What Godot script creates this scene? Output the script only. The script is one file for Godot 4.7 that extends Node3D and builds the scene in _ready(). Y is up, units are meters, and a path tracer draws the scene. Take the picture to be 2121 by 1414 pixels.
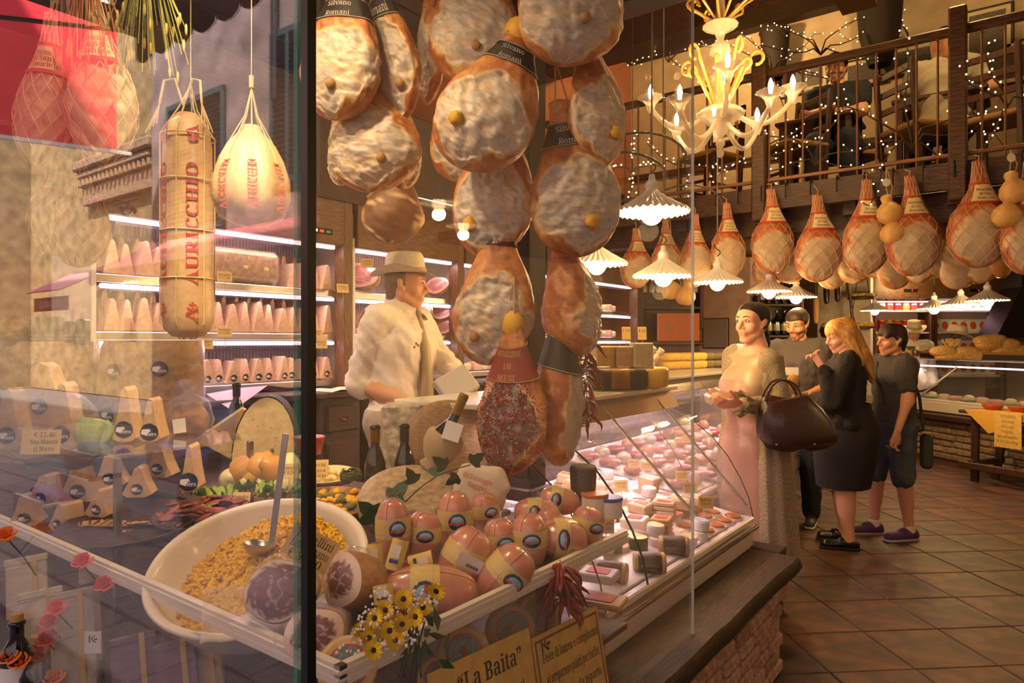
extends Node3D
# A delicatessen seen through its corner shop window. The building's walls run along x and z; the camera is turned 36.87 degrees.
const F := 1414.0
const EYE := Vector3(0, 1.47, 0)
const YAW := 0.6435011
const RIGHT := Vector3(0.8, 0, -0.6)
const FWD := Vector3(-0.6, 0, -0.8)
var taken := {}
var mats := {}
var cache := {}
var texs := {}
var rng := RandomNumberGenerator.new()
var nz := FastNoiseLite.new()
var nz1 := FastNoiseLite.new()
# ---------- places -----------------------------------------------------------
func ray(px: float, py: float) -> Vector3:
	return RIGHT * ((px - 1060.5) / F) + FWD + Vector3.UP * ((707.0 - py) / F)
func at(px: float, py: float, d: float) -> Vector3:
	return EYE + ray(px, py) * d
func on_y(px: float, py: float, y: float) -> Vector3:
	var r := ray(px, py)
	return EYE + r * ((y - EYE.y) / r.y)
func on_x(px: float, py: float, x: float) -> Vector3:
	var r := ray(px, py)
	return EYE + r * (x / r.x)
func on_z(px: float, py: float, z: float) -> Vector3:
	var r := ray(px, py)
	return EYE + r * (z / r.z)
func V(x: float, y: float, z: float) -> Vector3:
	return Vector3(x, y, z)
func T(p: Vector3, yaw := 0.0, pitch := 0.0, roll := 0.0, s := 1.0) -> Transform3D:
	var b := Basis(Vector3.UP, yaw) * Basis(Vector3.RIGHT, pitch) * Basis(Vector3.BACK, roll)
	return Transform3D(b.scaled_local(Vector3.ONE * s), p)
func rnd(a: float, b: float) -> float:
	return rng.randf_range(a, b)
const ORD := ["first", "second", "third", "fourth", "fifth", "sixth", "seventh", "eighth", "ninth", "tenth", "eleventh", "twelfth", "thirteenth", "fourteenth", "fifteenth", "sixteenth", "seventeenth", "eighteenth", "nineteenth", "twentieth", "twenty-first", "twenty-second", "twenty-third", "twenty-fourth", "twenty-fifth", "twenty-sixth", "twenty-seventh", "twenty-eighth", "twenty-ninth", "thirtieth"]
# ---------- mesh builder -----------------------------------------------------
class MB:
	var v := PackedVector3Array()
	var n := PackedVector3Array()
	var uv := PackedVector2Array()
	var c := PackedColorArray()
	var ix := PackedInt32Array()
	var col := Color(1, 1, 1)
	var xf := Transform3D.IDENTITY
	func flat(p: Array) -> void:
		var b := v.size()
		var q: Array[Vector3] = []
		for a in p:
			q.append(xf * a)
		var nn := (q[2] - q[0]).cross(q[1] - q[0]).normalized()
		for k in q.size():
			v.append(q[k]); n.append(nn); uv.append(Vector2(1.0 if k in [1, 2] else 0.0, 1.0 if k > 1 else 0.0)); c.append(col)
		for k in range(1, q.size() - 1):
			ix.append_array([b, b + k, b + k + 1])
	func loft(rings: Array, closed := true, cap0 := false, cap1 := false, cols = null) -> void:
		var b := v.size()
		var m: int = rings[0].size()
		var w := m if closed else m - 1
		var mid := Vector3.ZERO
		for i in rings.size():
			var rg: PackedVector3Array = rings[i]
			for j in m:
				var p := xf * rg[j]
				mid += p
				v.append(p); n.append(Vector3.ZERO); uv.append(Vector2(float(j) / w, float(i) / max(1, rings.size() - 1)))
				c.append(cols[i][j] if cols != null else col)
		mid /= rings.size() * m
		var i0 := ix.size()
		for i in rings.size() - 1:
			for j in w:
				var a := b + i * m + j
				var a2 := b + i * m + (j + 1) % m
				ix.append_array([a, a2, a2 + m, a, a2 + m, a + m])
		var k := i0
		while k < ix.size():
			var nn := (v[ix[k + 2]] - v[ix[k]]).cross(v[ix[k + 1]] - v[ix[k]])
			n[ix[k]] += nn; n[ix[k + 1]] += nn; n[ix[k + 2]] += nn
			k += 3
		var out := 0.0
		for q in range(b, v.size()):
			n[q] = n[q].normalized()
			out += n[q].dot((v[q] - mid).normalized())
		if out < 0.0:
			for q in range(b, v.size()):
				n[q] = -n[q]
			k = i0
			while k < ix.size():
				var t := ix[k + 1]
				ix[k + 1] = ix[k + 2]; ix[k + 2] = t
				k += 3
		if cap0:
			_cap(rings[0], rings[1], cols[0] if cols != null else null)
		if cap1:
			_cap(rings[-1], rings[-2], cols[-1] if cols != null else null)
	func _cap(r, inner, cc) -> void:
		var m := Vector3.ZERO
		var m2 := Vector3.ZERO
		for p in r: m += p
		for p in inner: m2 += p
		m /= r.size(); m2 /= inner.size()
		var nn := Vector3.ZERO
		for j in r.size():
			nn += (r[(j + 1) % r.size()] - m).cross(r[j] - m)
		var flip := nn.dot(m - m2) < 0
		if flip: nn = -nn
		var b := v.size()
		nn = (xf.basis * nn).normalized()
		v.append(xf * m); n.append(nn); uv.append(Vector2(.5, .5)); c.append(cc[0] if cc != null else col)
		for j in r.size():
			v.append(xf * r[j]); n.append(nn); uv.append(Vector2(.5, .5)); c.append(cc[j] if cc != null else col)
		for j in r.size():
			var a: int = b + 1 + j
			var a2: int = b + 1 + (j + 1) % r.size()
			if flip: ix.append_array([b, a2, a])
			else: ix.append_array([b, a, a2])
	func lathe(pr: Array, segs := 20, flute := 0.0, nf := 0, cap := false) -> void:
		var rings := []
		for i in pr.size():
			var rg := PackedVector3Array()
			for j in segs:
				var a := TAU * j / segs
				var r: float = pr[i][0]
				if nf > 0:
					r *= 1.0 + flute * cos(a * nf) * (pr[i][2] if pr[i].size() > 2 else 1.0)
				rg.append(Vector3(cos(a) * r, pr[i][1], sin(a) * r))
			rings.append(rg)
		loft(rings, true, cap, cap)
	func tube(path: PackedVector3Array, r, segs := 8, caps := true) -> void:
		var rings := []
		var t0 := (path[1] - path[0]).normalized()
		var u := t0.cross(Vector3.UP if absf(t0.y) < 0.9 else Vector3.RIGHT).normalized()
		for i in path.size():
			var t := (path[mini(i + 1, path.size() - 1)] - path[maxi(i - 1, 0)]).normalized()
			u = (u - t * u.dot(t)).normalized()
			var w := t.cross(u)
			var rr: float = r[i] if (r is Array or r is PackedFloat32Array) else r
			var rg := PackedVector3Array()
			for j in segs:
				var a := TAU * j / segs
				rg.append(path[i] + (u * cos(a) + w * sin(a)) * rr)
			rings.append(rg)
		loft(rings, true, caps, caps)
	func bar(a: Vector3, b: Vector3, r: float, segs := 6) -> void:
		tube(PackedVector3Array([a, b]), r, segs)
	func ball(ctr: Vector3, rad: Vector3, segs := 12, rows := 8) -> void:
		var rings := []
		for i in rows + 1:
			var t := PI * i / rows
			var rg := PackedVector3Array()
			for j in segs:
				var a := TAU * j / segs
				rg.append(ctr + Vector3(sin(t) * cos(a) * rad.x, -cos(t) * rad.y, sin(t) * sin(a) * rad.z))
			rings.append(rg)
		loft(rings)
	func box(ctr: Vector3, size: Vector3, ch := 0.0, tf := Transform3D.IDENTITY) -> void:
		var keep := xf
		xf = xf * tf
		var h := size * 0.5
		var cc := minf(ch, minf(h.x, minf(h.y, h.z)) * 0.95)
		for ax in 3:
			for s in [-1.0, 1.0]:
				var e := Vector3.ZERO; e[ax] = s
				var e1 := Vector3.ZERO; e1[(ax + 1) % 3] = 1
				var e2 := Vector3.ZERO; e2[(ax + 2) % 3] = 1
				var a := h[(ax + 1) % 3] - cc
				var b := h[(ax + 2) % 3] - cc
				var o: Vector3 = ctr + e * h[ax]
				if s > 0: flat([o - e1 * a - e2 * b, o - e1 * a + e2 * b, o + e1 * a + e2 * b, o + e1 * a - e2 * b])
				else: flat([o - e1 * a - e2 * b, o + e1 * a - e2 * b, o + e1 * a + e2 * b, o - e1 * a + e2 * b])
		if cc > 0.0:
			for ax in 3:
				var i1 := (ax + 1) % 3
				var i2 := (ax + 2) % 3
				for s1 in [-1.0, 1.0]:
					for s2 in [-1.0, 1.0]:
						var p := Vector3.ZERO; p[i1] = s1 * h[i1]; p[i2] = s2 * (h[i2] - cc)
						var q := Vector3.ZERO; q[i1] = s1 * (h[i1] - cc); q[i2] = s2 * h[i2]
						var l := Vector3.ZERO; l[ax] = h[ax] - cc
						if s1 * s2 > 0: flat([ctr + p - l, ctr + q - l, ctr + q + l, ctr + p + l])
						else: flat([ctr + p - l, ctr + p + l, ctr + q + l, ctr + q - l])
			for sx in [-1.0, 1.0]:
				for sy in [-1.0, 1.0]:
					for sz in [-1.0, 1.0]:
						var s := Vector3(sx, sy, sz)
						var p := ctr + s * Vector3(h.x, h.y - cc, h.z - cc)
						var q := ctr + s * Vector3(h.x - cc, h.y, h.z - cc)
						var r := ctr + s * Vector3(h.x - cc, h.y - cc, h.z)
						if sx * sy * sz > 0: flat([p, r, q])
						else: flat([p, q, r])
		xf = keep
	func ext(poly: PackedVector2Array, z0: float, z1: float) -> void:
		# polygon in x, y pulled from z0 to z1
		if Geometry2D.is_polygon_clockwise(poly):
			poly = poly.duplicate(); poly.reverse()
		var t := Geometry2D.triangulate_polygon(poly)
		for s in 2:
			var z := z1 if s == 1 else z0
			var nn := (xf.basis * Vector3(0, 0, 1 if s == 1 else -1)).normalized()
			var b := v.size()
			for p in poly:
				v.append(xf * Vector3(p.x, p.y, z)); n.append(nn); uv.append(p); c.append(col)
			var k := 0
			while k < t.size():
				var a := poly[t[k]]
				var ccw := (poly[t[k + 1]] - a).cross(poly[t[k + 2]] - a) > 0
				if ccw == (s == 1): ix.append_array([b + t[k], b + t[k + 2], b + t[k + 1]])
				else: ix.append_array([b + t[k], b + t[k + 1], b + t[k + 2]])
				k += 3
		for j in poly.size():
			var a := poly[j]
			var b2 := poly[(j + 1) % poly.size()]
			flat([Vector3(a.x, a.y, z0), Vector3(a.x, a.y, z1), Vector3(b2.x, b2.y, z1), Vector3(b2.x, b2.y, z0)])
	func done() -> ArrayMesh:
		var arr := []
		arr.resize(Mesh.ARRAY_MAX)
		arr[Mesh.ARRAY_VERTEX] = v
		arr[Mesh.ARRAY_NORMAL] = n
		arr[Mesh.ARRAY_TEX_UV] = uv
		arr[Mesh.ARRAY_COLOR] = c
		arr[Mesh.ARRAY_INDEX] = ix
		var m := ArrayMesh.new()
		m.add_surface_from_arrays(Mesh.PRIMITIVE_TRIANGLES, arr)
		return m
# ---------- nodes ------------------------------------------------------------
func numbered(called: String) -> String:
	if not taken.has(called):
		taken[called] = 0
		return called
	taken[called] += 1
	return "%s_%03d" % [called, taken[called]]
func meta(o: Node, label: String, category: String, group := "") -> void:
	o.set_meta("label", label)
	o.set_meta("category", category)
	if group != "":
		o.set_meta("group", group)
func thing(called: String, label: String, category: String, tf := Transform3D.IDENTITY, group := "") -> Node3D:
	var o := Node3D.new()
	o.name = numbered(called)
	o.transform = tf
	add_child(o)
	meta(o, label, category, group)
	return o
func part(parent: Node3D, called: String, mesh, m: Material, tf := Transform3D.IDENTITY, label := "") -> MeshInstance3D:
	var o := MeshInstance3D.new()
	o.name = called
	o.mesh = mesh.done() if mesh is MB else mesh
	o.material_override = m
	o.transform = tf
	parent.add_child(o, true)
	if label != "":
		o.set_meta("label", label)
	return o
func solo(called: String, label: String, category: String, mesh, m: Material, tf := Transform3D.IDENTITY, group := "") -> MeshInstance3D:
	var o := MeshInstance3D.new()
	o.name = numbered(called)
	o.mesh = mesh.done() if mesh is MB else mesh
	o.material_override = m
	o.transform = tf
	add_child(o)
	meta(o, label, category, group)
	return o
func frame_part(called: String, mesh, m: Material, tf := Transform3D.IDENTITY) -> MeshInstance3D:
	# a piece of the setting
	var o := MeshInstance3D.new()
	o.name = called
	o.mesh = mesh.done() if mesh is MB else mesh
	o.material_override = m
	o.transform = tf
	add_child(o)
	o.set_meta("kind", "structure")
	return o
func copy(src: Node3D, tf: Transform3D, label: String) -> Node3D:
	var base := String(src.name)
	var k := base.rfind("_")
	if k > 0 and base.substr(k + 1).is_valid_int():
		base = base.substr(0, k)
	var o: Node3D = src.duplicate()
	o.name = numbered(base)
	add_child(o)
	o.transform = tf
	o.set_meta("label", label)
	return o
func boxm(size: Vector3, ch := 0.0) -> ArrayMesh:
	var key := "b%s%s" % [size, ch]
	if not cache.has(key):
		var m := MB.new()
		m.box(Vector3.ZERO, size, ch)
		cache[key] = m.done()
	return cache[key]
func mb() -> MB:
	return MB.new()
# ---------- materials --------------------------------------------------------
func tex(key: String) -> Texture2D:
	if texs.has(key):
		return texs[key]
	var f := FastNoiseLite.new()
	f.seed = key.hash() % 1000
	var t := NoiseTexture2D.new()
	t.width = 512; t.height = 512; t.seamless = true
	var g := Gradient.new()
	var lo := 0.6
	match key:
		"blotch": f.frequency = 0.012; f.fractal_octaves = 5; lo = 0.62
		"soft": f.frequency = 0.01; f.fractal_octaves = 4; lo = 0.85
		"fine": f.frequency = 0.09; f.fractal_octaves = 4; lo = 0.72
		"speck": f.frequency = 0.05; f.noise_type = FastNoiseLite.TYPE_CELLULAR; f.fractal_octaves = 2; lo = 0.5
		"wood": f.frequency = 0.02; f.fractal_octaves = 5; f.domain_warp_enabled = true; f.domain_warp_amplitude = 18.0; lo = 0.42
		"grime": f.frequency = 0.008; f.fractal_octaves = 6; lo = 0.45
	g.set_color(0, Color(lo, lo, lo)); g.set_color(1, Color(1, 1, 1))
	t.noise = f
	t.color_ramp = g
	texs[key] = t
	return t
func ntex(key: String) -> Texture2D:
	var k2 := "n_" + key
	if texs.has(k2):
		return texs[k2]
	var f := FastNoiseLite.new()
	f.seed = key.hash() % 777
	var t := NoiseTexture2D.new()
	t.width = 512; t.height = 512; t.seamless = true; t.as_normal_map = true; t.bump_strength = 6.0
	match key:
		"fine": f.frequency = 0.08; f.fractal_octaves = 4
		"lump": f.frequency = 0.02; f.fractal_octaves = 4
		"crumple": f.frequency = 0.03; f.noise_type = FastNoiseLite.TYPE_CELLULAR; f.cellular_return_type = FastNoiseLite.RETURN_DISTANCE2_SUB; f.fractal_octaves = 3
		"wood": f.frequency = 0.025; f.fractal_octaves = 5
	t.noise = f
	texs[k2] = t
	return t
func M(key: String, colour = null, rough := 0.6, o := {}) -> StandardMaterial3D:
	if mats.has(key):
		return mats[key]
	var m := StandardMaterial3D.new()
	m.resource_name = key
	m.albedo_color = colour if colour is Color else Color(colour)
	m.roughness = rough
	m.metallic = o.get("metal", 0.0)
	m.metallic_specular = o.get("spec", 0.5)
	if o.get("vc", false):
		m.vertex_color_use_as_albedo = true
	if o.has("tex"):
		m.albedo_texture = tex(o.tex)
		m.uv1_triplanar = true
		var s = o.get("ts", 1.5)
		m.uv1_scale = s if s is Vector3 else Vector3(s, s, s)
	if o.has("nm"):
		m.normal_enabled = true
		m.normal_texture = ntex(o.nm)
		m.normal_scale = o.get("ns", 0.5)
		if not o.has("tex"):
			m.uv1_triplanar = true
			var s = o.get("ts", 1.5)
			m.uv1_scale = s if s is Vector3 else Vector3(s, s, s)
	if o.has("alpha"):
		m.transparency = BaseMaterial3D.TRANSPARENCY_ALPHA
		m.albedo_color.a = o.alpha
	if o.has("refr"):
		m.refraction_enabled = true
		m.refraction_scale = o.refr
		m.transparency = BaseMaterial3D.TRANSPARENCY_ALPHA
		m.albedo_color.a = o.get("alpha", 0.05)
	if o.has("emit"):
		m.emission_enabled = true
		m.emission = Color(o.emit)
		m.emission_energy_multiplier = o.get("e", 1.0)
	if o.has("back"):
		m.backlight_enabled = true
		m.backlight = Color(o.back)
	if o.has("coat"):
		m.clearcoat_enabled = true
		m.clearcoat = o.coat
		m.clearcoat_roughness = o.get("cr", 0.1)
	if o.has("sss"):
		m.subsurf_scatter_enabled = true
		m.subsurf_scatter_strength = o.sss
	if o.has("rim"):
		m.rim_enabled = true
		m.rim = o.rim
	mats[key] = m
	return m
# ---------- lettering --------------------------------------------------------
func text_mesh(s: String, h: float, serif := true, italic := false, bold := false) -> Array:
	var t := TextMesh.new()
	var f := SystemFont.new()
	f.font_names = PackedStringArray(["Droid Serif" if serif else "Droid Sans"])
	f.font_italic = italic
	f.font_weight = 700 if bold else 400
	t.font = f
	t.font_size = 32
	t.pixel_size = h / 32.0
	t.depth = 0.0
	t.curve_step = 3.0
	t.text = s
	return t.get_mesh_arrays()
func write(m: MB, s: String, h: float, tf: Transform3D, opts := {}) -> void:
	# lettering added to m; opts.map bends each point, opts.fit squeezes the line to a width
	var key := "t%s|%s|%s|%s" % [s, opts.get("serif", true), opts.get("italic", false), opts.get("bold", false)]
	if not cache.has(key):
		cache[key] = text_mesh(s, 1.0, opts.get("serif", true), opts.get("italic", false), opts.get("bold", false))
	var a: Array = cache[key]
	if a.size() == 0 or a[Mesh.ARRAY_VERTEX] == null:
		return
	var vs: PackedVector3Array = a[Mesh.ARRAY_VERTEX]
	var ids: PackedInt32Array = a[Mesh.ARRAY_INDEX] if a[Mesh.ARRAY_INDEX] != null else PackedInt32Array(range(vs.size()))
	var lo := INF
	var hi := -INF
	for p in vs:
		lo = minf(lo, p.x); hi = maxf(hi, p.x)
	var sx := h
	if opts.has("fit"):
		sx = minf(h * opts.get("wide", 1.0), opts.fit / maxf(hi - lo, 0.001))
	if opts.has("exact"):
		sx = opts.exact / maxf(hi - lo, 0.001)
	var b := m.v.size()
	var bend = opts.get("map", null)
	for p in vs:
		var q := Vector3((p.x - (lo + hi) * 0.5) * sx, p.y * h, 0)
		if bend != null:
			q = bend.call(q)
		m.v.append(m.xf * (tf * q)); m.n.append((m.xf.basis * tf.basis * Vector3(0, 0, 1)).normalized()); m.uv.append(Vector2.ZERO); m.c.append(m.col)
	for k in ids:
		m.ix.append(b + k)
func _ready() -> void:
	rng.seed = 20240611
	nz.seed = 7
	nz.frequency = 1.0
	nz.fractal_octaves = 4
	nz1.frequency = 1.0
	nz1.fractal_type = FastNoiseLite.FRACTAL_NONE
	# camera, sky, exposure
	var cam := Camera3D.new()
	cam.position = EYE
	cam.rotation.y = YAW
	cam.fov = rad_to_deg(2.0 * atan(707.0 / F))
	cam.near = 0.05
	add_child(cam)
	var env := Environment.new()
	env.background_mode = Environment.BG_SKY
	var sm := ProceduralSkyMaterial.new()
	sm.sky_top_color = Color(0.8, 0.84, 0.9)
	sm.sky_horizon_color = Color(0.95, 0.95, 0.95)
	sm.ground_bottom_color = Color(0.4, 0.4, 0.42)
	sm.ground_horizon_color = Color(0.6, 0.6, 0.62)
	var sky := Sky.new()
	sky.sky_material = sm
	env.sky = sky
	env.background_energy_multiplier = SKY_E
	env.tonemap_mode = Environment.TONE_MAPPER_LINEAR
	env.tonemap_exposure = EXPO
	env.sdfgi_enabled = true
	env.ssao_enabled = true
	env.ssil_enabled = true
	var we := WorldEnvironment.new()
	we.environment = env
	add_child(we)
	var sun := DirectionalLight3D.new()
	sun.light_color = Color(1.0, 0.93, 0.84)
	sun.light_energy = SUN_E
	sun.light_angular_distance = 1.5
	sun.shadow_enabled = true
	sun.basis = Basis.looking_at(V(-0.28, -0.85, 0.46), Vector3.UP)
	add_child(sun)
	shell()
	street()
	shop_window()
	wall_fridges()
	counter_case()
	lamps()
	mezzanine()
	hams()
	people()
	tray_goods()
	left_goods()
	fridge_goods()
	case_goods()
	far_shop()
	print("built in ", Time.get_ticks_msec(), " ms")
const SKY_E := 6.0
const SUN_E := 7.5
const EXPO := 1.0
# ---------- the building -----------------------------------------------------
func slab(called: String, lo: Vector3, hi: Vector3, m: Material, ch := 0.0) -> MeshInstance3D:
	return frame_part(called, boxm(hi - lo, ch), m, Transform3D(Basis(), (lo + hi) * 0.5))
func mat_wood() -> Material:
	return M("dark wood", "#5a3820", 0.5, {"tex": "wood", "ts": V(9, 1.2, 9), "nm": "wood", "ns": 0.3})
func mat_woodx() -> Material:
	return M("dark wood along", "#5a3820", 0.5, {"tex": "wood", "ts": V(1.2, 9, 9), "nm": "wood", "ns": 0.3})
func mat_woodz() -> Material:
	return M("dark wood deep", "#5a3820", 0.5, {"tex": "wood", "ts": V(9, 9, 1.2), "nm": "wood", "ns": 0.3})
func mat_steel() -> Material:
	return M("brushed steel", "#b9b4ac", 0.28, {"metal": 1.0})
func mat_chrome() -> Material:
	return M("chrome", "#d8d2c8", 0.12, {"metal": 1.0})
func mat_glass() -> Material:
	return M("clear glass", "#ffffff", 0.0, {"alpha": 0.03})
func shell() -> void:
	var plaster := M("cream plaster", "#e2d2b4", 0.9, {"tex": "soft", "ts": 0.6})
	var terra := M("terracotta plaster", "#b06a44", 0.9, {"tex": "soft", "ts": 0.6})
	var dark := M("smoked ceiling boards", "#4a2d1a", 0.6, {"tex": "wood", "ts": V(8, 8, 1.0)})
	var grout := M("floor grout", "#4a3a2c", 0.95, {"tex": "fine", "ts": 3.0})
	# floor with its terracotta tiles
	var fl := slab("floor", V(-4.2, -0.2, -13.8), V(3.4, -0.008, -0.62), grout)
	var tm := boxm(V(0.394, 0.02, 0.394), 0.004)
	var tones := []
	for k in 5:
		tones.append(M("floor tile %d" % k, ["#6e452a", "#664028", "#764a2c", "#6a3f26", "#624029"][k], 0.6, {"tex": "grime", "ts": 0.9 + 0.17 * k, "nm": "fine", "ns": 0.15}))
	var turn := deg_to_rad(41.5)
	var bs := Basis(Vector3.UP, turn)
	for i in range(-40, 40):
		for j in range(-40, 40):
			var p: Vector3 = bs * V(i * 0.4 + 0.13, 0, j * 0.4 + 0.05)
			var w := p + V(0.2, 0, -6)
			if w.x > -1.75 and w.x < 0.35 and w.z < -2.7 and w.z > -11.2 and (w.x > -1.2 or w.z < -3.0):
				part(fl, "tile", tm, tones[rng.randi() % 5], Transform3D(bs, w - fl.position + V(0, -0.011 + rnd(-0.001, 0.001), 0)))
	slab("wall_left", V(-4.2, 0, -13.8), V(-3.92, 5.0, -0.62), terra)
	slab("wall_back", V(-4.2, 0, -13.8), V(3.4, 5.0, -13.5), plaster)
	slab("wall_right", V(3.1, 0, -13.8), V(3.4, 5.0, -0.62), plaster)
	slab("ceiling", V(-4.2, 4.9, -13.8), V(3.4, 5.2, -0.3), dark)
	# boarded soffit over the display and the serving side
	var so := slab("ceiling_soffit", V(-3.92, 2.98, -2.55), V(-1.0, 3.06, -0.62), dark)
	for k in 12:
		part(so, "board", boxm(V(0.225, 0.012, 1.9), 0.004), dark, Transform3D(Basis(), V(-1.33 + k * 0.24, -0.046, 0)))
	slab("trim_soffit_edge", V(-1.12, 2.86, -2.6), V(-0.96, 3.12, -0.62), mat_woodz())
	slab("trim_soffit_beam", V(-3.92, 2.84, -2.62), V(-1.0, 3.1, -2.48), mat_woodx())
	# facade over the shop window and beside it
	var fac := M("facade plaster", "#c9a98c", 0.92, {"tex": "soft", "ts": 0.5})
	slab("wall_facade_upper", V(-20, 3.12, -0.62), V(9, 10, -0.3), fac)
	slab("wall_facade_left", V(-20, 0, -0.9), V(-4.2, 3.12, -0.5), fac)
	slab("wall_facade_right", V(2.2, 0, -0.9), V(9, 3.12, -0.5), fac)
	# the post the hams hang round
	var post := thing("timber_post", "dark square timber post the hams hang around", "post", T(at(1088, 707, 2.58) * V(1, 0, 1)))
	part(post, "shaft", boxm(V(0.115, 2.1, 0.115), 0.006), M("blackened post", "#38220f", 0.8, {"tex": "wood", "ts": V(9, 1.2, 9)}), T(V(0, 1.93, 0)))
	part(post, "collar", boxm(V(0.15, 0.05, 0.15), 0.006), mat_woodx(), T(V(0, 0.905, 0)))
	for s in [-1, 1]:
		part(post, "peg_rail", boxm(V(0.03, 0.03, 0.7), 0.004), mat_woodz(), T(V(0.2 * s, 2.8, 0.05)))
	# spotlights in the soffit that light the window display from above
	var sps := [V(-1.05, 2.95, -1.0), V(-1.05, 2.95, -1.75), V(-1.6, 2.95, -0.72), V(-2.75, 2.95, -0.74), V(-2.3, 2.95, -1.7), V(-3.2, 2.95, -1.3), V(-1.55, 2.95, -1.0), V(-1.2, 2.95, -0.7)]
	for k in sps.size():
		var sp := thing("ceiling_spotlight", "small round spotlight in the boarded soffit, %s from the window corner" % ORD[k], "spotlight", T(sps[k]))
		var lm := mb()
		lm.ball(V(0, -0.012, 0), V(0.03, 0.016, 0.03), 12, 6)
		var rm := mb()
		rm.lathe([[0.034, 0.0], [0.046, -0.004], [0.046, 0.012], [0.034, 0.012]], 16)
		part(sp, "rim", rm, mat_steel())
		part(sp, "lamp_lens", lm, M("spot lens", "#ffe2b0", 0.3, {"emit": "#ffd9a0", "e": 20.0}))
		var li := SpotLight3D.new()
		li.light_color = Color(1, 0.86, 0.66)
		li.light_energy = SPOT_E * (1.7 if k in [2, 3] else (0.8 if k == 6 else (5.0 if k == 7 else 1.0)))
		li.light_size = 0.03
		li.spot_range = 20
		li.spot_angle = 62 if k < 7 else 19
		li.spot_attenuation = 2.0
		li.shadow_enabled = true
		li.transform = Transform3D(Basis.looking_at([V(-0.1, -1, -0.15), V(-0.2, -1, 0), V(-0.05, -1, -0.7), V(-0.05, -1, -0.7), V(-0.1, -1, -0.2), V(0.1, -1, -0.5), V(-0.5, -1, -0.3), V(-1.14, -1.85, -0.8)][k], Vector3.RIGHT), sps[k] + V(0, -0.04, 0))
		add_child(li)
const SPOT_E := 0.95
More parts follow.
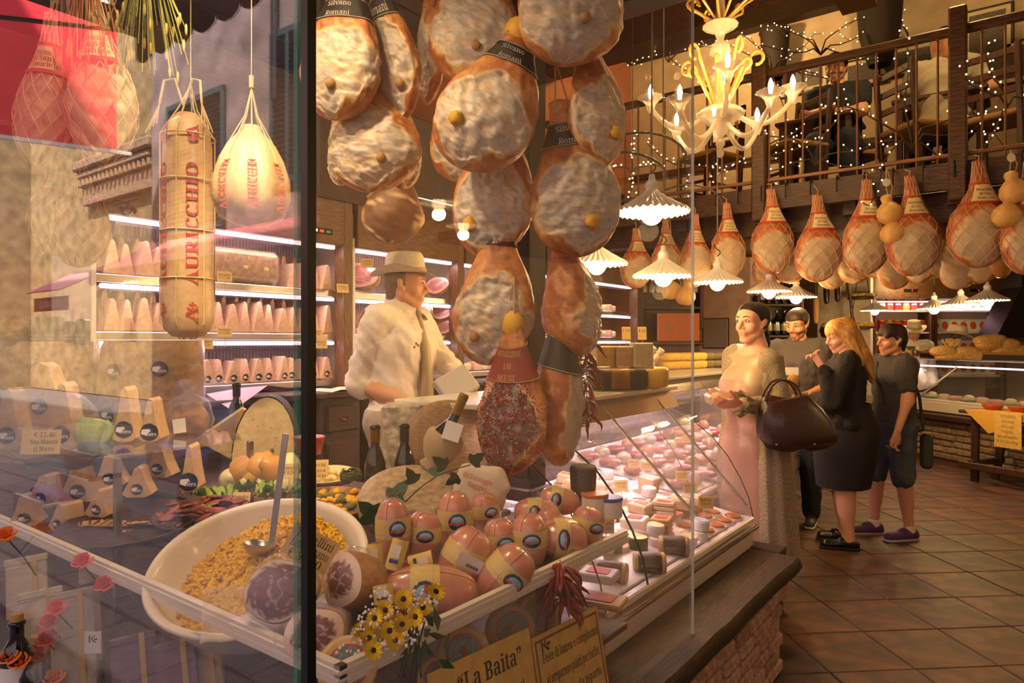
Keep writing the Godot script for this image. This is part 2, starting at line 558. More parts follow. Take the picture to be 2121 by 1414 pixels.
# ---------- the street that the left pane mirrors ------------------------------
func mir(px: float, py: float, d: float) -> Vector3:
	var p := at(px, py, d)
	return V(p.x, p.y, -1.3 - p.z)
func mir_z(px: float, py: float, z: float) -> Vector3:
	# the point of the real plane z that the left pane mirrors to this spot of the photograph
	var p := on_z(px, py, -1.3 - z)
	return V(p.x, p.y, z)
func street() -> void:
	var lilac := M("lilac render", "#bca8ae", 0.9, {"tex": "blotch", "ts": 0.25})
	var cream := M("cream render", "#b09468", 0.9, {"tex": "blotch", "ts": 0.3})
	var stone := M("sandstone", "#b8977a", 0.9, {"tex": "blotch", "ts": 1.0})
	var teal := M("teal shutter paint", "#2f5560", 0.5)
	slab("ground_street", V(-26, -0.2, -0.3), V(9, -0.03, 9), M("street bedding", "#4c4c52", 0.95))
	var gs: Node3D = get_node("ground_street")
	var slate := []
	for k in 4:
		slate.append(M("slate %d" % k, ["#7c808e", "#888a98", "#727788", "#8c8d98"][k], 0.55, {"tex": "blotch", "ts": 1.0 + 0.2 * k}))
	var sl := boxm(V(0.69, 0.05, 0.34), 0.008)
	for i in range(18):
		for j in range(12):
			part(gs, "paving_slab", sl, slate[rng.randi() % 4], Transform3D(Basis(), V(-13.2 + i * 0.7 + (0.35 if j % 2 else 0.0), -0.01, 0.2 + j * 0.35) - gs.position))
	# the shop's own awning with its scalloped valance, over the pavement
	var sa := thing("canvas_awning", "dark brown scalloped awning over the shop window", "awning", T(V(0, 0, 0)))
	var brown := M("shop awning cloth", "#4a2c1e", 0.9)
	var cm := mb()
	cm.box(V(-0.3, 3.66, 0.35), V(9.6, 0.02, 1.32), 0.0)
	part(sa, "canopy", cm, brown)
	var sv := mb()
	var sp := PackedVector2Array([Vector2(-5.1, 3.66)])
	for k in 36:
		for q in 6:
			var a := PI * q / 5.0
			sp.append(Vector2(-5.1 + (k + 0.5 - 0.5 * cos(a)) * 0.265, 3.52 - 0.08 * sin(a)))
	sp.append(Vector2(4.44, 3.66))
	sv.ext(sp, 1.0, 1.012)
	part(sa, "valance", sv, brown)
	for k in 4:
		var am0 := mb()
		am0.bar(V(-4.9 + k * 3.0, 3.3, -0.3), V(-4.9 + k * 3.0, 3.62, 0.98), 0.015, 6)
		part(sa, "arm", am0, M("grey iron", "#6a645c", 0.4, {"metal": 0.8}))
	slab("wall_lilac_house", V(-11.2, 0, 4.0), V(9, 13, 4.5), lilac)
	slab("wall_street_end", V(9, 0, -0.6), V(9.4, 10, 4.5), cream)
	# the lilac house's shutters, pipe, awning and shop front
	for a in [[352, 470, 225, 480, "half-open teal louvred shutter on the lilac house"], [566, 640, 110, 380, "tall teal louvred shutter beside the drainpipe"]]:
		var p0 := mir_z(a[0], a[3], 4.0)
		var p1 := mir_z(a[1], a[2], 4.0)
		var w := absf(p1.x - p0.x)
		var y0: float = mir_z((a[0] + a[1]) / 2.0, a[3], 4.0).y
		var h := 2.0
		var sh := thing("window_shutter", a[4], "shutter", T(V((p0.x + p1.x) / 2, y0, 3.96), PI))
		for s in [-1, 1]:
			part(sh, "stile", boxm(V(0.07, h, 0.05), 0.006), teal, T(V(s * (w / 2 - 0.035), h / 2, 0)))
			part(sh, "rail", boxm(V(w, 0.09, 0.05), 0.006), teal, T(V(0, h / 2 + s * (h / 2 - 0.045), 0)))
		part(sh, "stile", boxm(V(0.06, h, 0.05), 0.006), teal, T(V(0, h / 2, 0)))
		for k in 26:
			part(sh, "louvre", boxm(V(w - 0.1, 0.055, 0.012)), teal, T(V(0, 0.12 + k * 0.071, 0.0), 0, 0.7))
	var pipe := mb()
	pipe.bar(V(0, 0, 0), V(0, 7, 0), 0.05, 10)
	solo("drainpipe", "dark drainpipe running down the lilac house", "pipe", pipe, M("pipe zinc", "#4b5058", 0.4, {"metal": 0.7}), T(V(mir_z(578, 60, 4.0).x, 4.6, 3.93)))
	var aw := thing("shop_awning", "pink sloping awning with scalloped edge on the lilac house", "awning", T(V(-8.6, 0, 4.0)))
	var am := mb()
	am.flat([V(-2.4, 3.05, 0), V(-2.4, 2.5, -1.0), V(2.6, 2.5, -1.0), V(2.6, 3.05, 0)])
	am.flat([V(-2.4, 3.03, 0), V(2.6, 3.03, 0), V(2.6, 2.48, -1.0), V(-2.4, 2.48, -1.0)])
	var pinkm := M("pink awning cloth", "#c4727e", 0.8)
	part(aw, "canopy", am, pinkm)
	var vm := mb()
	var poly := PackedVector2Array([Vector2(-2.4, 2.5)])
	for k in 26:
		for q in 5:
			var a := PI * q / 4.0
			poly.append(Vector2(-2.4 + (k + 0.5 - 0.5 * cos(a)) * 5.0 / 26, 2.33 - 0.05 * sin(a)))
	poly.append(Vector2(2.6, 2.5))
	vm.ext(poly, -1.005, -0.995)
	part(aw, "valance", vm, M("dark pink valance", "#7e3f4a", 0.8))
	part(aw, "front_bar", boxm(V(5.0, 0.03, 0.03)), M("pale bar", "#d8e0e0", 0.4), T(V(0.1, 2.5, -1.01)))
	var front := thing("storefront", "dark lilac timber shop front below the pink awning", "shop front", T(V(-9.0, 0, 3.98)))
	part(front, "panel", boxm(V(3.6, 2.3, 0.1), 0.02), M("plum timber", "#6e4a55", 0.6), T(V(0, 1.15, 0)))
	for k in 3:
		part(front, "window_pane", boxm(V(0.9, 1.5, 0.02)), M("dark shop pane", "#2c2528", 0.1), T(V(-1.15 + k * 1.15, 1.35, -0.06)))
	var notice := thing("notice", "cream notice with a dark emblem on the plum shop front", "notice", T(mir_z(270, 683, 3.9), PI))
	part(notice, "sheet", boxm(V(0.42, 0.4, 0.01)), M("cream card", "#e6d2a0", 0.8))
	var nm := mb()
	nm.ball(V(-0.06, 0.02, 0.006), V(0.09, 0.11, 0.004), 12, 6)
	part(notice, "emblem", nm, M("dark ink", "#33261e", 0.8))
	# cream palazzo with its carved cornice, set back beyond the lilac house
	slab("wall_palazzo", V(-26, 0, 7.0), V(-11.2, 16, 7.4), cream)
	slab("wall_palazzo_side", V(-11.25, 0, 4.5), V(-11.0, 10, 7.4), cream)
	var c0 := mir_z(310, 330, 6.9)
	var co := thing("carved_cornice", "carved stone cornice with brackets on the cream palazzo", "cornice", T(V(c0.x - 1.6, c0.y, 6.8)))
	part(co, "moulding", boxm(V(4.4, 0.28, 0.5), 0.05), stone, T(V(0, 0.3, 0)))
	part(co, "moulding", boxm(V(4.2, 0.18, 0.34), 0.04), stone, T(V(0, 0.05, 0)))
	for k in 17:
		part(co, "bracket", boxm(V(0.13, 0.24, 0.3), 0.04), stone, T(V(-2.0 + k * 0.25, -0.15, 0.0)))
	part(co, "frieze", boxm(V(4.2, 0.5, 0.2), 0.02), stone, T(V(0, -0.5, 0.1)))
	slab("wall_far_street", V(-26, 0, -0.6), V(-25.6, 16, 7.4), M("beige render", "#94805e", 0.9, {"tex": "blotch", "ts": 0.3}))
	var ban := thing("banner", "large red banner with blue and white stripe hung across the street", "banner", T(mir(120, 90, 9.0), 1.91))
	part(ban, "red_cloth", boxm(V(1.35, 2.6, 0.02)), M("red banner cloth", "#d8283c", 0.8))
	part(ban, "white_stripe", boxm(V(0.3, 2.6, 0.02)), M("white banner cloth", "#e8d8d4", 0.8), T(V(0.83, 0, 0)))
	part(ban, "blue_stripe", boxm(V(0.4, 2.6, 0.02)), M("blue banner cloth", "#3a4c9c", 0.8), T(V(1.18, 0, 0)))
	part(ban, "frame_bar", boxm(V(2.3, 0.05, 0.05)), M("pale bar", "#d8e0e0", 0.4), T(V(0.3, -1.33, 0)))
	var aw2 := thing("small_awning", "small plum awning with white lettering further down the street", "awning", T(mir(112, 618, 12.0), PI))
	var am2 := mb()
	am2.box(V(0, 0.18, -0.3), V(1.5, 0.02, 0.8), 0.0, T(Vector3.ZERO, 0, 0.5))
	part(aw2, "canopy", am2, pinkm)
	part(aw2, "valance", boxm(V(1.5, 0.24, 0.02)), M("dark pink valance", "#7e3f4a", 0.8), T(V(0, -0.1, 0.05)))
	var lt := mb()
	write(lt, "CECCARELLI", 0.16, T(V(0, -0.1, 0.065)), {"serif": false, "bold": true, "fit": 1.1})
	part(aw2, "lettering", lt, M("white print", "#e8e2dc", 0.8))
	var plate := thing("street_sign", "white street name sign on the cream palazzo corner", "sign", T(mir(268, 565, 13.0), PI))
	part(plate, "plate", boxm(V(0.62, 0.42, 0.03), 0.005), M("white enamel", "#dfe6ea", 0.4))
	var pt := mb()
	write(pt, "CULTURA", 0.13, T(V(0, 0.08, 0.018)), {"serif": false, "fit": 0.5})
	write(pt, "E OZIO", 0.13, T(V(0, -0.08, 0.018)), {"serif": false, "fit": 0.5})
	part(plate, "lettering", pt, M("blue print", "#5a7fae", 0.8))
	var br := thing("iron_bracket", "scrolled black iron bracket on the corner of the lilac house", "bracket", T(mir(262, 432, 11.2), PI))
	var bm := mb()
	bm.bar(V(-0.4, 0.12, 0), V(0.4, 0.12, 0), 0.02)
	for s in [[-0.1, 0.0, 0.12], [0.16, 0.02, 0.09], [-0.28, -0.06, 0.07]]:
		var path := PackedVector3Array()
		for k in 22:
			var a := k * 0.5
			path.append(V(s[0] + cos(a) * s[2] * (1 - k / 30.0), s[1] + sin(a) * s[2] * (1 - k / 30.0), 0))
		bm.tube(path, 0.014, 6)
	bm.tube(PackedVector3Array([V(0.4, 0.1, 0), V(0.1, -0.08, 0), V(-0.2, -0.2, 0), V(-0.4, -0.26, 0)]), 0.018, 6)
	part(br, "scrollwork", bm, M("black iron", "#26282c", 0.5, {"metal": 0.6}))
	# market crates of blue-wrapped bottles that stand in the street
	for k in 3:
		var cr := thing("street_crate", "white crate of blue packets, %s in the reflection" % ["upper", "middle", "lowest"][k], "crate", T(mir([150, 165, 60][k], [1005, 955, 1050][k], 5.6), PI))
		part(cr, "front", boxm(V(0.6, 0.16, 0.02), 0.004), M("white crate", "#d8dce2", 0.5))
		part(cr, "base", boxm(V(0.6, 0.02, 0.4), 0.004), M("white crate", "#d8dce2", 0.5), T(V(0, -0.08, -0.2)))
		for q in 5:
			part(cr, "packet", boxm(V(0.1, 0.16, 0.2), 0.03), M("blue packet", "#2440b0", 0.3), T(V(-0.22 + q * 0.11, 0.04, -0.18), 0.1 * q))
		for s in [-1, 1]:
			part(cr, "side", boxm(V(0.02, 0.14, 0.4), 0.004), M("white crate", "#d8dce2", 0.5), T(V(0.29 * s, -0.01, -0.2)))
# ---------- the corner window, its bench and the display tray -------------------
func shop_window() -> void:
	var glass := M("shop window glass", "#ffffff", 0.0, {"alpha": 0.02, "spec": 1.0})
	var black := M("black mullion", "#0c0d0e", 0.35)
	var green := M("glass edge", "#3f9a86", 0.1, {"alpha": 0.35})
	var w1 := slab("window_1", V(-4.2, 0.5, -0.654), V(-0.905, 3.0, -0.646), glass)
	part(w1, "glass_edge", boxm(V(0.01, 2.5, 0.009)), green, T(V(1.6425 + 0.006, 0, 0)))
	var w2 := slab("window_2", V(-0.884, 0.5, -2.175), V(-0.876, 3.0, -0.67), glass)
	part(w2, "glass_edge", boxm(V(0.009, 2.5, 0.004)), M("pale glass edge", "#c9d2d6", 0.1, {"alpha": 0.6}), T(V(0, 0, -0.7505)))
	slab("trim_1", V(-0.888, 0.5, -0.66), V(-0.872, 3.0, -0.644), black)
	slab("trim_2", V(-4.2, 3.0, -0.72), V(-0.8, 3.12, -0.58), mat_woodx())
	slab("trim_3", V(-0.95, 3.0, -2.3), V(-0.81, 3.12, -0.6), mat_woodz())
	# the worn plank bench over a brick plinth
	var oak := M("worn oak plank", "#503824", 0.75, {"tex": "wood", "ts": V(7, 7, 0.9), "nm": "wood", "ns": 0.5})
	var be := thing("plank_bench", "thick worn oak plank ledge on a brick plinth below the shop window", "bench", T(V(-1.2, 0.5, -1.85)))
	var pm := mb()
	for s in 2:
		# two boards with an uneven gap between them, edges adzed
		var x0 := -0.4 if s == 0 else 0.165
		var x1 := 0.15 if s == 0 else 0.395
		var top := []
		for k in 30:
			var z := -1.38 + 2.9 * k / 29.0
			var wob := nz.get_noise_2d(z * 2.0, s * 5.0 + 1.0) * 0.012
			var gap := clampf((-0.75 - z) * 0.4, 0.0, 0.02) if s == 0 else 0.0
			var e := x1 + wob + gap
			var b := x0 + (wob * 0.5 if s == 1 else 0.0)
			top.append(PackedVector3Array([V(b, -0.065, z), V(b, -0.006, z), V(b, -0.006, z), V(b + 0.006, 0, z), V(b + 0.006, 0, z), V(e - 0.012, 0, z), V(e - 0.012, 0, z), V(e, -0.014, z), V(e + 0.004 + wob, -0.04, z), V(e - 0.006, -0.065, z), V(e - 0.006, -0.065, z)]))
		pm = mb()
		pm.loft(top, true, true, true)
		part(be, "board", pm, oak)
	part(be, "crosspiece", boxm(V(0.5, 0.04, 0.12), 0.005), oak, T(V(0.05, -0.02, -1.46)))
	var plinth := slab("wall_plinth", V(-1.0, 0.0, -3.16), V(-0.875, 0.435, 0.0), M("plinth mortar", "#b8a692", 0.95, {"tex": "fine", "ts": 4.0, "nm": "fine", "ns": 0.6}))
	var bricks := []
	for k in 4:
		bricks.append(M("brick %d" % k, ["#d0a488", "#dcb498", "#bc9078", "#d4a890"][k], 0.9, {"tex": "blotch", "ts": 3.0 + k, "nm": "fine", "ns": 0.8}))
	for r in 7:
		var z := -3.15 + (0.09 if r % 2 else 0.0)
		while z < -0.9:
			var l := rnd(0.15, 0.24)
			part(plinth, "brick", boxm(V(0.03, 0.05, snappedf(l, 0.03)), 0.008), bricks[rng.randi() % 4], Transform3D(Basis(Vector3.RIGHT, rnd(-0.03, 0.03)), V(-0.872 + rnd(-0.003, 0.004), 0.035 + r * 0.061, z + l / 2) - plinth.position))
			z += l + 0.012
		var x := -0.9
		while x > -0.95:
			part(plinth, "brick", boxm(V(0.18, 0.05, 0.03), 0.008), bricks[rng.randi() % 4], Transform3D(Basis(), V(x - 0.09, 0.035 + r * 0.061, -3.163) - plinth.position))
			x -= 0.192
	# rails and shelves of the display
	var rail := M("ridged white rail", "#d9cfc0", 0.35)
	var mt := mb()
	var prof := PackedVector2Array([Vector2(0, 0), Vector2(0, 0.008), Vector2(0.003, 0.009), Vector2(0.003, 0.014), Vector2(0, 0.015), Vector2(0, 0.022), Vector2(0.003, 0.023), Vector2(0.003, 0.029), Vector2(0, 0.03), Vector2(0, 0.038), Vector2(-0.016, 0.038), Vector2(-0.016, 0)])
	var disp := thing("display_shelf", "white-railed window display shelf holding the bowl and mortadellas", "shelf", T(V(-0.954, 0.865, -0.772)))
	mt.xf = Transform3D(Basis(Vector3.UP, 0), Vector3.ZERO)
	mt.ext(prof, -1.08, 0.0)
	part(disp, "rail", mt, rail)
	var mt2 := mb()
	mt2.xf = Transform3D(Basis(Vector3.UP, -PI / 2), Vector3.ZERO)
	mt2.ext(prof, 0.0, 2.3)
	part(disp, "rail", mt2, rail)
	part(disp, "tray", boxm(V(0.40, 0.012, 1.06), 0.003), M("tray metal", "#8f8a80", 0.3, {"metal": 0.8}), T(V(-0.215, 0.002, -0.54)))
	part(disp, "lower_deck", boxm(V(2.46, 0.02, 1.06), 0.003), M("deck wood", "#6a4a30", 0.5, {"tex": "wood", "ts": V(1.0, 8, 8)}), T(V(-1.23, -0.25, -0.55)))
	part(disp, "back_deck", boxm(V(2.0, 0.02, 0.6), 0.003), M("deck wood", "#6a4a30", 0.5), T(V(-1.5, 0.0, -0.86)))
	part(disp, "front_pane", boxm(V(0.005, 0.24, 0.7)), mat_glass(), T(V(-0.02, -0.125, -0.73)))
	part(disp, "end_pane", boxm(V(0.36, 0.25, 0.005)), mat_glass(), T(V(-0.2, -0.12, -1.085)))
	# two cards that lean on the glass
	var card := M("amber card", "#dcb45a", 0.75, {"tex": "soft", "ts": 4.0})
	var ink := M("brown ink", "#2e1c10", 0.8)
	var a := on_x(1155, 1293, -0.965)
	var s1 := thing("buffet_sign", "amber card with ornate border announcing buffet dishes for parties", "sign", T(V(-0.93, 0.635, -1.50), PI / 2, -0.22, -0.05))
	part(s1, "card", boxm(V(0.31, 0.22, 0.003)), card)
	var bt := mb()
	for e in [[0, 0.096, 0.29, 0.006], [0, -0.096, 0.29, 0.006], [-0.143, 0, 0.006, 0.19], [0.143, 0, 0.006, 0.19]]:
		bt.box(V(e[0], e[1], 0.002), V(e[2], e[3], 0.001))
	part(s1, "border", bt, M("ochre print", "#7a5420", 0.8))
	var wt := mb()
	for k in 3:
		wt = mb()
		write(wt, ["Feste di laurea e compleanni", "si preparano piatti per buffet", "in saletta o da asporto"][k], 0.03, T(V(0.008, 0.052 - 0.05 * k, 0.002)), {"italic": true, "bold": true, "fit": 0.262 - 0.012 * k})
		part(s1, "lettering", wt, ink)
	wt = mb()
	emblem(wt, T(V(-0.105, 0.082, 0.002)), 0.016)
	part(s1, "emblem", wt, ink)
	var s2 := thing("name_sign", "amber shop name card with script lettering leaning on the glass", "sign", T(V(-0.925, 0.69, -1.15), PI / 2, -0.22, -0.06))
	part(s2, "card", boxm(V(0.34, 0.22, 0.003)), card)
	var wt2 := mb()
	write(wt2, "“La Baita”", 0.05, T(V(0.02, 0.062, 0.002)), {"italic": true, "bold": true, "fit": 0.22})
	write(wt2, "di Famiglia Chiari", 0.024, T(V(0.02, 0.0, 0.002)), {"italic": true, "bold": true, "fit": 0.22})
	emblem(wt2, T(V(-0.13, 0.0, 0.002)), 0.016)
	part(s2, "lettering", wt2, ink)
func emblem(m: MB, tf: Transform3D, r: float) -> void:
	# the shop's mark: a K-like flourish over a little cheese wedge
	var k := m.xf
	m.xf = m.xf * tf
	m.flat([V(-r, -r, 0), V(-r, r, 0), V(-r * 0.6, r, 0), V(-r * 0.6, -r, 0)])
	m.flat([V(-r * 0.6, 0, 0), V(r * 0.4, r, 0), V(r * 0.8, r, 0), V(-r * 0.3, -0.1 * r, 0)])
	m.flat([V(-r * 0.5, 0, 0), V(-0.2 * r, 0.1 * r, 0), V(r, -0.7 * r, 0), V(0.6 * r, -r, 0)])
	m.flat([V(0.1 * r, 0.1 * r, 0), V(1.3 * r, 0.3 * r, 0), V(1.3 * r, -0.2 * r, 0), V(0.5 * r, -0.2 * r, 0)])
	m.xf = k
# ---------- refrigerated shelving behind the serving man -------------------------
func area(p: Vector3, size: Vector2, basis: Basis, col: Color, e: float) -> void:
	var li := AreaLight3D.new()
	li.area_size = size
	li.light_color = col
	li.light_energy = e * AREA_E
	li.shadow_enabled = true
	li.transform = Transform3D(basis, p)
	add_child(li)
func wall_fridges() -> void:
	var woodm := M("honey oak", "#8a5a30", 0.45, {"tex": "wood", "ts": V(8, 1.0, 8)})
	var woodz := M("honey oak fascia", "#8a5a34", 0.45, {"tex": "wood", "ts": V(8, 9, 1.0)})
	var lilac := M("fridge back", "#b9a2b4", 0.5)
	var white := M("white enamel rail", "#e8e2dc", 0.3)
	var tube := M("cold tube light", "#fff4fa", 0.3, {"emit": "#ffe2ee", "e": 2.0})
	var names := ["left refrigerated wall case of wrapped hard cheese wedges", "refrigerated wall case of hams behind the serving man", "narrow refrigerated wall case of meats past the hat brim", "far refrigerated wall case of small cheeses"]
	var zs := [[-1.35, -2.76], [-2.86, -3.82], [-3.9, -4.9], [-5.0, -6.75]]
	for u in 4:
		var z0: float = zs[u][0]
		var z1: float = zs[u][1]
		var l := z0 - z1
		var zc := (z0 + z1) / 2
		var fr := thing("refrigerated_case", names[u], "fridge", T(V(-3.4, 0, zc)))
		var bk := part(fr, "back_panel", boxm(V(0.04, 1.0, l)), lilac, T(V(-0.46, 1.62, 0)))
		# perforated grille of fine slots
		var gm := mb()
		for r in 14:
			for k in int(l / 0.022):
				gm.box(V(0.024, -0.44 + r * 0.068, -l / 2 + 0.015 + k * 0.022), V(0.006, 0.05, 0.008))
		var gp := part(bk, "grille", gm, M("grille slots", "#dcd0da", 0.4))
		gp.set_meta("kind", "stuff")
		part(fr, "top_panel", boxm(V(0.48, 0.03, l)), white, T(V(-0.22, 2.12, 0)))
		part(fr, "fascia", boxm(V(0.05, 0.3, l), 0.006), woodz, T(V(0.02, 2.21, 0)))
		part(fr, "hood_light", boxm(V(0.03, 0.02, l * 0.94)), tube, T(V(-0.02, 2.05, 0)))
		area(V(-3.42, 2.035, zc), Vector2(l * 0.9, 0.05), Basis(Vector3.UP, PI / 2) * Basis(Vector3.RIGHT, -PI / 2) * Basis(Vector3.RIGHT, -0.35), Color(1, 0.86, 0.93), 1.1 * l)
		for k in 3:
			var y: float = [1.79, 1.52, 1.24][k]
			var s := part(fr, "shelf", boxm(V(0.4, 0.012, l - 0.02)), mat_steel(), T(V(-0.24, y - 0.012, 0)))
			part(s, "price_rail", boxm(V(0.012, 0.04, l - 0.02), 0.003), mat_steel(), T(V(0.205, -0.012, 0)))
			if k < 2:
				part(fr, "tube_light", boxm(V(0.03, 0.022, l * 0.95), 0.006), tube, T(V(-0.03, y - 0.06, 0)))
				area(V(-3.44, y - 0.075, zc), Vector2(l * 0.9, 0.03), Basis(Vector3.UP, PI / 2) * Basis(Vector3.RIGHT, -PI / 2) * Basis(Vector3.RIGHT, -0.3), Color(1, 0.86, 0.93), 0.7 * l)
		part(fr, "post", boxm(V(0.1, 1.35, 0.07), 0.006), woodm, T(V(0.0, 1.68, -l / 2 - 0.02)))
		part(fr, "side_panel", boxm(V(0.46, 1.0, 0.02)), white, T(V(-0.22, 1.62, l / 2 + 0.005)))
		if u == 0:
			part(fr, "display_housing", boxm(V(0.004, 0.035, 0.16)), M("black display", "#141210", 0.2), T(V(0.047, 2.13, -0.52)))
			for q in 3:
				part(fr, "display_digit", boxm(V(0.003, 0.016, 0.03)), M("display digit %d" % q, "#222222", 0.4, {"emit": ["#ffe0d0", "#ff3018", "#58a070"][q], "e": [1.6, 1.2, 0.5][q]}), T(V(0.051, 2.13, -0.475 - 0.047 * q)))
		# drawers below the shelves
		var dr := thing("drawer_cabinet", "dark panelled wooden drawer counter below the %s" % ["wedge case", "ham case", "narrow meat case", "far cheese case"][u], "cabinet", T(V(-3.3, 0, zc)))
		part(dr, "carcass", boxm(V(0.5, 1.08, l), 0.006), mat_woodz(), T(V(-0.17, 0.6, 0)))
		part(dr, "worktop", boxm(V(0.66, 0.035, l), 0.008), mat_woodz(), T(V(-0.14, 1.165, 0)))
		var nd := int(l / 0.28)
		for k in nd:
			for r in 2:
				var d := part(dr, "drawer" if r == 0 else "door", boxm(V(0.025, 0.16 if r == 0 else 0.5, l / nd - 0.04), 0.012), mat_woodz(), T(V(0.09, 1.02 if r == 0 else 0.64, -l / 2 + (k + 0.5) * l / nd)))
				var h := mb()
				h.tube(PackedVector3Array([V(0.01, 0.005, -0.025), V(0.03, -0.008, -0.02), V(0.03, -0.008, 0.02), V(0.01, 0.005, 0.025)]), 0.005, 6)
				part(d, "handle", h, M("aged brass", "#9a7a48", 0.35, {"metal": 1.0}))
	# raised duckboard the serving staff stand on
	slab("floor_serving", V(-3.2, 0.0, -6.9), V(-2.05, 0.09, -1.9), mat_woodx())
	# wooden hood above with the brown paper and box on top of the case
	var hood := thing("timber_hood", "dark sloping timber hood panel above the refrigerated cases", "hood", T(V(-3.35, 2.37, -3.6)))
	var hm := mb()
	hm.box(V(0.02, 0.28, 0), V(0.03, 0.62, 5.0), 0.004, T(V(0, 0, 0), 0, 0, -0.55))
	part(hood, "panel", hm, mat_woodz())
	part(hood, "ledge", boxm(V(0.4, 0.02, 6.0)), mat_woodz(), T(V(-0.2, 0.0, 0)))
# ---------- refrigerated glass counters --------------------------------------------
func glass_case(label: String, x: float, z0: float, z1: float, seams: Array, top_y: float) -> Node3D:
	# front along z at x, goods behind it towards -x
	var l := z0 - z1
	var c := thing("glass_counter", label, "display counter", T(V(x, 0, (z0 + z1) / 2)))
	var body := M("counter cream enamel", "#cfc4b2", 0.35)
	var pr := [Vector2(0.0, 0.63), Vector2(-0.02, 0.72), Vector2(-0.06, 0.81), Vector2(-0.12, 0.91), Vector2(-0.2, 1.0), Vector2(-0.29, 1.065), Vector2(-0.42, 1.13)]
	part(c, "plinth_panel", boxm(V(0.86, 0.12, l), 0.004), body, T(V(-0.43, 0.53, 0)))
	part(c, "lower_body", boxm(V(0.8, 0.48, l - 0.05)), body, T(V(-0.47, 0.24, 0)))
	var ch := mb()
	ch.bar(V(0.018, 0.59, -l / 2), V(0.018, 0.59, l / 2), 0.011, 10)
	part(c, "chrome_rail", ch, mat_chrome())
	part(c, "bottom_frame", boxm(V(0.035, 0.03, l), 0.006), M("white counter frame", "#ddd3c4", 0.3), T(V(-0.012, 0.62, 0)))
	for s in [-1, 1]:
		part(c, "end_frame", boxm(V(0.86, 0.03, 0.03), 0.006), M("white counter frame", "#ddd3c4", 0.3), T(V(-0.44, 0.62, s * (l / 2 - 0.015))))
	var dk := mb()
	dk.box(V(0, 0, 0), V(0.84, 0.012, l - 0.06), 0.003, T(V(-0.45, 0.7, 0), 0, 0, -0.16))
	part(c, "deck", dk, M("white deck", "#d9d2cc", 0.35))
	var zz := [l / 2]
	zz.append_array(seams)
	zz.append(-l / 2)
	for k in zz.size() - 1:
		var rings := []
		for s in 13:
			var q := s / 12.0 * (pr.size() - 1)
			var i := mini(int(q), pr.size() - 2)
			var p: Vector2 = pr[i].lerp(pr[i + 1], q - i)
			rings.append(PackedVector3Array([V(p.x, p.y, zz[k] - 0.002), V(p.x, p.y, zz[k + 1] + 0.002)]))
		var gm := mb()
		gm.loft(rings, false)
		rings = []
		for s in 13:
			var q := s / 12.0 * (pr.size() - 1)
			var i := mini(int(q), pr.size() - 2)
			var p: Vector2 = pr[i].lerp(pr[i + 1], q - i) + Vector2(-0.006, -0.002)
			rings.append(PackedVector3Array([V(p.x, p.y, zz[k + 1] + 0.002), V(p.x, p.y, zz[k] - 0.002)]))
		gm.loft(rings, false)
		part(c, "curved_pane", gm, mat_glass())
		# ground edges of the pane
		for e in [zz[k] - 0.003, zz[k + 1] + 0.003]:
			var path := PackedVector3Array()
			for p in pr:
				path.append(V(p.x, p.y, e))
			var em := mb()
			em.tube(path, 0.0026, 5)
			part(c, "pane_edge", em, M("dark glass edge", "#2e4a40", 0.15))
	# end pane
	for s in [-1, 1]:
		var poly := PackedVector2Array()
		for p in pr:
			poly.append(p)
		poly.append(Vector2(-0.86, 1.13)); poly.append(Vector2(-0.86, 0.63))
		var em := mb()
		em.ext(poly, s * (l / 2 - 0.004) - 0.002, s * (l / 2 - 0.004) + 0.002)
		part(c, "end_pane", em, mat_glass())
	# top ledge, its steel lip and the struts
	part(c, "top_shelf", boxm(V(0.56, 0.02, l), 0.004), M("top shelf glass", "#cfc8b4", 0.2, {"metal": 0.2}), T(V(-0.66, top_y, 0)))
	var lip := mb()
	lip.box(V(0, 0, 0), V(0.012, 0.1, l), 0.002, T(V(-0.40, top_y - 0.055, 0), 0, 0, 0.5))
	part(c, "steel_lip", lip, mat_steel())
	part(c, "tube_light", boxm(V(0.03, 0.02, l * 0.9), 0.006), M("cold tube light", "#fff4fa"), T(V(-0.5, top_y - 0.03, 0)))
	area(V(x - 0.5, top_y - 0.06, (z0 + z1) / 2), Vector2(l * 0.9, 0.05), Basis(Vector3.UP, PI / 2) * Basis(Vector3.RIGHT, -PI / 2), Color(1, 0.85, 0.9), 3.6 * l)
	part(c, "rear_panel", boxm(V(0.02, 0.5, l)), mat_glass(), T(V(-0.9, 0.9, 0)))
	for zs in [-0.1, -0.62]:
		var st := mb()
		st.bar(V(-0.4, top_y - 0.05, zs * l / 1.4 + 0.12), V(-0.06, 0.66, zs * l / 1.4 - 0.18), 0.007, 8)
		part(c, "strut", st, mat_steel())
	return c
func counter_case() -> void:
	glass_case("curved glass cheese counter in front of the woman with the handbag", -1.035, -1.86, -3.3, [0.42], 1.235)
	glass_case("second curved glass meat counter beyond the cheese counter", -1.42, -3.48, -5.7, [0.0], 1.235)
	# blank body that carries the window display on its own
	var c := thing("display_cabinet", "dark cabinet carrying the window display shelf", "cabinet", T(V(-2.05, 0, -1.32)))
	part(c, "carcass", boxm(V(2.0, 0.58, 0.9)), mat_woodx(), T(V(0, 0.3, 0)))
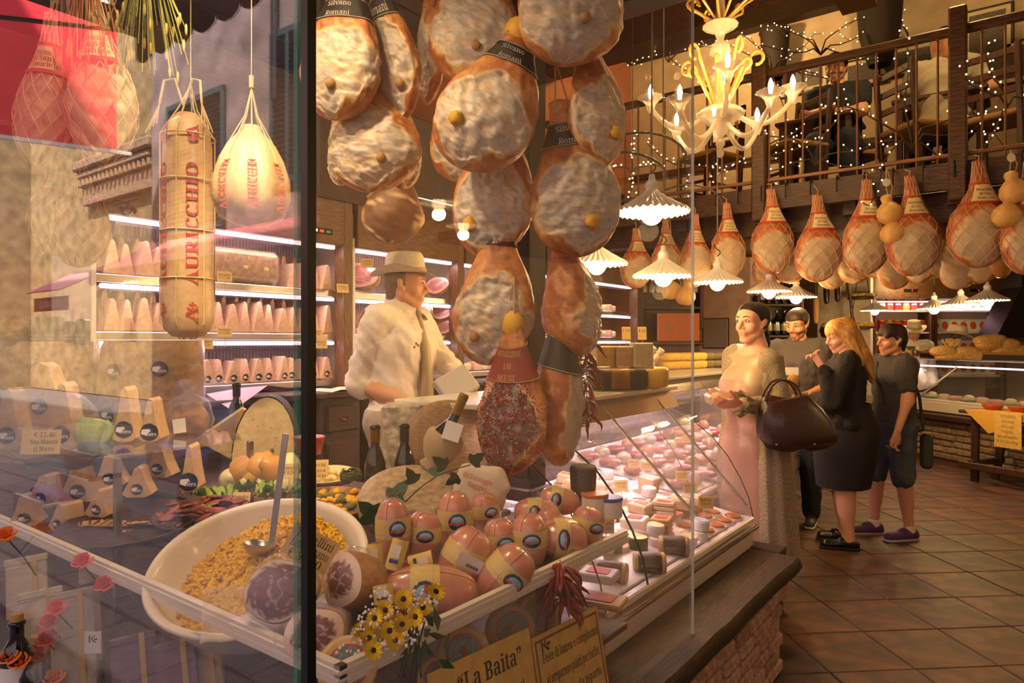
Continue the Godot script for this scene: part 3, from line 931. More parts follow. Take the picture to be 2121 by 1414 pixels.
# ---------- lamps --------------------------------------------------------------------
func omni(p: Vector3, col: Color, e: float, size: float) -> void:
	var li := OmniLight3D.new()
	li.light_color = col
	li.light_energy = e
	li.light_size = size
	li.omni_range = 30
	li.omni_attenuation = 2.0
	li.shadow_enabled = true
	li.position = p
	add_child(li)
const WARM := Color(1.0, 0.81, 0.54)
func pendant(p: Vector3, dia: float, label: String, e: float, top: float) -> void:
	# p: middle of the rim
	var t := thing("pendant_lamp", label, "lamp", T(p), "fluted white pendant lamps")
	var s := dia / 0.32
	if not cache.has("shade"):
		var m := mb()
		var pr := [[0.016, 0.118, 0], [0.024, 0.112, 0], [0.026, 0.09, 0], [0.035, 0.078, 0.1], [0.07, 0.052, 0.5], [0.115, 0.024, 0.8], [0.15, 0.004, 1.0], [0.16, -0.006, 1.0], [0.158, -0.007, 1.0], [0.148, 0.002, 1.0], [0.112, 0.02, 0.8], [0.066, 0.046, 0.5], [0.03, 0.072, 0.1], [0.02, 0.09, 0]]
		var rings := []
		for pe in pr:
			var rg := PackedVector3Array()
			for j in 132:
				var a := TAU * j / 132
				var w: float = cos(a * 33) * pe[2]
				rg.append(V(cos(a) * pe[0] * (1 + 0.014 * w), pe[1] + 0.0045 * w, sin(a) * pe[0] * (1 + 0.014 * w)))
			rings.append(rg)
		m.loft(rings)
		cache["shade"] = m.done()
		m = mb()
		m.ball(V(0, -0.005, 0), V(0.05, 0.055, 0.05), 18, 12)
		cache["globe"] = m.done()
		m = mb()
		m.lathe([[0.0, 0.16], [0.012, 0.155], [0.016, 0.13], [0.026, 0.122], [0.028, 0.1], [0.0, 0.1]], 14)
		cache["cap"] = m.done()
		m = mb()
		var hook := PackedVector3Array()
		for k in 14:
			var a := k * 0.42
			hook.append(V(sin(a) * 0.018, 0.16 + k * 0.006, cos(a) * 0.004))
		m.tube(hook, 0.003, 6)
		cache["hook"] = m.done()
	var sc := Transform3D(Basis().scaled(Vector3.ONE * s), Vector3.ZERO)
	part(t, "shade", cache["shade"], M("white enamel shade", "#ece6dc", 0.25, {"coat": 0.5}), sc)
	part(t, "bulb", cache["globe"], M("lit globe", "#fff0d0", 0.4, {"emit": "#ffdca0", "e": 7.0}), sc)
	part(t, "cap", cache["cap"], M("white enamel shade", "#ece6dc", 0.25), sc)
	part(t, "hook", cache["hook"], M("dark wire", "#2a2622", 0.5, {"metal": 0.6}), sc)
	var cm := mb()
	cm.bar(V(0, 0.24 * s, 0), V(0, top - p.y, 0), 0.004, 6)
	part(t, "cord", cm, M("grey cord", "#8a8078", 0.8))
	omni(p + V(0, -0.085 * s, 0), WARM, e, 0.045)
func lamps() -> void:
	var rows := [[1350, 437, 3.0, 0.33, "largest fluted white pendant lamp above the cheese counter"], [1236, 545, 3.5, 0.32, "fluted white pendant lamp half hidden behind the hanging hams"],
		[1374, 570, 3.6, 0.32, "bluish white pendant lamp hanging over the cheese counter behind the glass edge"], [1486, 583, 4.35, 0.32, "fluted white pendant lamp above the head of the woman in the cardigan"],
		[1593, 602, 5.1, 0.32, "fluted pendant lamp in front of the wine shelf"], [1649, 614, 5.6, 0.32, "fluted pendant lamp hanging above the bearded man"],
		[1812, 642, 8.2, 0.32, "smallest pendant lamp, near the hanging shelf at the far wall"], [1935, 638, 6.8, 0.32, "pendant lamp left of the trio over the bread counter"],
		[1990, 630, 6.4, 0.32, "middle pendant lamp of the trio over the bread counter"], [2045, 621, 5.9, 0.33, "rightmost pendant lamp over the bread counter"]]
	for r in rows:
		var p := at(r[0], r[1], r[2])
		pendant(p, r[3], r[4], LAMP_E * (1.0 if r[2] < 5.0 else 1.9), 4.9 if p.z > BZ or p.z < -7.9 else 2.5)
	for k in 3:
		# the curved iron arms some of the lamps hang from
		var a: Vector3 = [at(1426, 425, 4.0), at(1330, 330, 3.05), at(1290, 372, 3.0)][k]
		var arm := mb()
		var path := PackedVector3Array()
		for q in 12:
			var t := PI * q / 11.0
			path.append(a + RIGHT * (-0.2 * cos(t)) + V(0, 0.12 * sin(t), 0))
		arm.tube(path, 0.006, 6)
		solo("lamp_arm", ["curved iron lamp arm beyond the glass edge", "thin iron lamp arm behind the largest pendant", "short iron lamp arm beside the ham"][k], "lamp arm", arm, M("grey iron", "#6a645c", 0.4, {"metal": 0.8}))
	# lamps of the same row that hang over the entrance, outside the frame
	pendant(V(1.67, 2.485, -3.68), 0.32, "pendant lamp over the entrance aisle", LAMP_E, 4.9)
	pendant(V(2.18, 2.49, -4.54), 0.32, "second pendant lamp over the entrance aisle", LAMP_E, 4.9)
	pendant(V(-0.4, 4.62, -5.3), 0.32, "pendant lamp high over the mezzanine tables", LAMP_E * 6.5, 4.9)
	pendant(V(-2.4, 4.6, -6.5), 0.32, "pendant lamp high over the chandelier side of the mezzanine", LAMP_E * 6.5, 4.9)
	pendant(V(-1.3, 2.42, -11.2), 0.32, "pendant lamp over the far serving aisle", LAMP_E * 1.5, 4.9)
	chandelier(at(1492, 232, 4.0))
const AREA_E := 0.32
const LAMP_E := 0.42
func chandelier(p: Vector3) -> void:
	var t := thing("glass_chandelier", "blown glass chandelier with eight lit candle arms and gold scrolls", "chandelier", T(p, YAW))
	var clear := M("blown glass", "#fff2da", 0.05, {"alpha": 0.36, "spec": 1.0})
	var gold := M("gold blown glass", "#f0c060", 0.08, {"alpha": 0.75, "spec": 1.0})
	var m := mb()
	m.lathe([[0.0, -0.27], [0.018, -0.26], [0.022, -0.235], [0.008, -0.22], [0.026, -0.195], [0.026, -0.17], [0.01, -0.155], [0.04, -0.12], [0.06, -0.08], [0.13, -0.03], [0.14, -0.01], [0.1, 0.02], [0.05, 0.04], [0.03, 0.1], [0.05, 0.17], [0.055, 0.22], [0.02, 0.3], [0.06, 0.34], [0.06, 0.38], [0.02, 0.42], [0.03, 0.46], [0.1, 0.5], [0.1, 0.51], [0.03, 0.52], [0.02, 0.8]], 32, 0.03, 14)
	part(t, "stem", m, clear)
	for k in 8:
		var a := TAU * k / 8.0 + 0.2
		var dir := V(cos(a), 0, sin(a))
		var low := -0.10 if k % 2 else 0.0
		var r := 0.40 if k % 2 == 0 else 0.34
		var path := PackedVector3Array()
		for q in 15:
			var u := q / 14.0
			path.append(dir * (0.05 + (r - 0.05) * u) + V(0, 0.02 + low - 0.13 * sin(u * PI * 0.85) + 0.09 * u * u, 0))
		var am := mb()
		am.tube(path, 0.015, 8)
		var arm := part(t, "arm", am, clear)
		var e: Vector3 = path[14]
		var cm := mb()
		cm.xf = T(e)
		cm.lathe([[0.014, -0.03], [0.022, -0.01], [0.03, 0.02], [0.055, 0.05], [0.078, 0.062], [0.078, 0.065], [0.052, 0.056], [0.025, 0.026], [0.014, 0.0]], 28, 0.05, 14)
		part(arm, "cup", cm, clear)
		var bm := mb()
		bm.xf = T(e + V(0, 0.075, 0))
		bm.lathe([[0.0, -0.02], [0.01, -0.018], [0.012, 0.0], [0.016, 0.018], [0.012, 0.04], [0.004, 0.06], [0.0, 0.066]], 10)
		part(arm, "candle_bulb", bm, M("candle bulb", "#fff0d0", 0.4, {"emit": "#ffdfa8", "e": 22.0}))
		omni(t.transform * (e + V(0, 0.19, 0)), WARM, CH_E, 0.02)
	for k in 10:
		var a := TAU * k / 10.0 + 0.1
		var dir := V(cos(a), 0, sin(a))
		var big := 1.0 if k % 2 == 0 else 0.75
		var path := PackedVector3Array()
		for q in 22:
			var u := q / 21.0
			var s := 0.0 if u < 0.55 else (u - 0.55) / 0.45
			if u < 0.55:
				path.append(dir * (0.04 + 0.13 * big * u / 0.55) + V(0, 0.04 + 0.26 * big * u / 0.55, 0))
			else:
				var w := s * 4.6
				path.append(dir * (0.17 * big + 0.04 + 0.055 * big * (1 - s * 0.5) * (1 - cos(w)) - 0.04) + V(0, 0.04 + 0.26 * big + 0.06 * big * (1 - s * 0.5) * sin(w), 0))
		var sm := mb()
		sm.tube(path, 0.01, 6)
		part(t, "scroll", sm, gold)
		path = PackedVector3Array()
		for q in 20:
			var u := q / 19.0
			if u < 0.5:
				path.append(dir * (0.02 + 0.14 * u / 0.5) + V(0, 0.52 + 0.12 * big * u / 0.5, 0))
			else:
				var w := (u - 0.5) / 0.5 * 5.0
				path.append(dir * (0.16 + 0.03 * sin(w)) + V(0, 0.52 + 0.12 * big + 0.03 * (1 - cos(w)), 0))
		sm = mb()
		sm.tube(path, 0.008, 6)
		part(t, "crown_scroll", sm, gold)
	var rod := mb()
	rod.bar(V(0, 0.8, 0), V(0, 4.9 - p.y, 0), 0.008, 6)
	part(t, "chain", rod, M("grey iron", "#6a645c"))
const CH_E := 0.16
# ---------- the mezzanine ---------------------------------------------------------
const BZ := -5.2
func mezzanine() -> void:
	var wz := mat_woodx()
	slab("floor_mezzanine", V(-3.92, 2.5, -7.7), V(3.1, 2.6, BZ), mat_woodx())
	var bw := M("beam wood", "#6b4426", 0.5, {"tex": "wood", "ts": V(1.0, 9, 9), "nm": "wood", "ns": 0.5})
	slab("trim_balcony_fascia", V(-3.92, 2.44, BZ), V(1.0, 2.61, BZ + 0.05), bw)
	slab("trim_balcony_beam", V(-3.92, 2.28, BZ - 0.3), V(1.0, 2.46, BZ - 0.12), bw)
	for k in 7:
		slab("trim_joist_%d" % k, V(-3.5 + k * 0.62, 2.36, -7.6), V(-3.42 + k * 0.62, 2.5, BZ - 0.05), bw)
	slab("wall_upper_back", V(-3.92, 2.6, -7.9), V(3.1, 4.9, -7.7), M("upper plaster", "#cbb48e", 0.9, {"tex": "soft", "ts": 0.6}))
	slab("trim_upper_dado", V(-3.92, 3.45, -7.7), V(3.1, 3.52, -7.66), bw)
	slab("trim_roof_beam_1", V(-3.92, 4.2, -6.0), V(3.1, 4.45, -5.7), bw)
	slab("trim_roof_beam_2", V(-1.15, 4.05, -5.9), V(-0.9, 4.3, -0.6), bw)
	# balustrade
	var iron := M("rusty iron bar", "#7a5236", 0.5, {"metal": 0.4})
	var rl := thing("balustrade", "iron bar balustrade with dark wooden rail along the mezzanine", "railing", T(V(0, 0, BZ + 0.02)))
	part(rl, "handrail", boxm(V(4.6, 0.05, 0.07), 0.01), bw, T(V(-1.5, 3.45, 0)))
	part(rl, "bottom_rail", boxm(V(4.6, 0.025, 0.03), 0.004), iron, T(V(-1.5, 2.66, 0)))
	var bar := mb()
	bar.bar(V(0, 2.6, 0), V(0, 3.44, 0), 0.008, 6)
	var bmesh := bar.done()
	for k in 38:
		part(rl, "baluster", bmesh, iron, T(V(-3.75 + k * 0.118, 0, 0)))
	for x in [-1.566, -0.335, -2.9]:
		part(rl, "post", boxm(V(0.10, 1.22, 0.10), 0.01), bw, T(V(x, 2.97, 0.03)))
	var hook := mb()
	hook.tube(PackedVector3Array([V(0, 0.02, 0), V(0, 0.03, 0.05), V(0, -0.05, 0.06), V(0, -0.08, 0.05)]), 0.005, 6)
	var hk := hook.done()
	for k in 18:
		part(rl, "hook", hk, M("black iron", "#26282c"), T(V(-2.9 + k * 0.17, 2.58, 0.03)))
	# pictures on the upper wall
	var dimg := M("photo print", "#6e6250", 0.6, {"tex": "blotch", "ts": 6.0})
	for q in [[1665, 165, 0.5, 0.3], [1790, 150, 0.42, 0.3], [1880, 125, 0.62, 0.3], [2045, 70, 0.4, 0.5], [2100, 130, 0.5, 0.4], [1500, 260, 0.3, 0.4]]:
		var pic := thing("framed_picture", "dark framed old photograph on the upper wall, %s from the wicker cone" % ORD[taken.get("framed_picture", 0) + 1 if taken.has("framed_picture") else 0], "picture", T(on_z(q[0], q[1], -7.68)))
		part(pic, "frame", boxm(V(q[2], q[3], 0.025), 0.006), M("black frame", "#241a14", 0.4))
		part(pic, "mount", boxm(V(q[2] - 0.05, q[3] - 0.05, 0.008)), M("pale mount", "#c8b896", 0.8), T(V(0, 0, 0.012)))
		part(pic, "print", boxm(V(q[2] - 0.12, q[3] - 0.12, 0.006)), dimg, T(V(0, 0, 0.015)))
	# wicker cones on the wall that hold the light branches
	for q in [[1822, 45, 0.2, 0.62], [1605, 90, 0.15, 0.5]]:
		var wk := thing("wicker_cone", "dark %s wall basket that light branches grow from" % ["wide wicker", "slim wicker"][taken.get("wicker_cone", -1) + 1], "basket", T(on_z(q[0], q[1] + 25, -7.5)))
		var m := mb()
		m.lathe([[q[2] * 0.5, -q[3] / 2], [q[2] * 0.9, 0], [q[2], q[3] / 2], [q[2] * 0.92, q[3] / 2], [q[2] * 0.8, 0]], 24, 0.03, 12)
		part(wk, "basket", m, M("dark wicker", "#3a2818", 0.8, {"tex": "speck", "ts": 8.0}))
		var rm := mb()
		rm.tube(circle(V(0, q[3] / 2, 0), q[2], 20), 0.015, 6)
		part(wk, "rim", rm, M("dark wicker", "#3a2818"))
	# bare branches wound with tiny lights
	var spots := [[1600, 100, 6.6, 0.5, 70, "dense bare branch of tiny lights beside the dark wall basket"], [1700, 60, 6.6, 0.5, 60, "branch of tiny lights reaching across the cream upper wall"], [1880, 60, 6.7, 0.25, 24, "thin branch of tiny lights curling right of the wicker cone"],
		[1690, 285, 5.05, 0.42, 46, "branch of tiny lights on the balustrade before the seated man"], [1890, 230, 4.55, 0.5, 60, "branch of tiny lights on the balustrade below the seated woman"], [2085, 170, 4.3, 0.32, 44, "branch of tiny lights at the right end of the balustrade"],
		[1570, 300, 5.3, 0.32, 40, "branch of tiny lights below the chandelier"], [1420, 320, 5.6, 0.3, 26, "faint branch of tiny lights behind the chandelier"], [1310, 330, 4.6, 0.18, 24, "small cluster of tiny lights above the largest pendant lamp"], [1385, 90, 6.4, 0.35, 36, "branch of tiny lights on the terracotta wall"]]
	for s in spots:
		light_branch(s)
	# tables and chairs upstairs
	for q in [[1700, 5.9], [1950, 5.35]]:
		var c := at(q[0], 300, q[1])
		var tb := thing("cafe_table", "dark wooden cafe table on the mezzanine by the %s" % ("seated man" if q[0] < 1800 else "seated woman"), "table", T(V(c.x, 2.6, c.z)))
		part(tb, "table_top", boxm(V(0.62, 0.035, 0.55), 0.008), mat_woodx(), T(V(0, 0.73, 0)))
		for s in [[-1, -1], [1, -1], [-1, 1], [1, 1]]:
			part(tb, "leg", boxm(V(0.045, 0.72, 0.045), 0.004), mat_wood(), T(V(s[0] * 0.26, 0.36, s[1] * 0.22)))
	for q in [[1762, 5.9, 0.9, "wooden chair the seated man turns on"], [1905, 5.1, 2.4, "wooden chair of the woman in the patterned blouse"], [1640, 5.6, -0.6, "empty wooden chair behind the balusters left of the seated man"], [1470, 5.9, -0.3, "empty wooden chair behind the chandelier"], [2075, 4.9, 2.8, "wooden chair at the right end of the mezzanine"]]:
		var c := at(q[0], 300, q[1])
		cafe_chair(V(c.x, 2.6, c.z), q[2], q[3])
func circle(c: Vector3, r: float, k: int) -> PackedVector3Array:
	var o := PackedVector3Array()
	for i in k + 1:
		var a := TAU * i / k
		o.append(c + V(cos(a) * r, 0, sin(a) * r))
	return o
func cafe_chair(p: Vector3, yaw: float, label: String) -> void:
	var t := thing("cafe_chair", label, "chair", T(p, yaw), "mezzanine chairs")
	var w := M("chair wood", "#5e351c", 0.45, {"tex": "wood", "ts": V(8, 1.4, 8)})
	part(t, "seat", boxm(V(0.4, 0.04, 0.4), 0.012), M("rush seat", "#a5783a", 0.8, {"tex": "fine", "ts": 5.0}), T(V(0, 0.45, 0)))
	for s in [-1, 1]:
		part(t, "leg", boxm(V(0.035, 0.45, 0.035), 0.004), w, T(V(s * 0.18, 0.225, 0.18)))
		part(t, "leg", boxm(V(0.035, 0.92, 0.035), 0.004), w, T(V(s * 0.18, 0.45, -0.19), 0, -0.08))
		part(t, "stretcher", boxm(V(0.02, 0.02, 0.36)), w, T(V(s * 0.18, 0.18, 0)))
	for k in 3:
		part(t, "slat", boxm(V(0.34, 0.05, 0.018), 0.004), w, T(V(0, 0.6 + k * 0.13, -0.2 - k * 0.008)))
	part(t, "stretcher", boxm(V(0.34, 0.02, 0.02)), w, T(V(0, 0.22, 0.18)))
func light_branch(s: Array) -> void:
	var t := thing("light_branch", s[5], "fairy lights", T(at(s[0], s[1], s[2]), YAW), "branches of tiny lights")
	var r: float = s[3]
	var wood := mb()
	var lights := mb()
	var twigs := maxi(4, int(s[4] / 9.0))
	for k in twigs:
		var a := TAU * k / twigs + rnd(-0.3, 0.3)
		var path := PackedVector3Array([V(0, -r * 0.5, 0)])
		var p := V(0, -r * 0.3, 0)
		var d := V(cos(a), sin(a) * 0.6, rnd(-0.15, 0.15))
		for q in 7:
			p += d * r / 5.0 * rnd(0.7, 1.1)
			d = (d + V(rnd(-0.35, 0.35), rnd(-0.3, 0.3), rnd(-0.1, 0.1))).normalized()
			path.append(p)
			if q > 0:
				lights.ball(p + V(rnd(-0.01, 0.01), 0.01, 0.012), Vector3.ONE * 0.0056, 6, 4)
				if q % 2 == 0:
					var e := p + V(rnd(-1, 1), rnd(-1, 1), 0) * r * 0.2
					wood.bar(p, e, 0.0025, 4)
					lights.ball(e, Vector3.ONE * 0.0056, 6, 4)
		wood.tube(path, [0.008, 0.007, 0.006, 0.005, 0.004, 0.004, 0.003, 0.003], 5)
	if s[0] == 1310:
		wood.bar(V(0, -r * 0.5, 0), V(0, 4.9 - t.position.y, 0), 0.003, 4)
	part(t, "twigs", wood, M("bare twig", "#3c2616", 0.8))
	var lp := part(t, "bulb_lights", lights, M("tiny warm bulb", "#ffe8b0", 0.4, {"emit": "#ffd890", "e": 9.0}))
	lp.set_meta("kind", "stuff")
# ---------- hams -------------------------------------------------------------------
const HP := [[0.0, 0.0], [0.015, 0.26], [0.04, 0.45], [0.08, 0.63], [0.14, 0.8], [0.22, 0.93], [0.31, 1.0], [0.4, 0.99], [0.5, 0.9], [0.6, 0.75], [0.7, 0.57], [0.78, 0.44], [0.86, 0.33], [0.93, 0.27], [0.985, 0.25], [1.0, 0.0]]
func hprof(t: float) -> float:
	for i in HP.size() - 1:
		if t <= HP[i + 1][0]:
			var u: float = (t - HP[i][0]) / (HP[i + 1][0] - HP[i][0])
			if i == 0:
				return sqrt(u) * HP[1][1]
			return lerpf(HP[i][1], HP[i + 1][1], u)
	return 0.0
var neck_in := 0.0
func ham_point(t: float, a: float, w: float, l: float, th: float, seed_: float, grow := 0.0) -> Vector3:
	var r := hprof(t) * (1.0 - neck_in * smoothstep(0.42, 0.78, t))
	var x := cos(a) * (w * 0.5 * r + grow)
	var s := sin(a)
	var z := s * (th * 0.5 * r + grow) * (0.82 if s > 0 else 1.05)
	var y := t * l
	var bump := nz.get_noise_3d(cos(a) * 1.1 + seed_, t * 2.6, s * 1.1) * 0.1 + nz.get_noise_3d(cos(a) * 3.0 + seed_, t * 7.0, s * 3.0) * 0.035
	var lean := 0.10 * w * sin(t * PI) + 0.02 * w * sin(t * 9.0 + seed_)
	return V(x * (1.0 + bump) + lean * 0.5, y, z * (1.0 + bump * 1.2))
func ham_mesh(w: float, l: float, th: float, sd: float, kind: String, rows := 64, segs := 56) -> MB:
	# shank up; the cut, cured face looks towards +z
	var rings := []
	var cols := []
	for i in rows + 1:
		var t := pow(float(i) / rows, 1.15)
		var rg := PackedVector3Array()
		var cg := PackedColorArray()
		for j in segs:
			var a := TAU * j / segs
			var p := ham_point(t, a, w, l, th, sd)
			var ca := cos(a)
			var sa := sin(a)
			var n1 := nz.get_noise_3d(p.x * 6.0 / w * 0.5 + sd, p.y * 8.0, p.z * 8.0 + sd)
			var n0 := nz.get_noise_3d(p.x * 5.0 + sd * 3.0, p.y * 5.0, p.z * 5.0)
			var n2 := nz.get_noise_3d(p.x * 22.0 + sd, p.y * 22.0, p.z * 22.0)
			var n3 := nz.get_noise_3d(p.x * 70.0, p.y * 70.0 + sd, p.z * 70.0)
			var n4 := nz.get_noise_3d(p.x * 40.0 + sd, p.y * 130.0, p.z * 40.0)
			# cut face: an oval on the +z side
			var ex := (ca - 0.05 * sin(sd)) / 0.93
			var ey := (t - (0.25 if kind == "net" else 0.31)) / ((0.25 if kind == "net" else 0.31) + 0.03 * sin(sd * 3.0))
			var f := 1.0 - (ex * ex + ey * ey) + n1 * 0.5 + n0 * 0.5
			var face := smoothstep(0.0, 0.08, f) * smoothstep(-0.05, 0.2, sa)
			var rim := smoothstep(-0.22, 0.0, f) * (1.0 - face) * smoothstep(-0.3, 0.1, sa)
			var skin := Color(0.36, 0.10, 0.022).lerp(Color(0.58, 0.22, 0.055), clampf(0.5 + n1 * 1.6, 0, 1))
			skin = skin.lerp(Color(0.27, 0.095, 0.03), clampf(n2 * 1.4 - 0.1, 0, 0.75))
			skin = skin.lerp(Color(0.72, 0.44, 0.18), clampf(-n2 * 1.5 - 0.25, 0, 0.7))
			var fat := Color(0.68, 0.44, 0.17).lerp(Color(0.74, 0.55, 0.28), clampf(0.5 + n2 * 2.0, 0, 1))
			var cut := Color(0.62, 0.53, 0.385).lerp(Color(0.48, 0.42, 0.34), clampf(0.45 + n1 * 1.9, 0, 1))
			cut = cut.lerp(Color(0.60, 0.40, 0.19), clampf(n2 * 2.4 + n0 * 1.6 - 0.16, 0, 0.62))
			cut = cut.lerp(Color(0.34, 0.29, 0.235), clampf(-n2 * 2.4 - n0 * 1.2 - 0.24 + n3 * 0.7, 0, 0.6))
			cut = cut.lerp(Color(0.76, 0.69, 0.57), clampf(n3 * 1.5 - 0.2, 0, 0.5))
			cut = cut.lerp(Color(0.30, 0.25, 0.2), clampf(n4 * 2.4 - 0.62, 0, 0.55))
			skin = skin.lerp(Color(0.16, 0.055, 0.02), clampf(n4 * 2.4 - 0.6, 0, 0.5))
			if kind == "smoked":
				skin = skin.lerp(Color(0.10, 0.04, 0.015), 0.8)
				cut = skin
			if kind == "grey":
				cut = cut.lerp(Color(0.40, 0.33, 0.24), 0.5)
			if kind == "pepper":
				cut = Color(0.30, 0.22, 0.17).lerp(Color(0.22, 0.19, 0.17), clampf(0.5 + n2 * 2, 0, 1))
			if kind == "net":
				skin = skin.lerp(Color(0.42, 0.085, 0.02), 0.55)
				cut = cut.lerp(Color(0.50, 0.36, 0.2), 0.45)
			if kind == "dark":
				skin = skin.lerp(Color(0.36, 0.19, 0.07), 0.6)
				cut = cut.lerp(Color(0.45, 0.30, 0.14), 0.55)
			p *= 1.0
			if face > 0.3 and sa > 0.0:
				# dented, wrinkled cut surface
				p.z -= 0.007 * smoothstep(0.0, 0.25, f) + n2 * 0.011 + n3 * 0.003
			rg.append(p)
			cg.append(skin.lerp(fat, rim).lerp(cut, face))
		rings.append(rg); cols.append(cg)
	var m := mb()
	m.loft(rings, true, false, false, cols)
	return m
func mat_ham() -> Material:
	return M("cured ham", "#ffffff", 0.5, {"vc": true, "nm": "lump", "ns": 0.4, "ts": 9.0, "coat": 0.15, "cr": 0.35})
func band_mesh(t0: float, t1: float, w: float, l: float, th: float, sd: float, skew: float) -> MB:
	var rings := []
	for i in 5:
		var u := i / 4.0
		var rg := PackedVector3Array()
		for j in 36:
			var a := TAU * j / 36
			rg.append(ham_point(lerpf(t0, t1, u) - skew * sin(a) * 0.1, a, w, l, th, sd, 0.004))
		rings.append(rg)
	var m := mb()
	m.loft(rings)
	return m
func hang_ham(b: Array, a: Array, wpx: float, d: float, yaw: float, o: Dictionary) -> void:
	var B := at(b[0], b[1], d)
	var A := at(a[0], a[1], d)
	var l := B.distance_to(A)
	var w := wpx * d / F * 1.04
	var th: float = w * o.get("thick", 0.66)
	var sd: float = o.sd
	# stand the ham on its axis
	var up := (A - B).normalized()
	var fw := Basis(Vector3.UP, YAW + yaw) * V(0, 0, 1)
	var x := up.cross(fw).normalized()
	var zz := x.cross(up).normalized()
	var t := thing("cured_ham", o.label, "ham", Transform3D(Basis(x, up, zz), B), "hams hung around the post")
	part(t, "meat", ham_mesh(w, l, th, sd, o.get("kind", "white"), 104, 92), mat_ham())
	if o.has("knob"):
		var kt: float = o.knob[1]
		var ka: float = o.knob[0]
		var kp := ham_point(kt, ka, w, l, th, sd)
		var km := mb()
		km.xf = T(kp)
		km.ball(Vector3.ZERO, V(0.017, 0.018, 0.016), 12, 8)
		if o.get("foil", false):
			km.xf = T(kp + V(0, -0.005, 0.002))
			km.ball(Vector3.ZERO, V(0.021, 0.021, 0.015), 14, 9)
			for i in km.v.size():
				km.v[i] = kp + (km.v[i] - kp) * (1.0 + 0.5 * nz.get_noise_3dv(km.v[i] * 170.0))
			part(t, "foil_cap", km, M("gold foil", "#d9a62e", 0.22, {"metal": 1.0, "nm": "crumple", "ns": 1.0, "ts": 20.0}))
		else:
			part(t, "bone_knob", km, M("bone knob", "#a67a44", 0.6))
	if o.has("band"):
		var q: Array = o.band
		var bm := part(t, "label_band", band_mesh(q[0], q[1], w, l, th, sd, q[2]), M("label " + q[3], q[3], 0.55, {"tex": "soft", "ts": 5.0}))
		var edge := mb()
		for u in [q[0] + 0.006, q[1] - 0.006]:
			var path := PackedVector3Array()
			for j in 33:
				var an := TAU * j / 32
				path.append(ham_point(u - q[2] * sin(an) * 0.1, an, w, l, th, sd, 0.005))
			edge.tube(path, 0.0011, 5)
		part(bm, "edging", edge, M("edging " + q[4], q[4], 0.5))
		var wr := mb()
		var lines: Array = q[5]
		for k in lines.size():
			var tt := lerpf(q[1], q[0], (k + 0.6) / lines.size())
			var hgt: float = (q[1] - q[0]) * l / lines.size() * 0.62
			var rad := w * 0.5 * hprof(tt)
			write(wr, lines[k], hgt, Transform3D.IDENTITY, {"italic": q[6], "fit": rad * 1.5, "map": func(p: Vector3) -> Vector3:
				var an := PI / 2 - p.x / maxf(rad, 0.02)
				var s := ham_point(clampf(tt + p.y / l - q[2] * sin(an) * 0.1, 0.02, 0.98), an, w, l, th, sd, 0.0062)
				return s})
		part(bm, "lettering", wr, M("edging " + q[4], q[4], 0.5))
	if o.get("cord", true):
		var cm := mb()
		for s in [-1, 1]:
			cm.tube(PackedVector3Array([V(s * w * 0.1, l * 0.9, 0.02), V(s * w * 0.06, l * 1.0, 0.015), V(0, l * 1.25, 0)]), 0.003, 5)
		part(t, "cord", cm, M("hemp cord", "#b39a70", 0.9))
	if o.get("shank", false):
		var sm := mb()
		sm.ball(V(0.0, l * 0.95, 0), V(w * 0.16, l * 0.09, th * 0.18), 12, 8)
		part(t, "foil_shank", sm, M("gold foil", "#d9a62e"))
	if o.get("kind", "") == "pepper":
		var mm := MultiMesh.new()
		mm.transform_format = MultiMesh.TRANSFORM_3D
		mm.use_colors = true
		var pb := mb()
		pb.ball(Vector3.ZERO, Vector3.ONE * 0.0026, 6, 4)
		mm.mesh = pb.done()
		var list := []
		var guard := 0
		while list.size() < 4200 and guard < 30000:
			guard += 1
			var tt := rnd(0.0, 0.66)
			var an := rnd(0.02, PI + 0.55)
			if nz.get_noise_2d(an * 2.2, tt * 9.0) < -0.24:
				continue
			var ex := cos(an) / 1.12
			var ey := (tt - 0.3) / 0.36
			if ex * ex + ey * ey > 1.0 and sin(an) > 0 and cos(an) > 0.0:
				continue
			list.append(ham_point(tt, an, w, l, th, sd, rnd(-0.007, 0.001)))
		mm.instance_count = list.size()
		for k in list.size():
			mm.set_instance_transform(k, Transform3D(Basis().scaled(Vector3.ONE * rnd(0.7, 1.2)), list[k]))
			mm.set_instance_color(k, [Color(0.36, 0.02, 0.018), Color(0.42, 0.035, 0.025), Color(0.25, 0.012, 0.012), Color(0.25, 0.2, 0.09), Color(0.6, 0.5, 0.36)][[0, 0, 1, 1, 2, 2, 0, 3, 4][rng.randi() % 9]])
		var mi := MultiMeshInstance3D.new()
		mi.name = "peppercorns"
		mi.multimesh = mm
		mi.material_override = M("peppercorn", "#ffffff", 0.5, {"vc": true})
		mi.set_meta("kind", "stuff")
		t.add_child(mi)
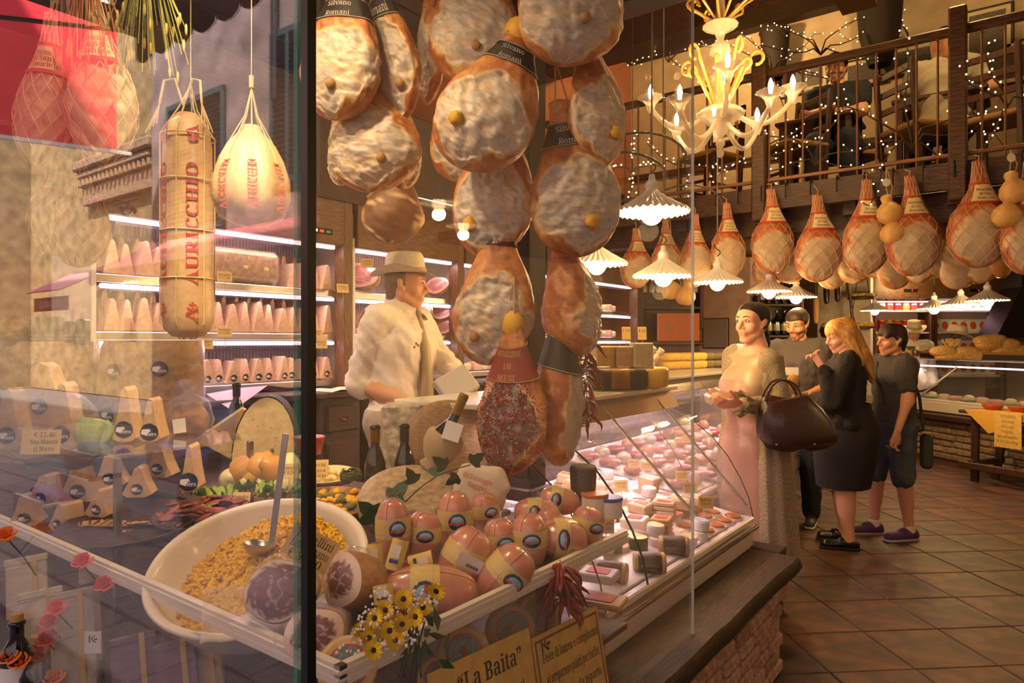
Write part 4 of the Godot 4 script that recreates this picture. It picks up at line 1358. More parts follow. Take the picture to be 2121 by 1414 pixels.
func hams() -> void:
	var blk := "#221d1a"
	var wht := "#cfc4ae"
	var list := [
		[[690, 249], [716, -70], 172, 2.35, -0.25, {"label": "pale-faced cured ham beside the black window mullion", "sd": 1.3, "knob": [1.5, 0.19], "band": [0.62, 0.76, 0.0, blk, wht, ["Silvano", "Romani"], true], "shank": true}],
		[[832, 252], [772, -60], 118, 2.45, -0.55, {"label": "narrow tilted cured ham with greyish face, second from the mullion", "sd": 2.7, "kind": "grey", "knob": [1.0, 0.2], "band": [0.66, 0.8, 0.0, blk, wht, ["Romani"], true], "shank": true}],
		[[962, 174], [985, -150], 172, 2.5, 0.0, {"label": "cured ham at the top centre with a wrinkled pale face", "sd": 3.9, "knob": [1.35, 0.2]}],
		[[885, 216], [890, -60], 80, 2.62, -0.9, {"label": "thin edge-on ham behind the top centre ham", "sd": 5.1}],
		[[1160, 135], [1195, -190], 216, 2.05, 0.1, {"label": "largest cured ham cropped by the top of the view, bone knob showing", "sd": 6.4, "knob": [1.35, 0.24]}],
		[[948, 347], [1085, 50], 206, 2.12, -0.1, {"label": "large tilted cured ham with gold foil stud at the centre", "sd": 7.7, "knob": [1.95, 0.25], "foil": true, "band": [0.71, 0.84, 0.0, blk, wht, ["Silvano", "Romani"], true], "shank": true}],
		[[945, 376], [960, 120], 130, 2.5, -0.3, {"label": "ham tucked behind the large tilted ham", "sd": 8.2}],
		[[1246, 347], [1208, 50], 128, 2.2, 0.45, {"label": "yellow-faced cured ham with foil stud, highest on the right of the post", "sd": 9.5, "knob": [1.2, 0.22], "foil": true}],
		[[765, 398], [772, 150], 182, 2.45, 0.0, {"label": "cured ham with round pale face in the lower left cluster", "sd": 10.8, "knob": [1.3, 0.24]}],
		[[705, 384], [722, 150], 110, 2.58, -0.9, {"label": "ham seen edge-on at the left of the lower cluster", "sd": 11.2}],
		[[835, 393], [815, 160], 100, 2.6, 0.9, {"label": "orange ham half hidden at the right of the lower left cluster", "sd": 12.6}],
		[[1000, 534], [1042, 215], 164, 2.3, -0.2, {"label": "cured ham with gold foil stud below the large tilted ham", "sd": 13.1, "knob": [2.0, 0.2], "foil": true}],
		[[1200, 533], [1160, 205], 186, 2.2, 0.12, {"label": "broad cured ham with gold stud and black band right of the post", "sd": 14.4, "knob": [1.35, 0.2], "foil": true, "band": [0.68, 0.84, 0.0, blk, wht, ["Silvano", "Romani"], true]}],
		[[1006, 757], [1036, 440], 160, 2.28, -0.1, {"label": "cured ham with big knobbly pale face above the red label", "sd": 15.9, "knob": [1.95, 0.18], "band": [0.78, 0.9, 0.0, blk, "#8a3028", ["Prosciutto"], true]}],
		[[1208, 736], [1160, 470], 124, 2.3, 1.25, {"label": "orange skinned ham with grey edge above the black label", "thick": 1.05, "sd": 16.2, "kind": "grey"}],
		[[1050, 985], [1062, 655], 148, 2.22, -0.5, {"label": "ham crusted with red peppercorns under a red label, lowest left of the post", "sd": 17.5, "kind": "pepper", "band": [0.62, 0.84, 0.35, "#8e2a20", "#d8b060", ["ALTA SELEZIONE", "18", "MESI"], false], "shank": true}],
		[[1158, 966], [1166, 615], 108, 2.3, 1.25, {"label": "orange skinned ham with black Parma label, lowest right of the post", "thick": 1.1, "sd": 18.8, "kind": "grey", "band": [0.57, 0.76, 0.3, blk, wht, ["Prosciutto di Parma", "", ""], true], "knob": [0.35, 0.12], "shank": true}],
	]
	for h in list:
		hang_ham(h[0], h[1], h[2], h[3], h[4], h[5])
	netted()
	# dried chillies hung on the post
	chilli_bunch(at(1213, 805, 2.36), 44, 0.34, "string of dark red dried chillies hanging beside the post", 0.075)
func chilli_bunch(p: Vector3, k: int, h: float, label: String, wd: float) -> void:
	var t := thing("chilli_bunch", label, "chillies", T(p, YAW))
	var cm := mb()
	cm.tube(PackedVector3Array([V(0, h * 0.55, 0), V(0.004, 0, 0), V(0, -h * 0.4, 0)]), 0.002, 5)
	part(t, "string", cm, M("hemp cord", "#b39a70"))
	for i in k:
		var m := mb()
		var a := rnd(0, TAU)
		var y := lerpf(h * 0.5, -h * 0.4, float(i) / k)
		var path := PackedVector3Array()
		var rr := []
		var d := V(cos(a), rnd(-0.5, 0.2), sin(a)).normalized()
		var q := V(0, y, 0) + d * 0.005
		for s in 7:
			path.append(q)
			rr.append([0.002, 0.0055, 0.007, 0.0066, 0.005, 0.0034, 0.001][s])
			q += d * wd * 0.22
			d = (d + V(rnd(-0.45, 0.45), -0.33, rnd(-0.45, 0.45))).normalized()
		m.tube(path, rr, 7)
		part(t, "chilli", m, M("dried chilli %d" % (i % 3), ["#7c1a12", "#96241a", "#5e120e"][i % 3], 0.3, {"nm": "lump", "ns": 0.8, "ts": 20.0}))
func net_mesh(w: float, l: float, th: float, sd: float, strands: int, t0: float, t1: float, turns: float, rad := 0.0016) -> MB:
	var m := mb()
	for s in [-1.0, 1.0]:
		for k in strands:
			var path := PackedVector3Array()
			var nn := 26
			for i in nn + 1:
				var u := float(i) / nn
				var t := lerpf(t0, t1, u)
				path.append(ham_point(t, TAU * k / strands + s * turns * TAU * u, w, l, th, sd, 0.0035))
			m.tube(path, rad, 4, false)
	return m
func netted_ham(w: float, l: float, sd: float, label: String, tf: Transform3D, kind: String) -> Node3D:
	var th := w * 0.72
	neck_in = 0.34
	var t := thing("netted_ham", label, "ham", tf, "netted hams hung from the mezzanine beam")
	part(t, "meat", ham_mesh(w, l, th, sd, kind, 40, 36), mat_ham())
	var np := part(t, "net", net_mesh(w, l, th, sd, 11, 0.02, 0.98, 0.55), M("white netting", "#d8b494", 0.8))
	np.set_meta("kind", "stuff")
	var lb := mb()
	var rings := []
	for i in 4:
		var rg := PackedVector3Array()
		for j in 9:
			var a := PI / 2 + 0.75 - 1.5 * j / 8.0
			rg.append(ham_point(lerpf(0.6, 0.76, i / 3.0), a, w * 1.05, l, th * 1.05, sd, 0.006))
		rings.append(rg)
	lb.loft(rings, false)
	var lp := part(t, "label_card", lb, M("cream label", "#dcc590", 0.7))
	var rb := mb()
	for e in 2:
		rings = []
		for i in 2:
			var rg := PackedVector3Array()
			for j in 25:
				var a := TAU * j / 24
				var tt: float = [0.575, 0.755][e] + i * 0.022
				rg.append(ham_point(tt, a, w, l, th, sd, 0.008))
			rings.append(rg)
		rb.loft(rings)
	part(t, "red_band", rb, M("red label band", "#b8401e", 0.6))
	var wr := mb()
	var words := ["Prosciutto", "di San", "Daniele"]
	for k in 3:
		var tt := 0.71 - 0.04 * k
		write(wr, words[k], 0.02, Transform3D.IDENTITY, {"fit": w * 0.3, "map": func(p: Vector3) -> Vector3:
			return ham_point(tt + p.y / l, PI / 2 - p.x / (w * 0.24), w * 1.05, l, th * 1.05, sd, 0.0075)})
	part(lp, "lettering", wr, M("brown ink", "#2e1c10"))
	var cm := mb()
	cm.tube(PackedVector3Array([V(0, l * 0.97, 0), V(0.004, l * 1.03, 0), V(0, maxf(l * 1.06, 2.57 - tf.origin.y), -0.06)]), 0.004, 6)
	part(t, "loop", cm, M("hemp cord", "#b39a70"))
	neck_in = 0.0
	return t
func netted() -> void:
	var row := [[1315, 470, 598, 70], [1376, 452, 588, 64], [1437, 440, 596, 66], [1507, 417, 578, 74], [1598, 388, 568, 88], [1692, 400, 585, 98], [1790, 368, 570, 96], [1889, 360, 573, 106], [2021, 330, 556, 120], [2128, 330, 570, 110]]
	for k in row.size():
		var r: Array = row[k]
		var z: float = BZ + 0.13
		var B := on_z(r[0], r[2], z)
		var A := on_z(r[0], r[1], z)
		var d := -B.z * 0.8 - B.x * 0.6
		netted_ham(r[3] * d / F * 0.98, A.y - B.y, 20.0 + k * 1.7, "netted ham with red-edged label on the balcony beam, %s from the counter" % ORD[k], T(B, YAW + 0.3 - 0.06 * k, 0, rnd(-0.04, 0.04)), "net")
	# unwrapped hams and shoulders on the rail behind
	for k in 12:
		var px := 1590.0 + k * 44.0
		var sd := 50.0 + k * 1.3
		var zz := BZ - 0.35
		var B := on_z(px, 600.0 - 12.0 * (k % 3), zz)
		var t := thing("hanging_ham", "brown unwrapped ham hanging behind the netted row, %s from the wine shelf side" % ORD[k], "ham", T(B, YAW + rnd(-0.9, 0.9), 0, rnd(-0.1, 0.1)), "hams on the rail behind the netted row")
		part(t, "meat", ham_mesh(0.27, 2.34 - B.y, 0.2, sd, "dark", 30, 28), mat_ham())
		var cm := mb()
		cm.bar(V(0, 2.3 - B.y, 0), V(0, 2.46 - B.y, 0), 0.004, 5)
		part(t, "cord", cm, M("hemp cord", "#b39a70"))
	# pairs of pear-shaped cheeses on string
	for q in [[1842, 395, 440, 1850, 482, "pear-shaped cheese pair between two netted hams"], [2100, 350, 395, 2085, 445, "pear-shaped cheese pair at the right end of the beam"], [1390, 560, 600, 1420, 612, "pear-shaped cheeses behind the bluish pendant lamp"]]:
		var c := on_z(q[0], q[2], BZ + 0.2)
		var t := thing("hanging_cheese_pair", q[5], "cheese", T(c, YAW))
		for s in 2:
			var m := mb()
			var e: Vector3 = Vector3.ZERO if s == 0 else Basis(Vector3.UP, -YAW) * (on_z(q[3], q[4], BZ + 0.2) - c)
			m.xf = T(e, 0, 0, 0.2 - 0.4 * s)
			m.lathe([[0.0, -0.075], [0.04, -0.07], [0.068, -0.045], [0.078, -0.01], [0.07, 0.025], [0.045, 0.055], [0.03, 0.068], [0.034, 0.085], [0.036, 0.1], [0.025, 0.115], [0.0, 0.12]], 20)
			part(t, "cheese", m, M("smoked scamorza", "#d8a860", 0.4, {"tex": "soft", "ts": 5.0}))
			var sm := mb()
			sm.tube(PackedVector3Array([e + V(0, 0.07, 0), V(0.02 - 0.04 * s, 0.16, 0), V(-0.02, 2.6 - c.y, 0)]), 0.003, 5)
			part(t, "string", sm, M("hemp cord", "#b39a70"))
		var tg := mb()
		tg.xf = T(V(-0.03, 0.19, 0.02), 0, PI / 2)
		tg.lathe([[0.0, 0.001], [0.026, 0.001], [0.026, -0.001], [0.0, -0.001]], 16)
		part(t, "tag", tg, M("white tag", "#d8d0c0", 0.5))
# ---------- people ------------------------------------------------------------------
# bones: [a, b, radius at a, radius at b]; the bones' distances are joined smoothly and meshed as surface nets
func blob(m: MB, bones: Array, cell: float, k: float, clips := [], colfn = null) -> void:
	var lo := Vector3.ONE * INF
	var hi := -lo
	for b in bones:
		var r: float = maxf(b[2], b[3]) + 3.0 * k
		lo = lo.min((b[0] as Vector3).min(b[1]) - Vector3.ONE * r)
		hi = hi.max((b[0] as Vector3).max(b[1]) + Vector3.ONE * r)
	var nx := int((hi.x - lo.x) / cell) + 2
	var ny := int((hi.y - lo.y) / cell) + 2
	var nzz := int((hi.z - lo.z) / cell) + 2
	var S := PackedFloat32Array()
	S.resize(nx * ny * nzz)
	var ik := 1.0 / k
	for b in bones:
		var A: Vector3 = b[0]
		var B: Vector3 = b[1]
		var ra: float = b[2]
		var dr: float = b[3] - ra
		var ab := B - A
		var il := 1.0 / maxf(ab.length_squared(), 1e-9)
		var rr: float = maxf(b[2], b[3]) + 3.0 * k
		var p0 := (A.min(B) - Vector3.ONE * rr - lo) / cell
		var p1 := (A.max(B) + Vector3.ONE * rr - lo) / cell
		var x0 := maxi(0, int(p0.x)); var x1 := mini(nx - 1, int(p1.x) + 1)
		var y0 := maxi(0, int(p0.y)); var y1 := mini(ny - 1, int(p1.y) + 1)
		var z0 := maxi(0, int(p0.z)); var z1 := mini(nzz - 1, int(p1.z) + 1)
		for z in range(z0, z1 + 1):
			for y in range(y0, y1 + 1):
				var row := (z * ny + y) * nx
				var q := lo + Vector3(x0, y, z) * cell - A
				for x in range(x0, x1 + 1):
					var t := clampf(q.dot(ab) * il, 0.0, 1.0)
					var d := ((q - ab * t).length() - ra - dr * t) * ik
					if d < 4.0:
						S[row + x] += exp(-d)
					q.x += cell
	# distance field
	for i in S.size():
		var s := S[i]
		S[i] = -k * log(s) if s > 1e-4 else 9.0 * k
	for c in clips:
		# [normal, offset]: what lies beyond the plane is cut away
		var nn: Vector3 = c[0]
		var i := 0
		for z in nzz:
			for y in ny:
				var dd := nn.dot(lo + Vector3(0, y, z) * cell) - float(c[1])
				for x in nx:
					var e := dd + nn.x * x * cell
					if e > S[i]: S[i] = e
					i += 1
	var idx := PackedInt32Array()
	idx.resize(nx * ny * nzz)
	idx.fill(-1)
	var base := m.v.size()
	var off := [0, 1, nx, nx + 1, nx * ny, nx * ny + 1, nx * ny + nx, nx * ny + nx + 1]
	var o1 := nx
	var o2 := nx * ny
	var cnt := base
	for z in nzz - 1:
		for y in ny - 1:
			var row := (z * ny + y) * nx
			for x in nx - 1:
				var i := row + x
				var a := S[i] < 0.0
				if (S[i + 1] < 0.0) == a and (S[i + o1] < 0.0) == a and (S[i + o1 + 1] < 0.0) == a and (S[i + o2] < 0.0) == a and (S[i + o2 + 1] < 0.0) == a and (S[i + o2 + o1] < 0.0) == a and (S[i + o2 + o1 + 1] < 0.0) == a:
					continue
				var sum := Vector3.ZERO
				var num := 0
				for e in [[0, 1], [2, 3], [4, 5], [6, 7], [0, 2], [1, 3], [4, 6], [5, 7], [0, 4], [1, 5], [2, 6], [3, 7]]:
					var va := S[i + off[e[0]]]
					var vb := S[i + off[e[1]]]
					if (va < 0.0) != (vb < 0.0):
						var f := va / (va - vb)
						var ea: int = e[0]
						var eb: int = e[1]
						var pa := Vector3(ea & 1, (ea >> 1) & 1, ea >> 2)
						var pb := Vector3(eb & 1, (eb >> 1) & 1, eb >> 2)
						sum += pa.lerp(pb, f)
						num += 1
				var p := lo + (Vector3(x, y, z) + sum / num) * cell
				idx[i] = cnt
				cnt += 1
				m.v.append(p); m.n.append(Vector3.ZERO); m.uv.append(Vector2.ZERO)
				m.c.append(colfn.call(p) if colfn != null else m.col)
	var f0 := m.ix.size()
	for z in range(1, nzz - 1):
		for y in range(1, ny - 1):
			var row := (z * ny + y) * nx
			for x in range(1, nx - 1):
				var i := row + x
				if idx[i] < 0:
					continue
				var s := S[i] < 0.0
				if (S[i + 1] < 0.0) != s:
					_q(m, idx[i - o1 - o2], idx[i - o2], idx[i], idx[i - o1], s)
				if (S[i + o1] < 0.0) != s:
					_q(m, idx[i - 1 - o2], idx[i - 1], idx[i], idx[i - o2], s)
				if (S[i + o2] < 0.0) != s:
					_q(m, idx[i - 1 - o1], idx[i - o1], idx[i], idx[i - 1], s)
	var kk := f0
	while kk < m.ix.size():
		var nn := (m.v[m.ix[kk + 2]] - m.v[m.ix[kk]]).cross(m.v[m.ix[kk + 1]] - m.v[m.ix[kk]])
		m.n[m.ix[kk]] += nn; m.n[m.ix[kk + 1]] += nn; m.n[m.ix[kk + 2]] += nn
		kk += 3
	for q in range(base, m.v.size()):
		m.n[q] = (m.xf.basis * m.n[q]).normalized()
		m.v[q] = m.xf * m.v[q]
func _q(m: MB, a: int, b: int, c: int, d: int, s: bool) -> void:
	if a < 0 or b < 0 or c < 0 or d < 0:
		return
	if s:
		m.ix.append_array([a, c, b, a, d, c])
	else:
		m.ix.append_array([a, b, c, a, c, d])
func lerp_bone(b: Array, f: float, grow: float) -> Array:
	# the first f of a bone, thickened
	return [b[0], (b[0] as Vector3).lerp(b[1], f), b[2] + grow, lerpf(b[2], b[3], f) + grow]
func hand_bones(w: Vector3, dir: Vector3, nrm: Vector3, thumb: float, curl: float, s := 1.0) -> Array:
	# from the wrist along dir, palm facing nrm, thumb on side thumb (+1/-1) of dir x nrm
	dir = dir.normalized()
	var side := dir.cross(nrm).normalized() * thumb
	nrm = side.cross(dir).normalized() * (1.0 if side.cross(dir).dot(nrm) > 0 else -1.0)
	var out := []
	for k in 4:
		var off := side * (0.027 - 0.018 * k) * s
		out.append([w + off * 0.5, w + dir * 0.08 * s + off, 0.014 * s, 0.0115 * s])
		var p := w + dir * 0.082 * s + off
		var d := dir
		var ln: float = [0.9, 1.0, 0.93, 0.74][k]
		for q in 3:
			d = d.rotated(side.normalized() * thumb, 0.0)
			d = (d * cos(curl * [0.6, 1.0, 0.8][q]) + nrm * sin(curl * [0.6, 1.0, 0.8][q])).normalized()
			var e: Vector3 = p + d * [0.042, 0.027, 0.021][q] * ln * s
			out.append([p, e, [0.0095, 0.0085, 0.0075][q] * s, [0.0085, 0.0075, 0.0065][q] * s])
			nrm = (nrm - d * nrm.dot(d)).normalized()
			p = e
		nrm = side.cross(dir).normalized() * (1.0 if side.cross(dir).dot(nrm) > 0 else -1.0)
	var tp := w + dir * 0.025 * s + side * 0.026 * s
	var td := (dir * 0.7 + side * 0.6 + nrm * 0.35).normalized()
	for q in 3:
		var e: Vector3 = tp + td * [0.036, 0.03, 0.024][q] * s
		out.append([tp, e, [0.013, 0.0105, 0.009][q] * s, [0.0105, 0.009, 0.0075][q] * s])
		td = (td + dir * 0.35 + nrm * curl * 0.25).normalized()
		tp = e
	return out
func head_bones(fem: bool, fat: float) -> Array:
	var j := 0.92 if fem else 1.0
	return [[V(0, 0.042, -0.03), V(0, 0.045, 0.022), 0.074, 0.07], [V(0, 0.0, -0.03), V(0, -0.01, 0.02), 0.066, 0.062],
		[V(-0.03, 0.03, 0.055), V(0.03, 0.03, 0.055), 0.032, 0.032],
		[V(-0.034, -0.022, 0.05), V(0.034, -0.022, 0.05), 0.031 * fat, 0.031 * fat],
		[V(-0.045, -0.05, 0.0), V(-0.02, -0.09, 0.048), 0.026 * j * fat, 0.02 * j], [V(0.045, -0.05, 0.0), V(0.02, -0.09, 0.048), 0.026 * j * fat, 0.02 * j],
		[V(0, -0.05, 0.055), V(0, -0.072, 0.06), 0.034, 0.024], [V(-0.01, -0.097, 0.062), V(0.01, -0.097, 0.062), 0.019 * j, 0.019 * j],
		[V(-0.028, 0.032, 0.078), V(0.028, 0.032, 0.078), 0.0125, 0.0125],
		[V(0, 0.024, 0.087), V(0, -0.022, 0.112), 0.0085, 0.0105], [V(-0.012, -0.03, 0.094), V(0.012, -0.03, 0.094), 0.0085, 0.0085],
		[V(-0.014, -0.056, 0.083), V(0.014, -0.056, 0.083), 0.0085, 0.0085], [V(-0.011, -0.068, 0.081), V(0.011, -0.068, 0.081), 0.0085, 0.0085],
		[V(0.076, 0.02, -0.014), V(0.07, -0.022, -0.002), 0.009, 0.006], [V(-0.076, 0.02, -0.014), V(-0.07, -0.022, -0.002), 0.009, 0.006],
		[V(0.08, 0.018, -0.022), V(0.077, -0.006, -0.018), 0.007, 0.006], [V(-0.08, 0.018, -0.022), V(-0.077, -0.006, -0.018), 0.007, 0.006]]
func tri(v: Vector3, s: float) -> Vector3:
	return v * s
func person(o: Dictionary) -> Dictionary:
	var t := thing("person", o.label, "person", o.tf)
	var h: float = o.H / 1.7
	var fat: float = o.get("fat", 1.0)
	var fem: bool = o.get("fem", false)
	var J := {"pelvis": V(0, 0.95, 0) * h, "chest": V(0, 1.24, 0) * h, "neck": V(0, 1.44, -0.01) * h, "head": V(0, 1.575, 0.02) * h,
		"shL": V(0.175, 1.39, -0.01) * h, "shR": V(-0.175, 1.39, -0.01) * h, "elL": V(0.22, 1.12, -0.03) * h, "elR": V(-0.22, 1.12, -0.03) * h, "wrL": V(0.23, 0.88, 0.05) * h, "wrR": V(-0.23, 0.88, 0.05) * h,
		"hiL": V(0.09, 0.91, 0) * h, "hiR": V(-0.09, 0.91, 0) * h, "knL": V(0.1, 0.49, 0.02) * h, "knR": V(-0.1, 0.49, 0.02) * h, "anL": V(0.1, 0.085, -0.02) * h, "anR": V(-0.1, 0.085, -0.02) * h, "toL": V(0.115, 0.035, 0.13) * h, "toR": V(-0.115, 0.035, 0.13) * h}
	if fem:
		J.shL.x *= 0.88; J.shR.x *= 0.88
	var inv: Transform3D = (o.tf as Transform3D).affine_inverse()
	for key in o.get("j", {}):
		var q = o.j[key]
		J[key] = inv * at(q[0], q[1], q[2]) if q is Array else q
	var tors := [[J.hiL, J.hiR, 0.105 * h * fat, 0.105 * h * fat], [J.pelvis + V(0.045, 0, 0) * h, J.chest + V(0.055, 0.03, 0.005) * h, 0.105 * h * fat, 0.115 * h * fat], [J.pelvis - V(0.045, 0, 0) * h, J.chest + V(-0.055, 0.03, 0.005) * h, 0.105 * h * fat, 0.115 * h * fat],
		[J.shL.lerp(J.shR, 0.12), J.shR.lerp(J.shL, 0.12), 0.062 * h, 0.062 * h], [J.chest + V(0, 0.06, 0) * h, J.neck, 0.10 * h, 0.055 * h]]
	if fem:
		for s in [-1, 1]:
			tors.append([J.chest + V(s * 0.07, 0.01, 0.07) * h, J.chest + V(s * 0.075, -0.01, 0.085) * h, 0.062 * h * fat, 0.06 * h * fat])
	if fat > 1.05:
		tors.append([J.pelvis + V(-0.03, 0.1, 0.06) * h, J.pelvis + V(0.03, 0.1, 0.06) * h, 0.11 * h * fat, 0.11 * h * fat])
	var arm := {}
	var leg := {}
	for s in ["L", "R"]:
		arm["u" + s] = [J["sh" + s], J["el" + s], 0.052 * h * lerpf(1.0, fat, 0.7), 0.041 * h * lerpf(1.0, fat, 0.7)]
		arm["l" + s] = [J["el" + s], J["wr" + s], 0.041 * h * lerpf(1.0, fat, 0.6), 0.027 * h]
		leg["u" + s] = [J["hi" + s], J["kn" + s], 0.088 * h * fat, 0.058 * h * fat]
		leg["l" + s] = [J["kn" + s], J["an" + s], 0.056 * h * fat, 0.038 * h * lerpf(1.0, fat, 0.6)]
		var back: Vector3 = (J["an" + s] - J["to" + s]); back.y = 0; back = back.normalized()
		leg["c" + s] = [J["kn" + s].lerp(J["an" + s], 0.18) + back * 0.018 * h, J["kn" + s].lerp(J["an" + s], 0.5) + back * 0.012 * h, 0.05 * h * fat, 0.04 * h * fat]
		leg["f" + s] = [J["an" + s] - V(0, 0.035, 0) * h, J["to" + s], 0.034 * h, 0.026 * h]
	var nkb := [J.neck - V(0, 0.02, 0), J.head + Basis(Vector3.UP, o.get("hy", 0.0)) * V(0, -0.06, -0.025) * h, 0.056 * h * (0.9 if fem else 1.0), 0.05 * h]
	var cell: float = o.get("cell", 0.015)
	var bones := tors.duplicate()
	bones.append(nkb)
	bones.append_array(arm.values())
	if o.get("legs", true):
		bones.append_array(leg.values())
	var skin: Color = o.skin
	var body := mb()
	body.col = skin
	blob(body, bones, cell, 0.016)
	# the head on its own finer grid
	var hb := Basis(Vector3.UP, o.get("hy", 0.0)) * Basis(Vector3.RIGHT, o.get("hp", 0.0)) * Basis(Vector3.BACK, o.get("hr", 0.0))
	var hs: float = o.get("hs", 1.0) * (0.96 if fem else 1.0) * lerpf(1.0, h, 0.4)
	var hx := Transform3D(hb.scaled_local(Vector3.ONE * hs), J.head)
	var lip := skin.lerp(Color(0.45, 0.12, 0.1), 0.5 if fem else 0.25)
	var beard = o.get("beard", null)
	body.xf = hx
	var nkl: Array = [V(0, -0.05, -0.025), hx.affine_inverse() * (J.neck - V(0, 0.0, 0)), 0.05, 0.054]
	var hbn := head_bones(fem, o.get("cheek", 1.0))
	hbn.append(nkl)
	blob(body, hbn, o.get("hcell", 0.005), 0.006, [], func(p: Vector3) -> Color:
		if absf(p.x) < 0.024 and p.y < -0.05 and p.y > -0.075 and p.z > 0.078: return lip
		if beard != null and p.y < -0.038 and p.z > -0.01 and p.y > -0.125 and p.z > 0.0 and nz.get_noise_3d(p.x * 40, p.y * 40, p.z * 40) > -0.25: return skin.lerp(beard, 0.75)
		if p.z > 0.05 and absf(absf(p.x) - 0.035) < 0.016 and absf(p.y + 0.02) < 0.016: return skin.lerp(Color(0.6, 0.2, 0.12), 0.16)
		return skin)
	body.xf = Transform3D.IDENTITY
	# hands
	for s in ["L", "R"]:
		if o.has("hand" + s):
			var q: Array = o["hand" + s]
			var d: Vector3 = inv.basis.orthonormalized() * q[0] if q.size() > 4 and q[4] else q[0]
			var nn: Vector3 = inv.basis.orthonormalized() * q[1] if q.size() > 4 and q[4] else q[1]
			blob(body, hand_bones(J["wr" + s] + d.normalized() * 0.005, d, nn, q[2], q[3], lerpf(1, h, 0.7)), o.get("hand_cell", 0.0048), 0.004)
		elif o.get("hands", true):
			var d: Vector3 = (J["wr" + s] - J["el" + s]).normalized()
			blob(body, hand_bones(J["wr" + s], d, V(-0.8 if s == "L" else 0.8, 0, -0.2), 1.0 if s == "L" else -1.0, 0.3, lerpf(1, h, 0.7)), 0.0055, 0.004)
	part(t, "body", body, M("skin", "#ffffff", 0.5, {"vc": true, "sss": 0.1}))
	# eyes and brows
	if o.get("face", true):
		for s in [-1.0, 1.0]:
			var em := mb()
			em.xf = hx
			em.ball(V(s * 0.031, 0.011, 0.0835), V(0.0145, 0.0088, 0.01), 12, 8)
			var ep := part(t, "eye", em, M("eye white", "#d8cec4", 0.2))
			var im := mb()
			im.xf = hx
			im.ball(V(s * 0.031, 0.011, 0.0915), V(0.0064, 0.0066, 0.003), 8, 6)
			part(ep, "iris", im, M("iris", "#2c1c12", 0.15))
			var bm := mb()
			bm.xf = hx
			bm.tube(PackedVector3Array([V(s * 0.013, 0.033, 0.0965), V(s * 0.03, 0.039, 0.0945), V(s * 0.05, 0.033, 0.0825)]), [0.0035, 0.0036, 0.002], 6)
			bm.tube(PackedVector3Array([V(s * 0.017, 0.013, 0.092), V(s * 0.031, 0.0215, 0.0925), V(s * 0.046, 0.013, 0.086)]), 0.0018, 5)
			part(t, "eyebrow", bm, M("hair " + o.get("hairc", "#2a1c14"), o.get("hairc", "#2a1c14"), 0.7))
	if o.get("face", true):
		var lm := mb()
		lm.xf = hx
		lm.ball(V(0, -0.0555, 0.0905), V(0.021, 0.0042, 0.0055), 12, 6)
		lm.ball(V(0, -0.0645, 0.0895), V(0.018, 0.005, 0.0055), 12, 6)
		part(t, "lips", lm, M("lips %s" % fem, Color("#a85a4c") if fem else Color("#9a6450"), 0.4))
	if o.has("hair"):
		var hm := mb()
		hm.xf = hx
		blob(hm, o.hair, o.get("haircell", 0.0075), 0.008, o.get("hairclip", []), func(p: Vector3) -> Color:
			var n := nz.get_noise_3d(p.x * 70.0, p.y * 9.0, p.z * 70.0)
			return Color(o.hairc).srgb_to_linear() * (1.0 + n * 0.9))
		part(t, "hair", hm, M("hair strands", "#ffffff", 0.62, {"vc": true, "nm": "wood", "ns": 0.6, "ts": V(30, 3, 30)}))
	return {"t": t, "J": J, "tors": tors, "arm": arm, "leg": leg, "hx": hx, "h": h, "inv": inv, "cell": cell}
func grown(bs: Array, g: float) -> Array:
	var out := []
	for b in bs:
		out.append([b[0], b[1], b[2] + g, b[3] + g])
	return out
func shirt(P: Dictionary, called: String, m: Material, sleeve: Array, g: float, hem: float, neck: float, col := Color.WHITE) -> void:
	# sleeve: fraction of the arm covered on L and R (1 is the elbow, 2 the wrist)
	var bs := grown(P.tors, g)
	bs[4] = lerp_bone(P.tors[4], 0.62, g)
	for k in 2:
		var s: String = ["L", "R"][k]
		var f: float = sleeve[k]
		bs.append(lerp_bone(P.arm["u" + s], minf(f, 1.0), g + 0.004))
		if f > 1.0:
			bs.append(lerp_bone(P.arm["l" + s], f - 1.0, g + 0.006))
	var mm := mb()
	mm.col = col
	blob(mm, bs, P.cell * 0.8, 0.008, [[V(0, -1, 0), -hem]])
	crease(mm, 0.010)
	part(P.t, called, mm, m)
func crease(m: MB, amp: float) -> void:
	# folds that run aslant over the cloth
	for i in m.v.size():
		var p := m.v[i]
		m.v[i] = p + m.n[i] * (nz.get_noise_3d(p.x * 9.0 + p.y * 5.0, p.y * 3.0, p.z * 9.0 + p.y * 4.0) * amp * 2.2 + nz.get_noise_3d(p.x * 26.0 + p.y * 12.0, p.y * 8.0, p.z * 26.0) * amp * 0.6)
	for i in m.n.size():
		m.n[i] = Vector3.ZERO
	var k := 0
	while k < m.ix.size():
		var nn := (m.v[m.ix[k + 2]] - m.v[m.ix[k]]).cross(m.v[m.ix[k + 1]] - m.v[m.ix[k]])
		m.n[m.ix[k]] += nn; m.n[m.ix[k + 1]] += nn; m.n[m.ix[k + 2]] += nn
		k += 3
	for i in m.n.size():
		m.n[i] = m.n[i].normalized()
func trousers(P: Dictionary, called: String, m: Material, f: float, g: float, waist: float) -> void:
	var bs := [[P.J.hiL, P.J.hiR, P.tors[0][2] + g, P.tors[0][3] + g]]
	for s in ["L", "R"]:
		bs.append(lerp_bone(P.leg["u" + s], minf(1.0, f), g))
		if f > 1.0:
			bs.append(lerp_bone(P.leg["l" + s], f - 1.0, g + 0.012))
	var mm := mb()
	blob(mm, bs, P.cell * 0.9, 0.01, [[V(0, 1, 0), waist]])
	crease(mm, 0.006)
	part(P.t, called, mm, m)
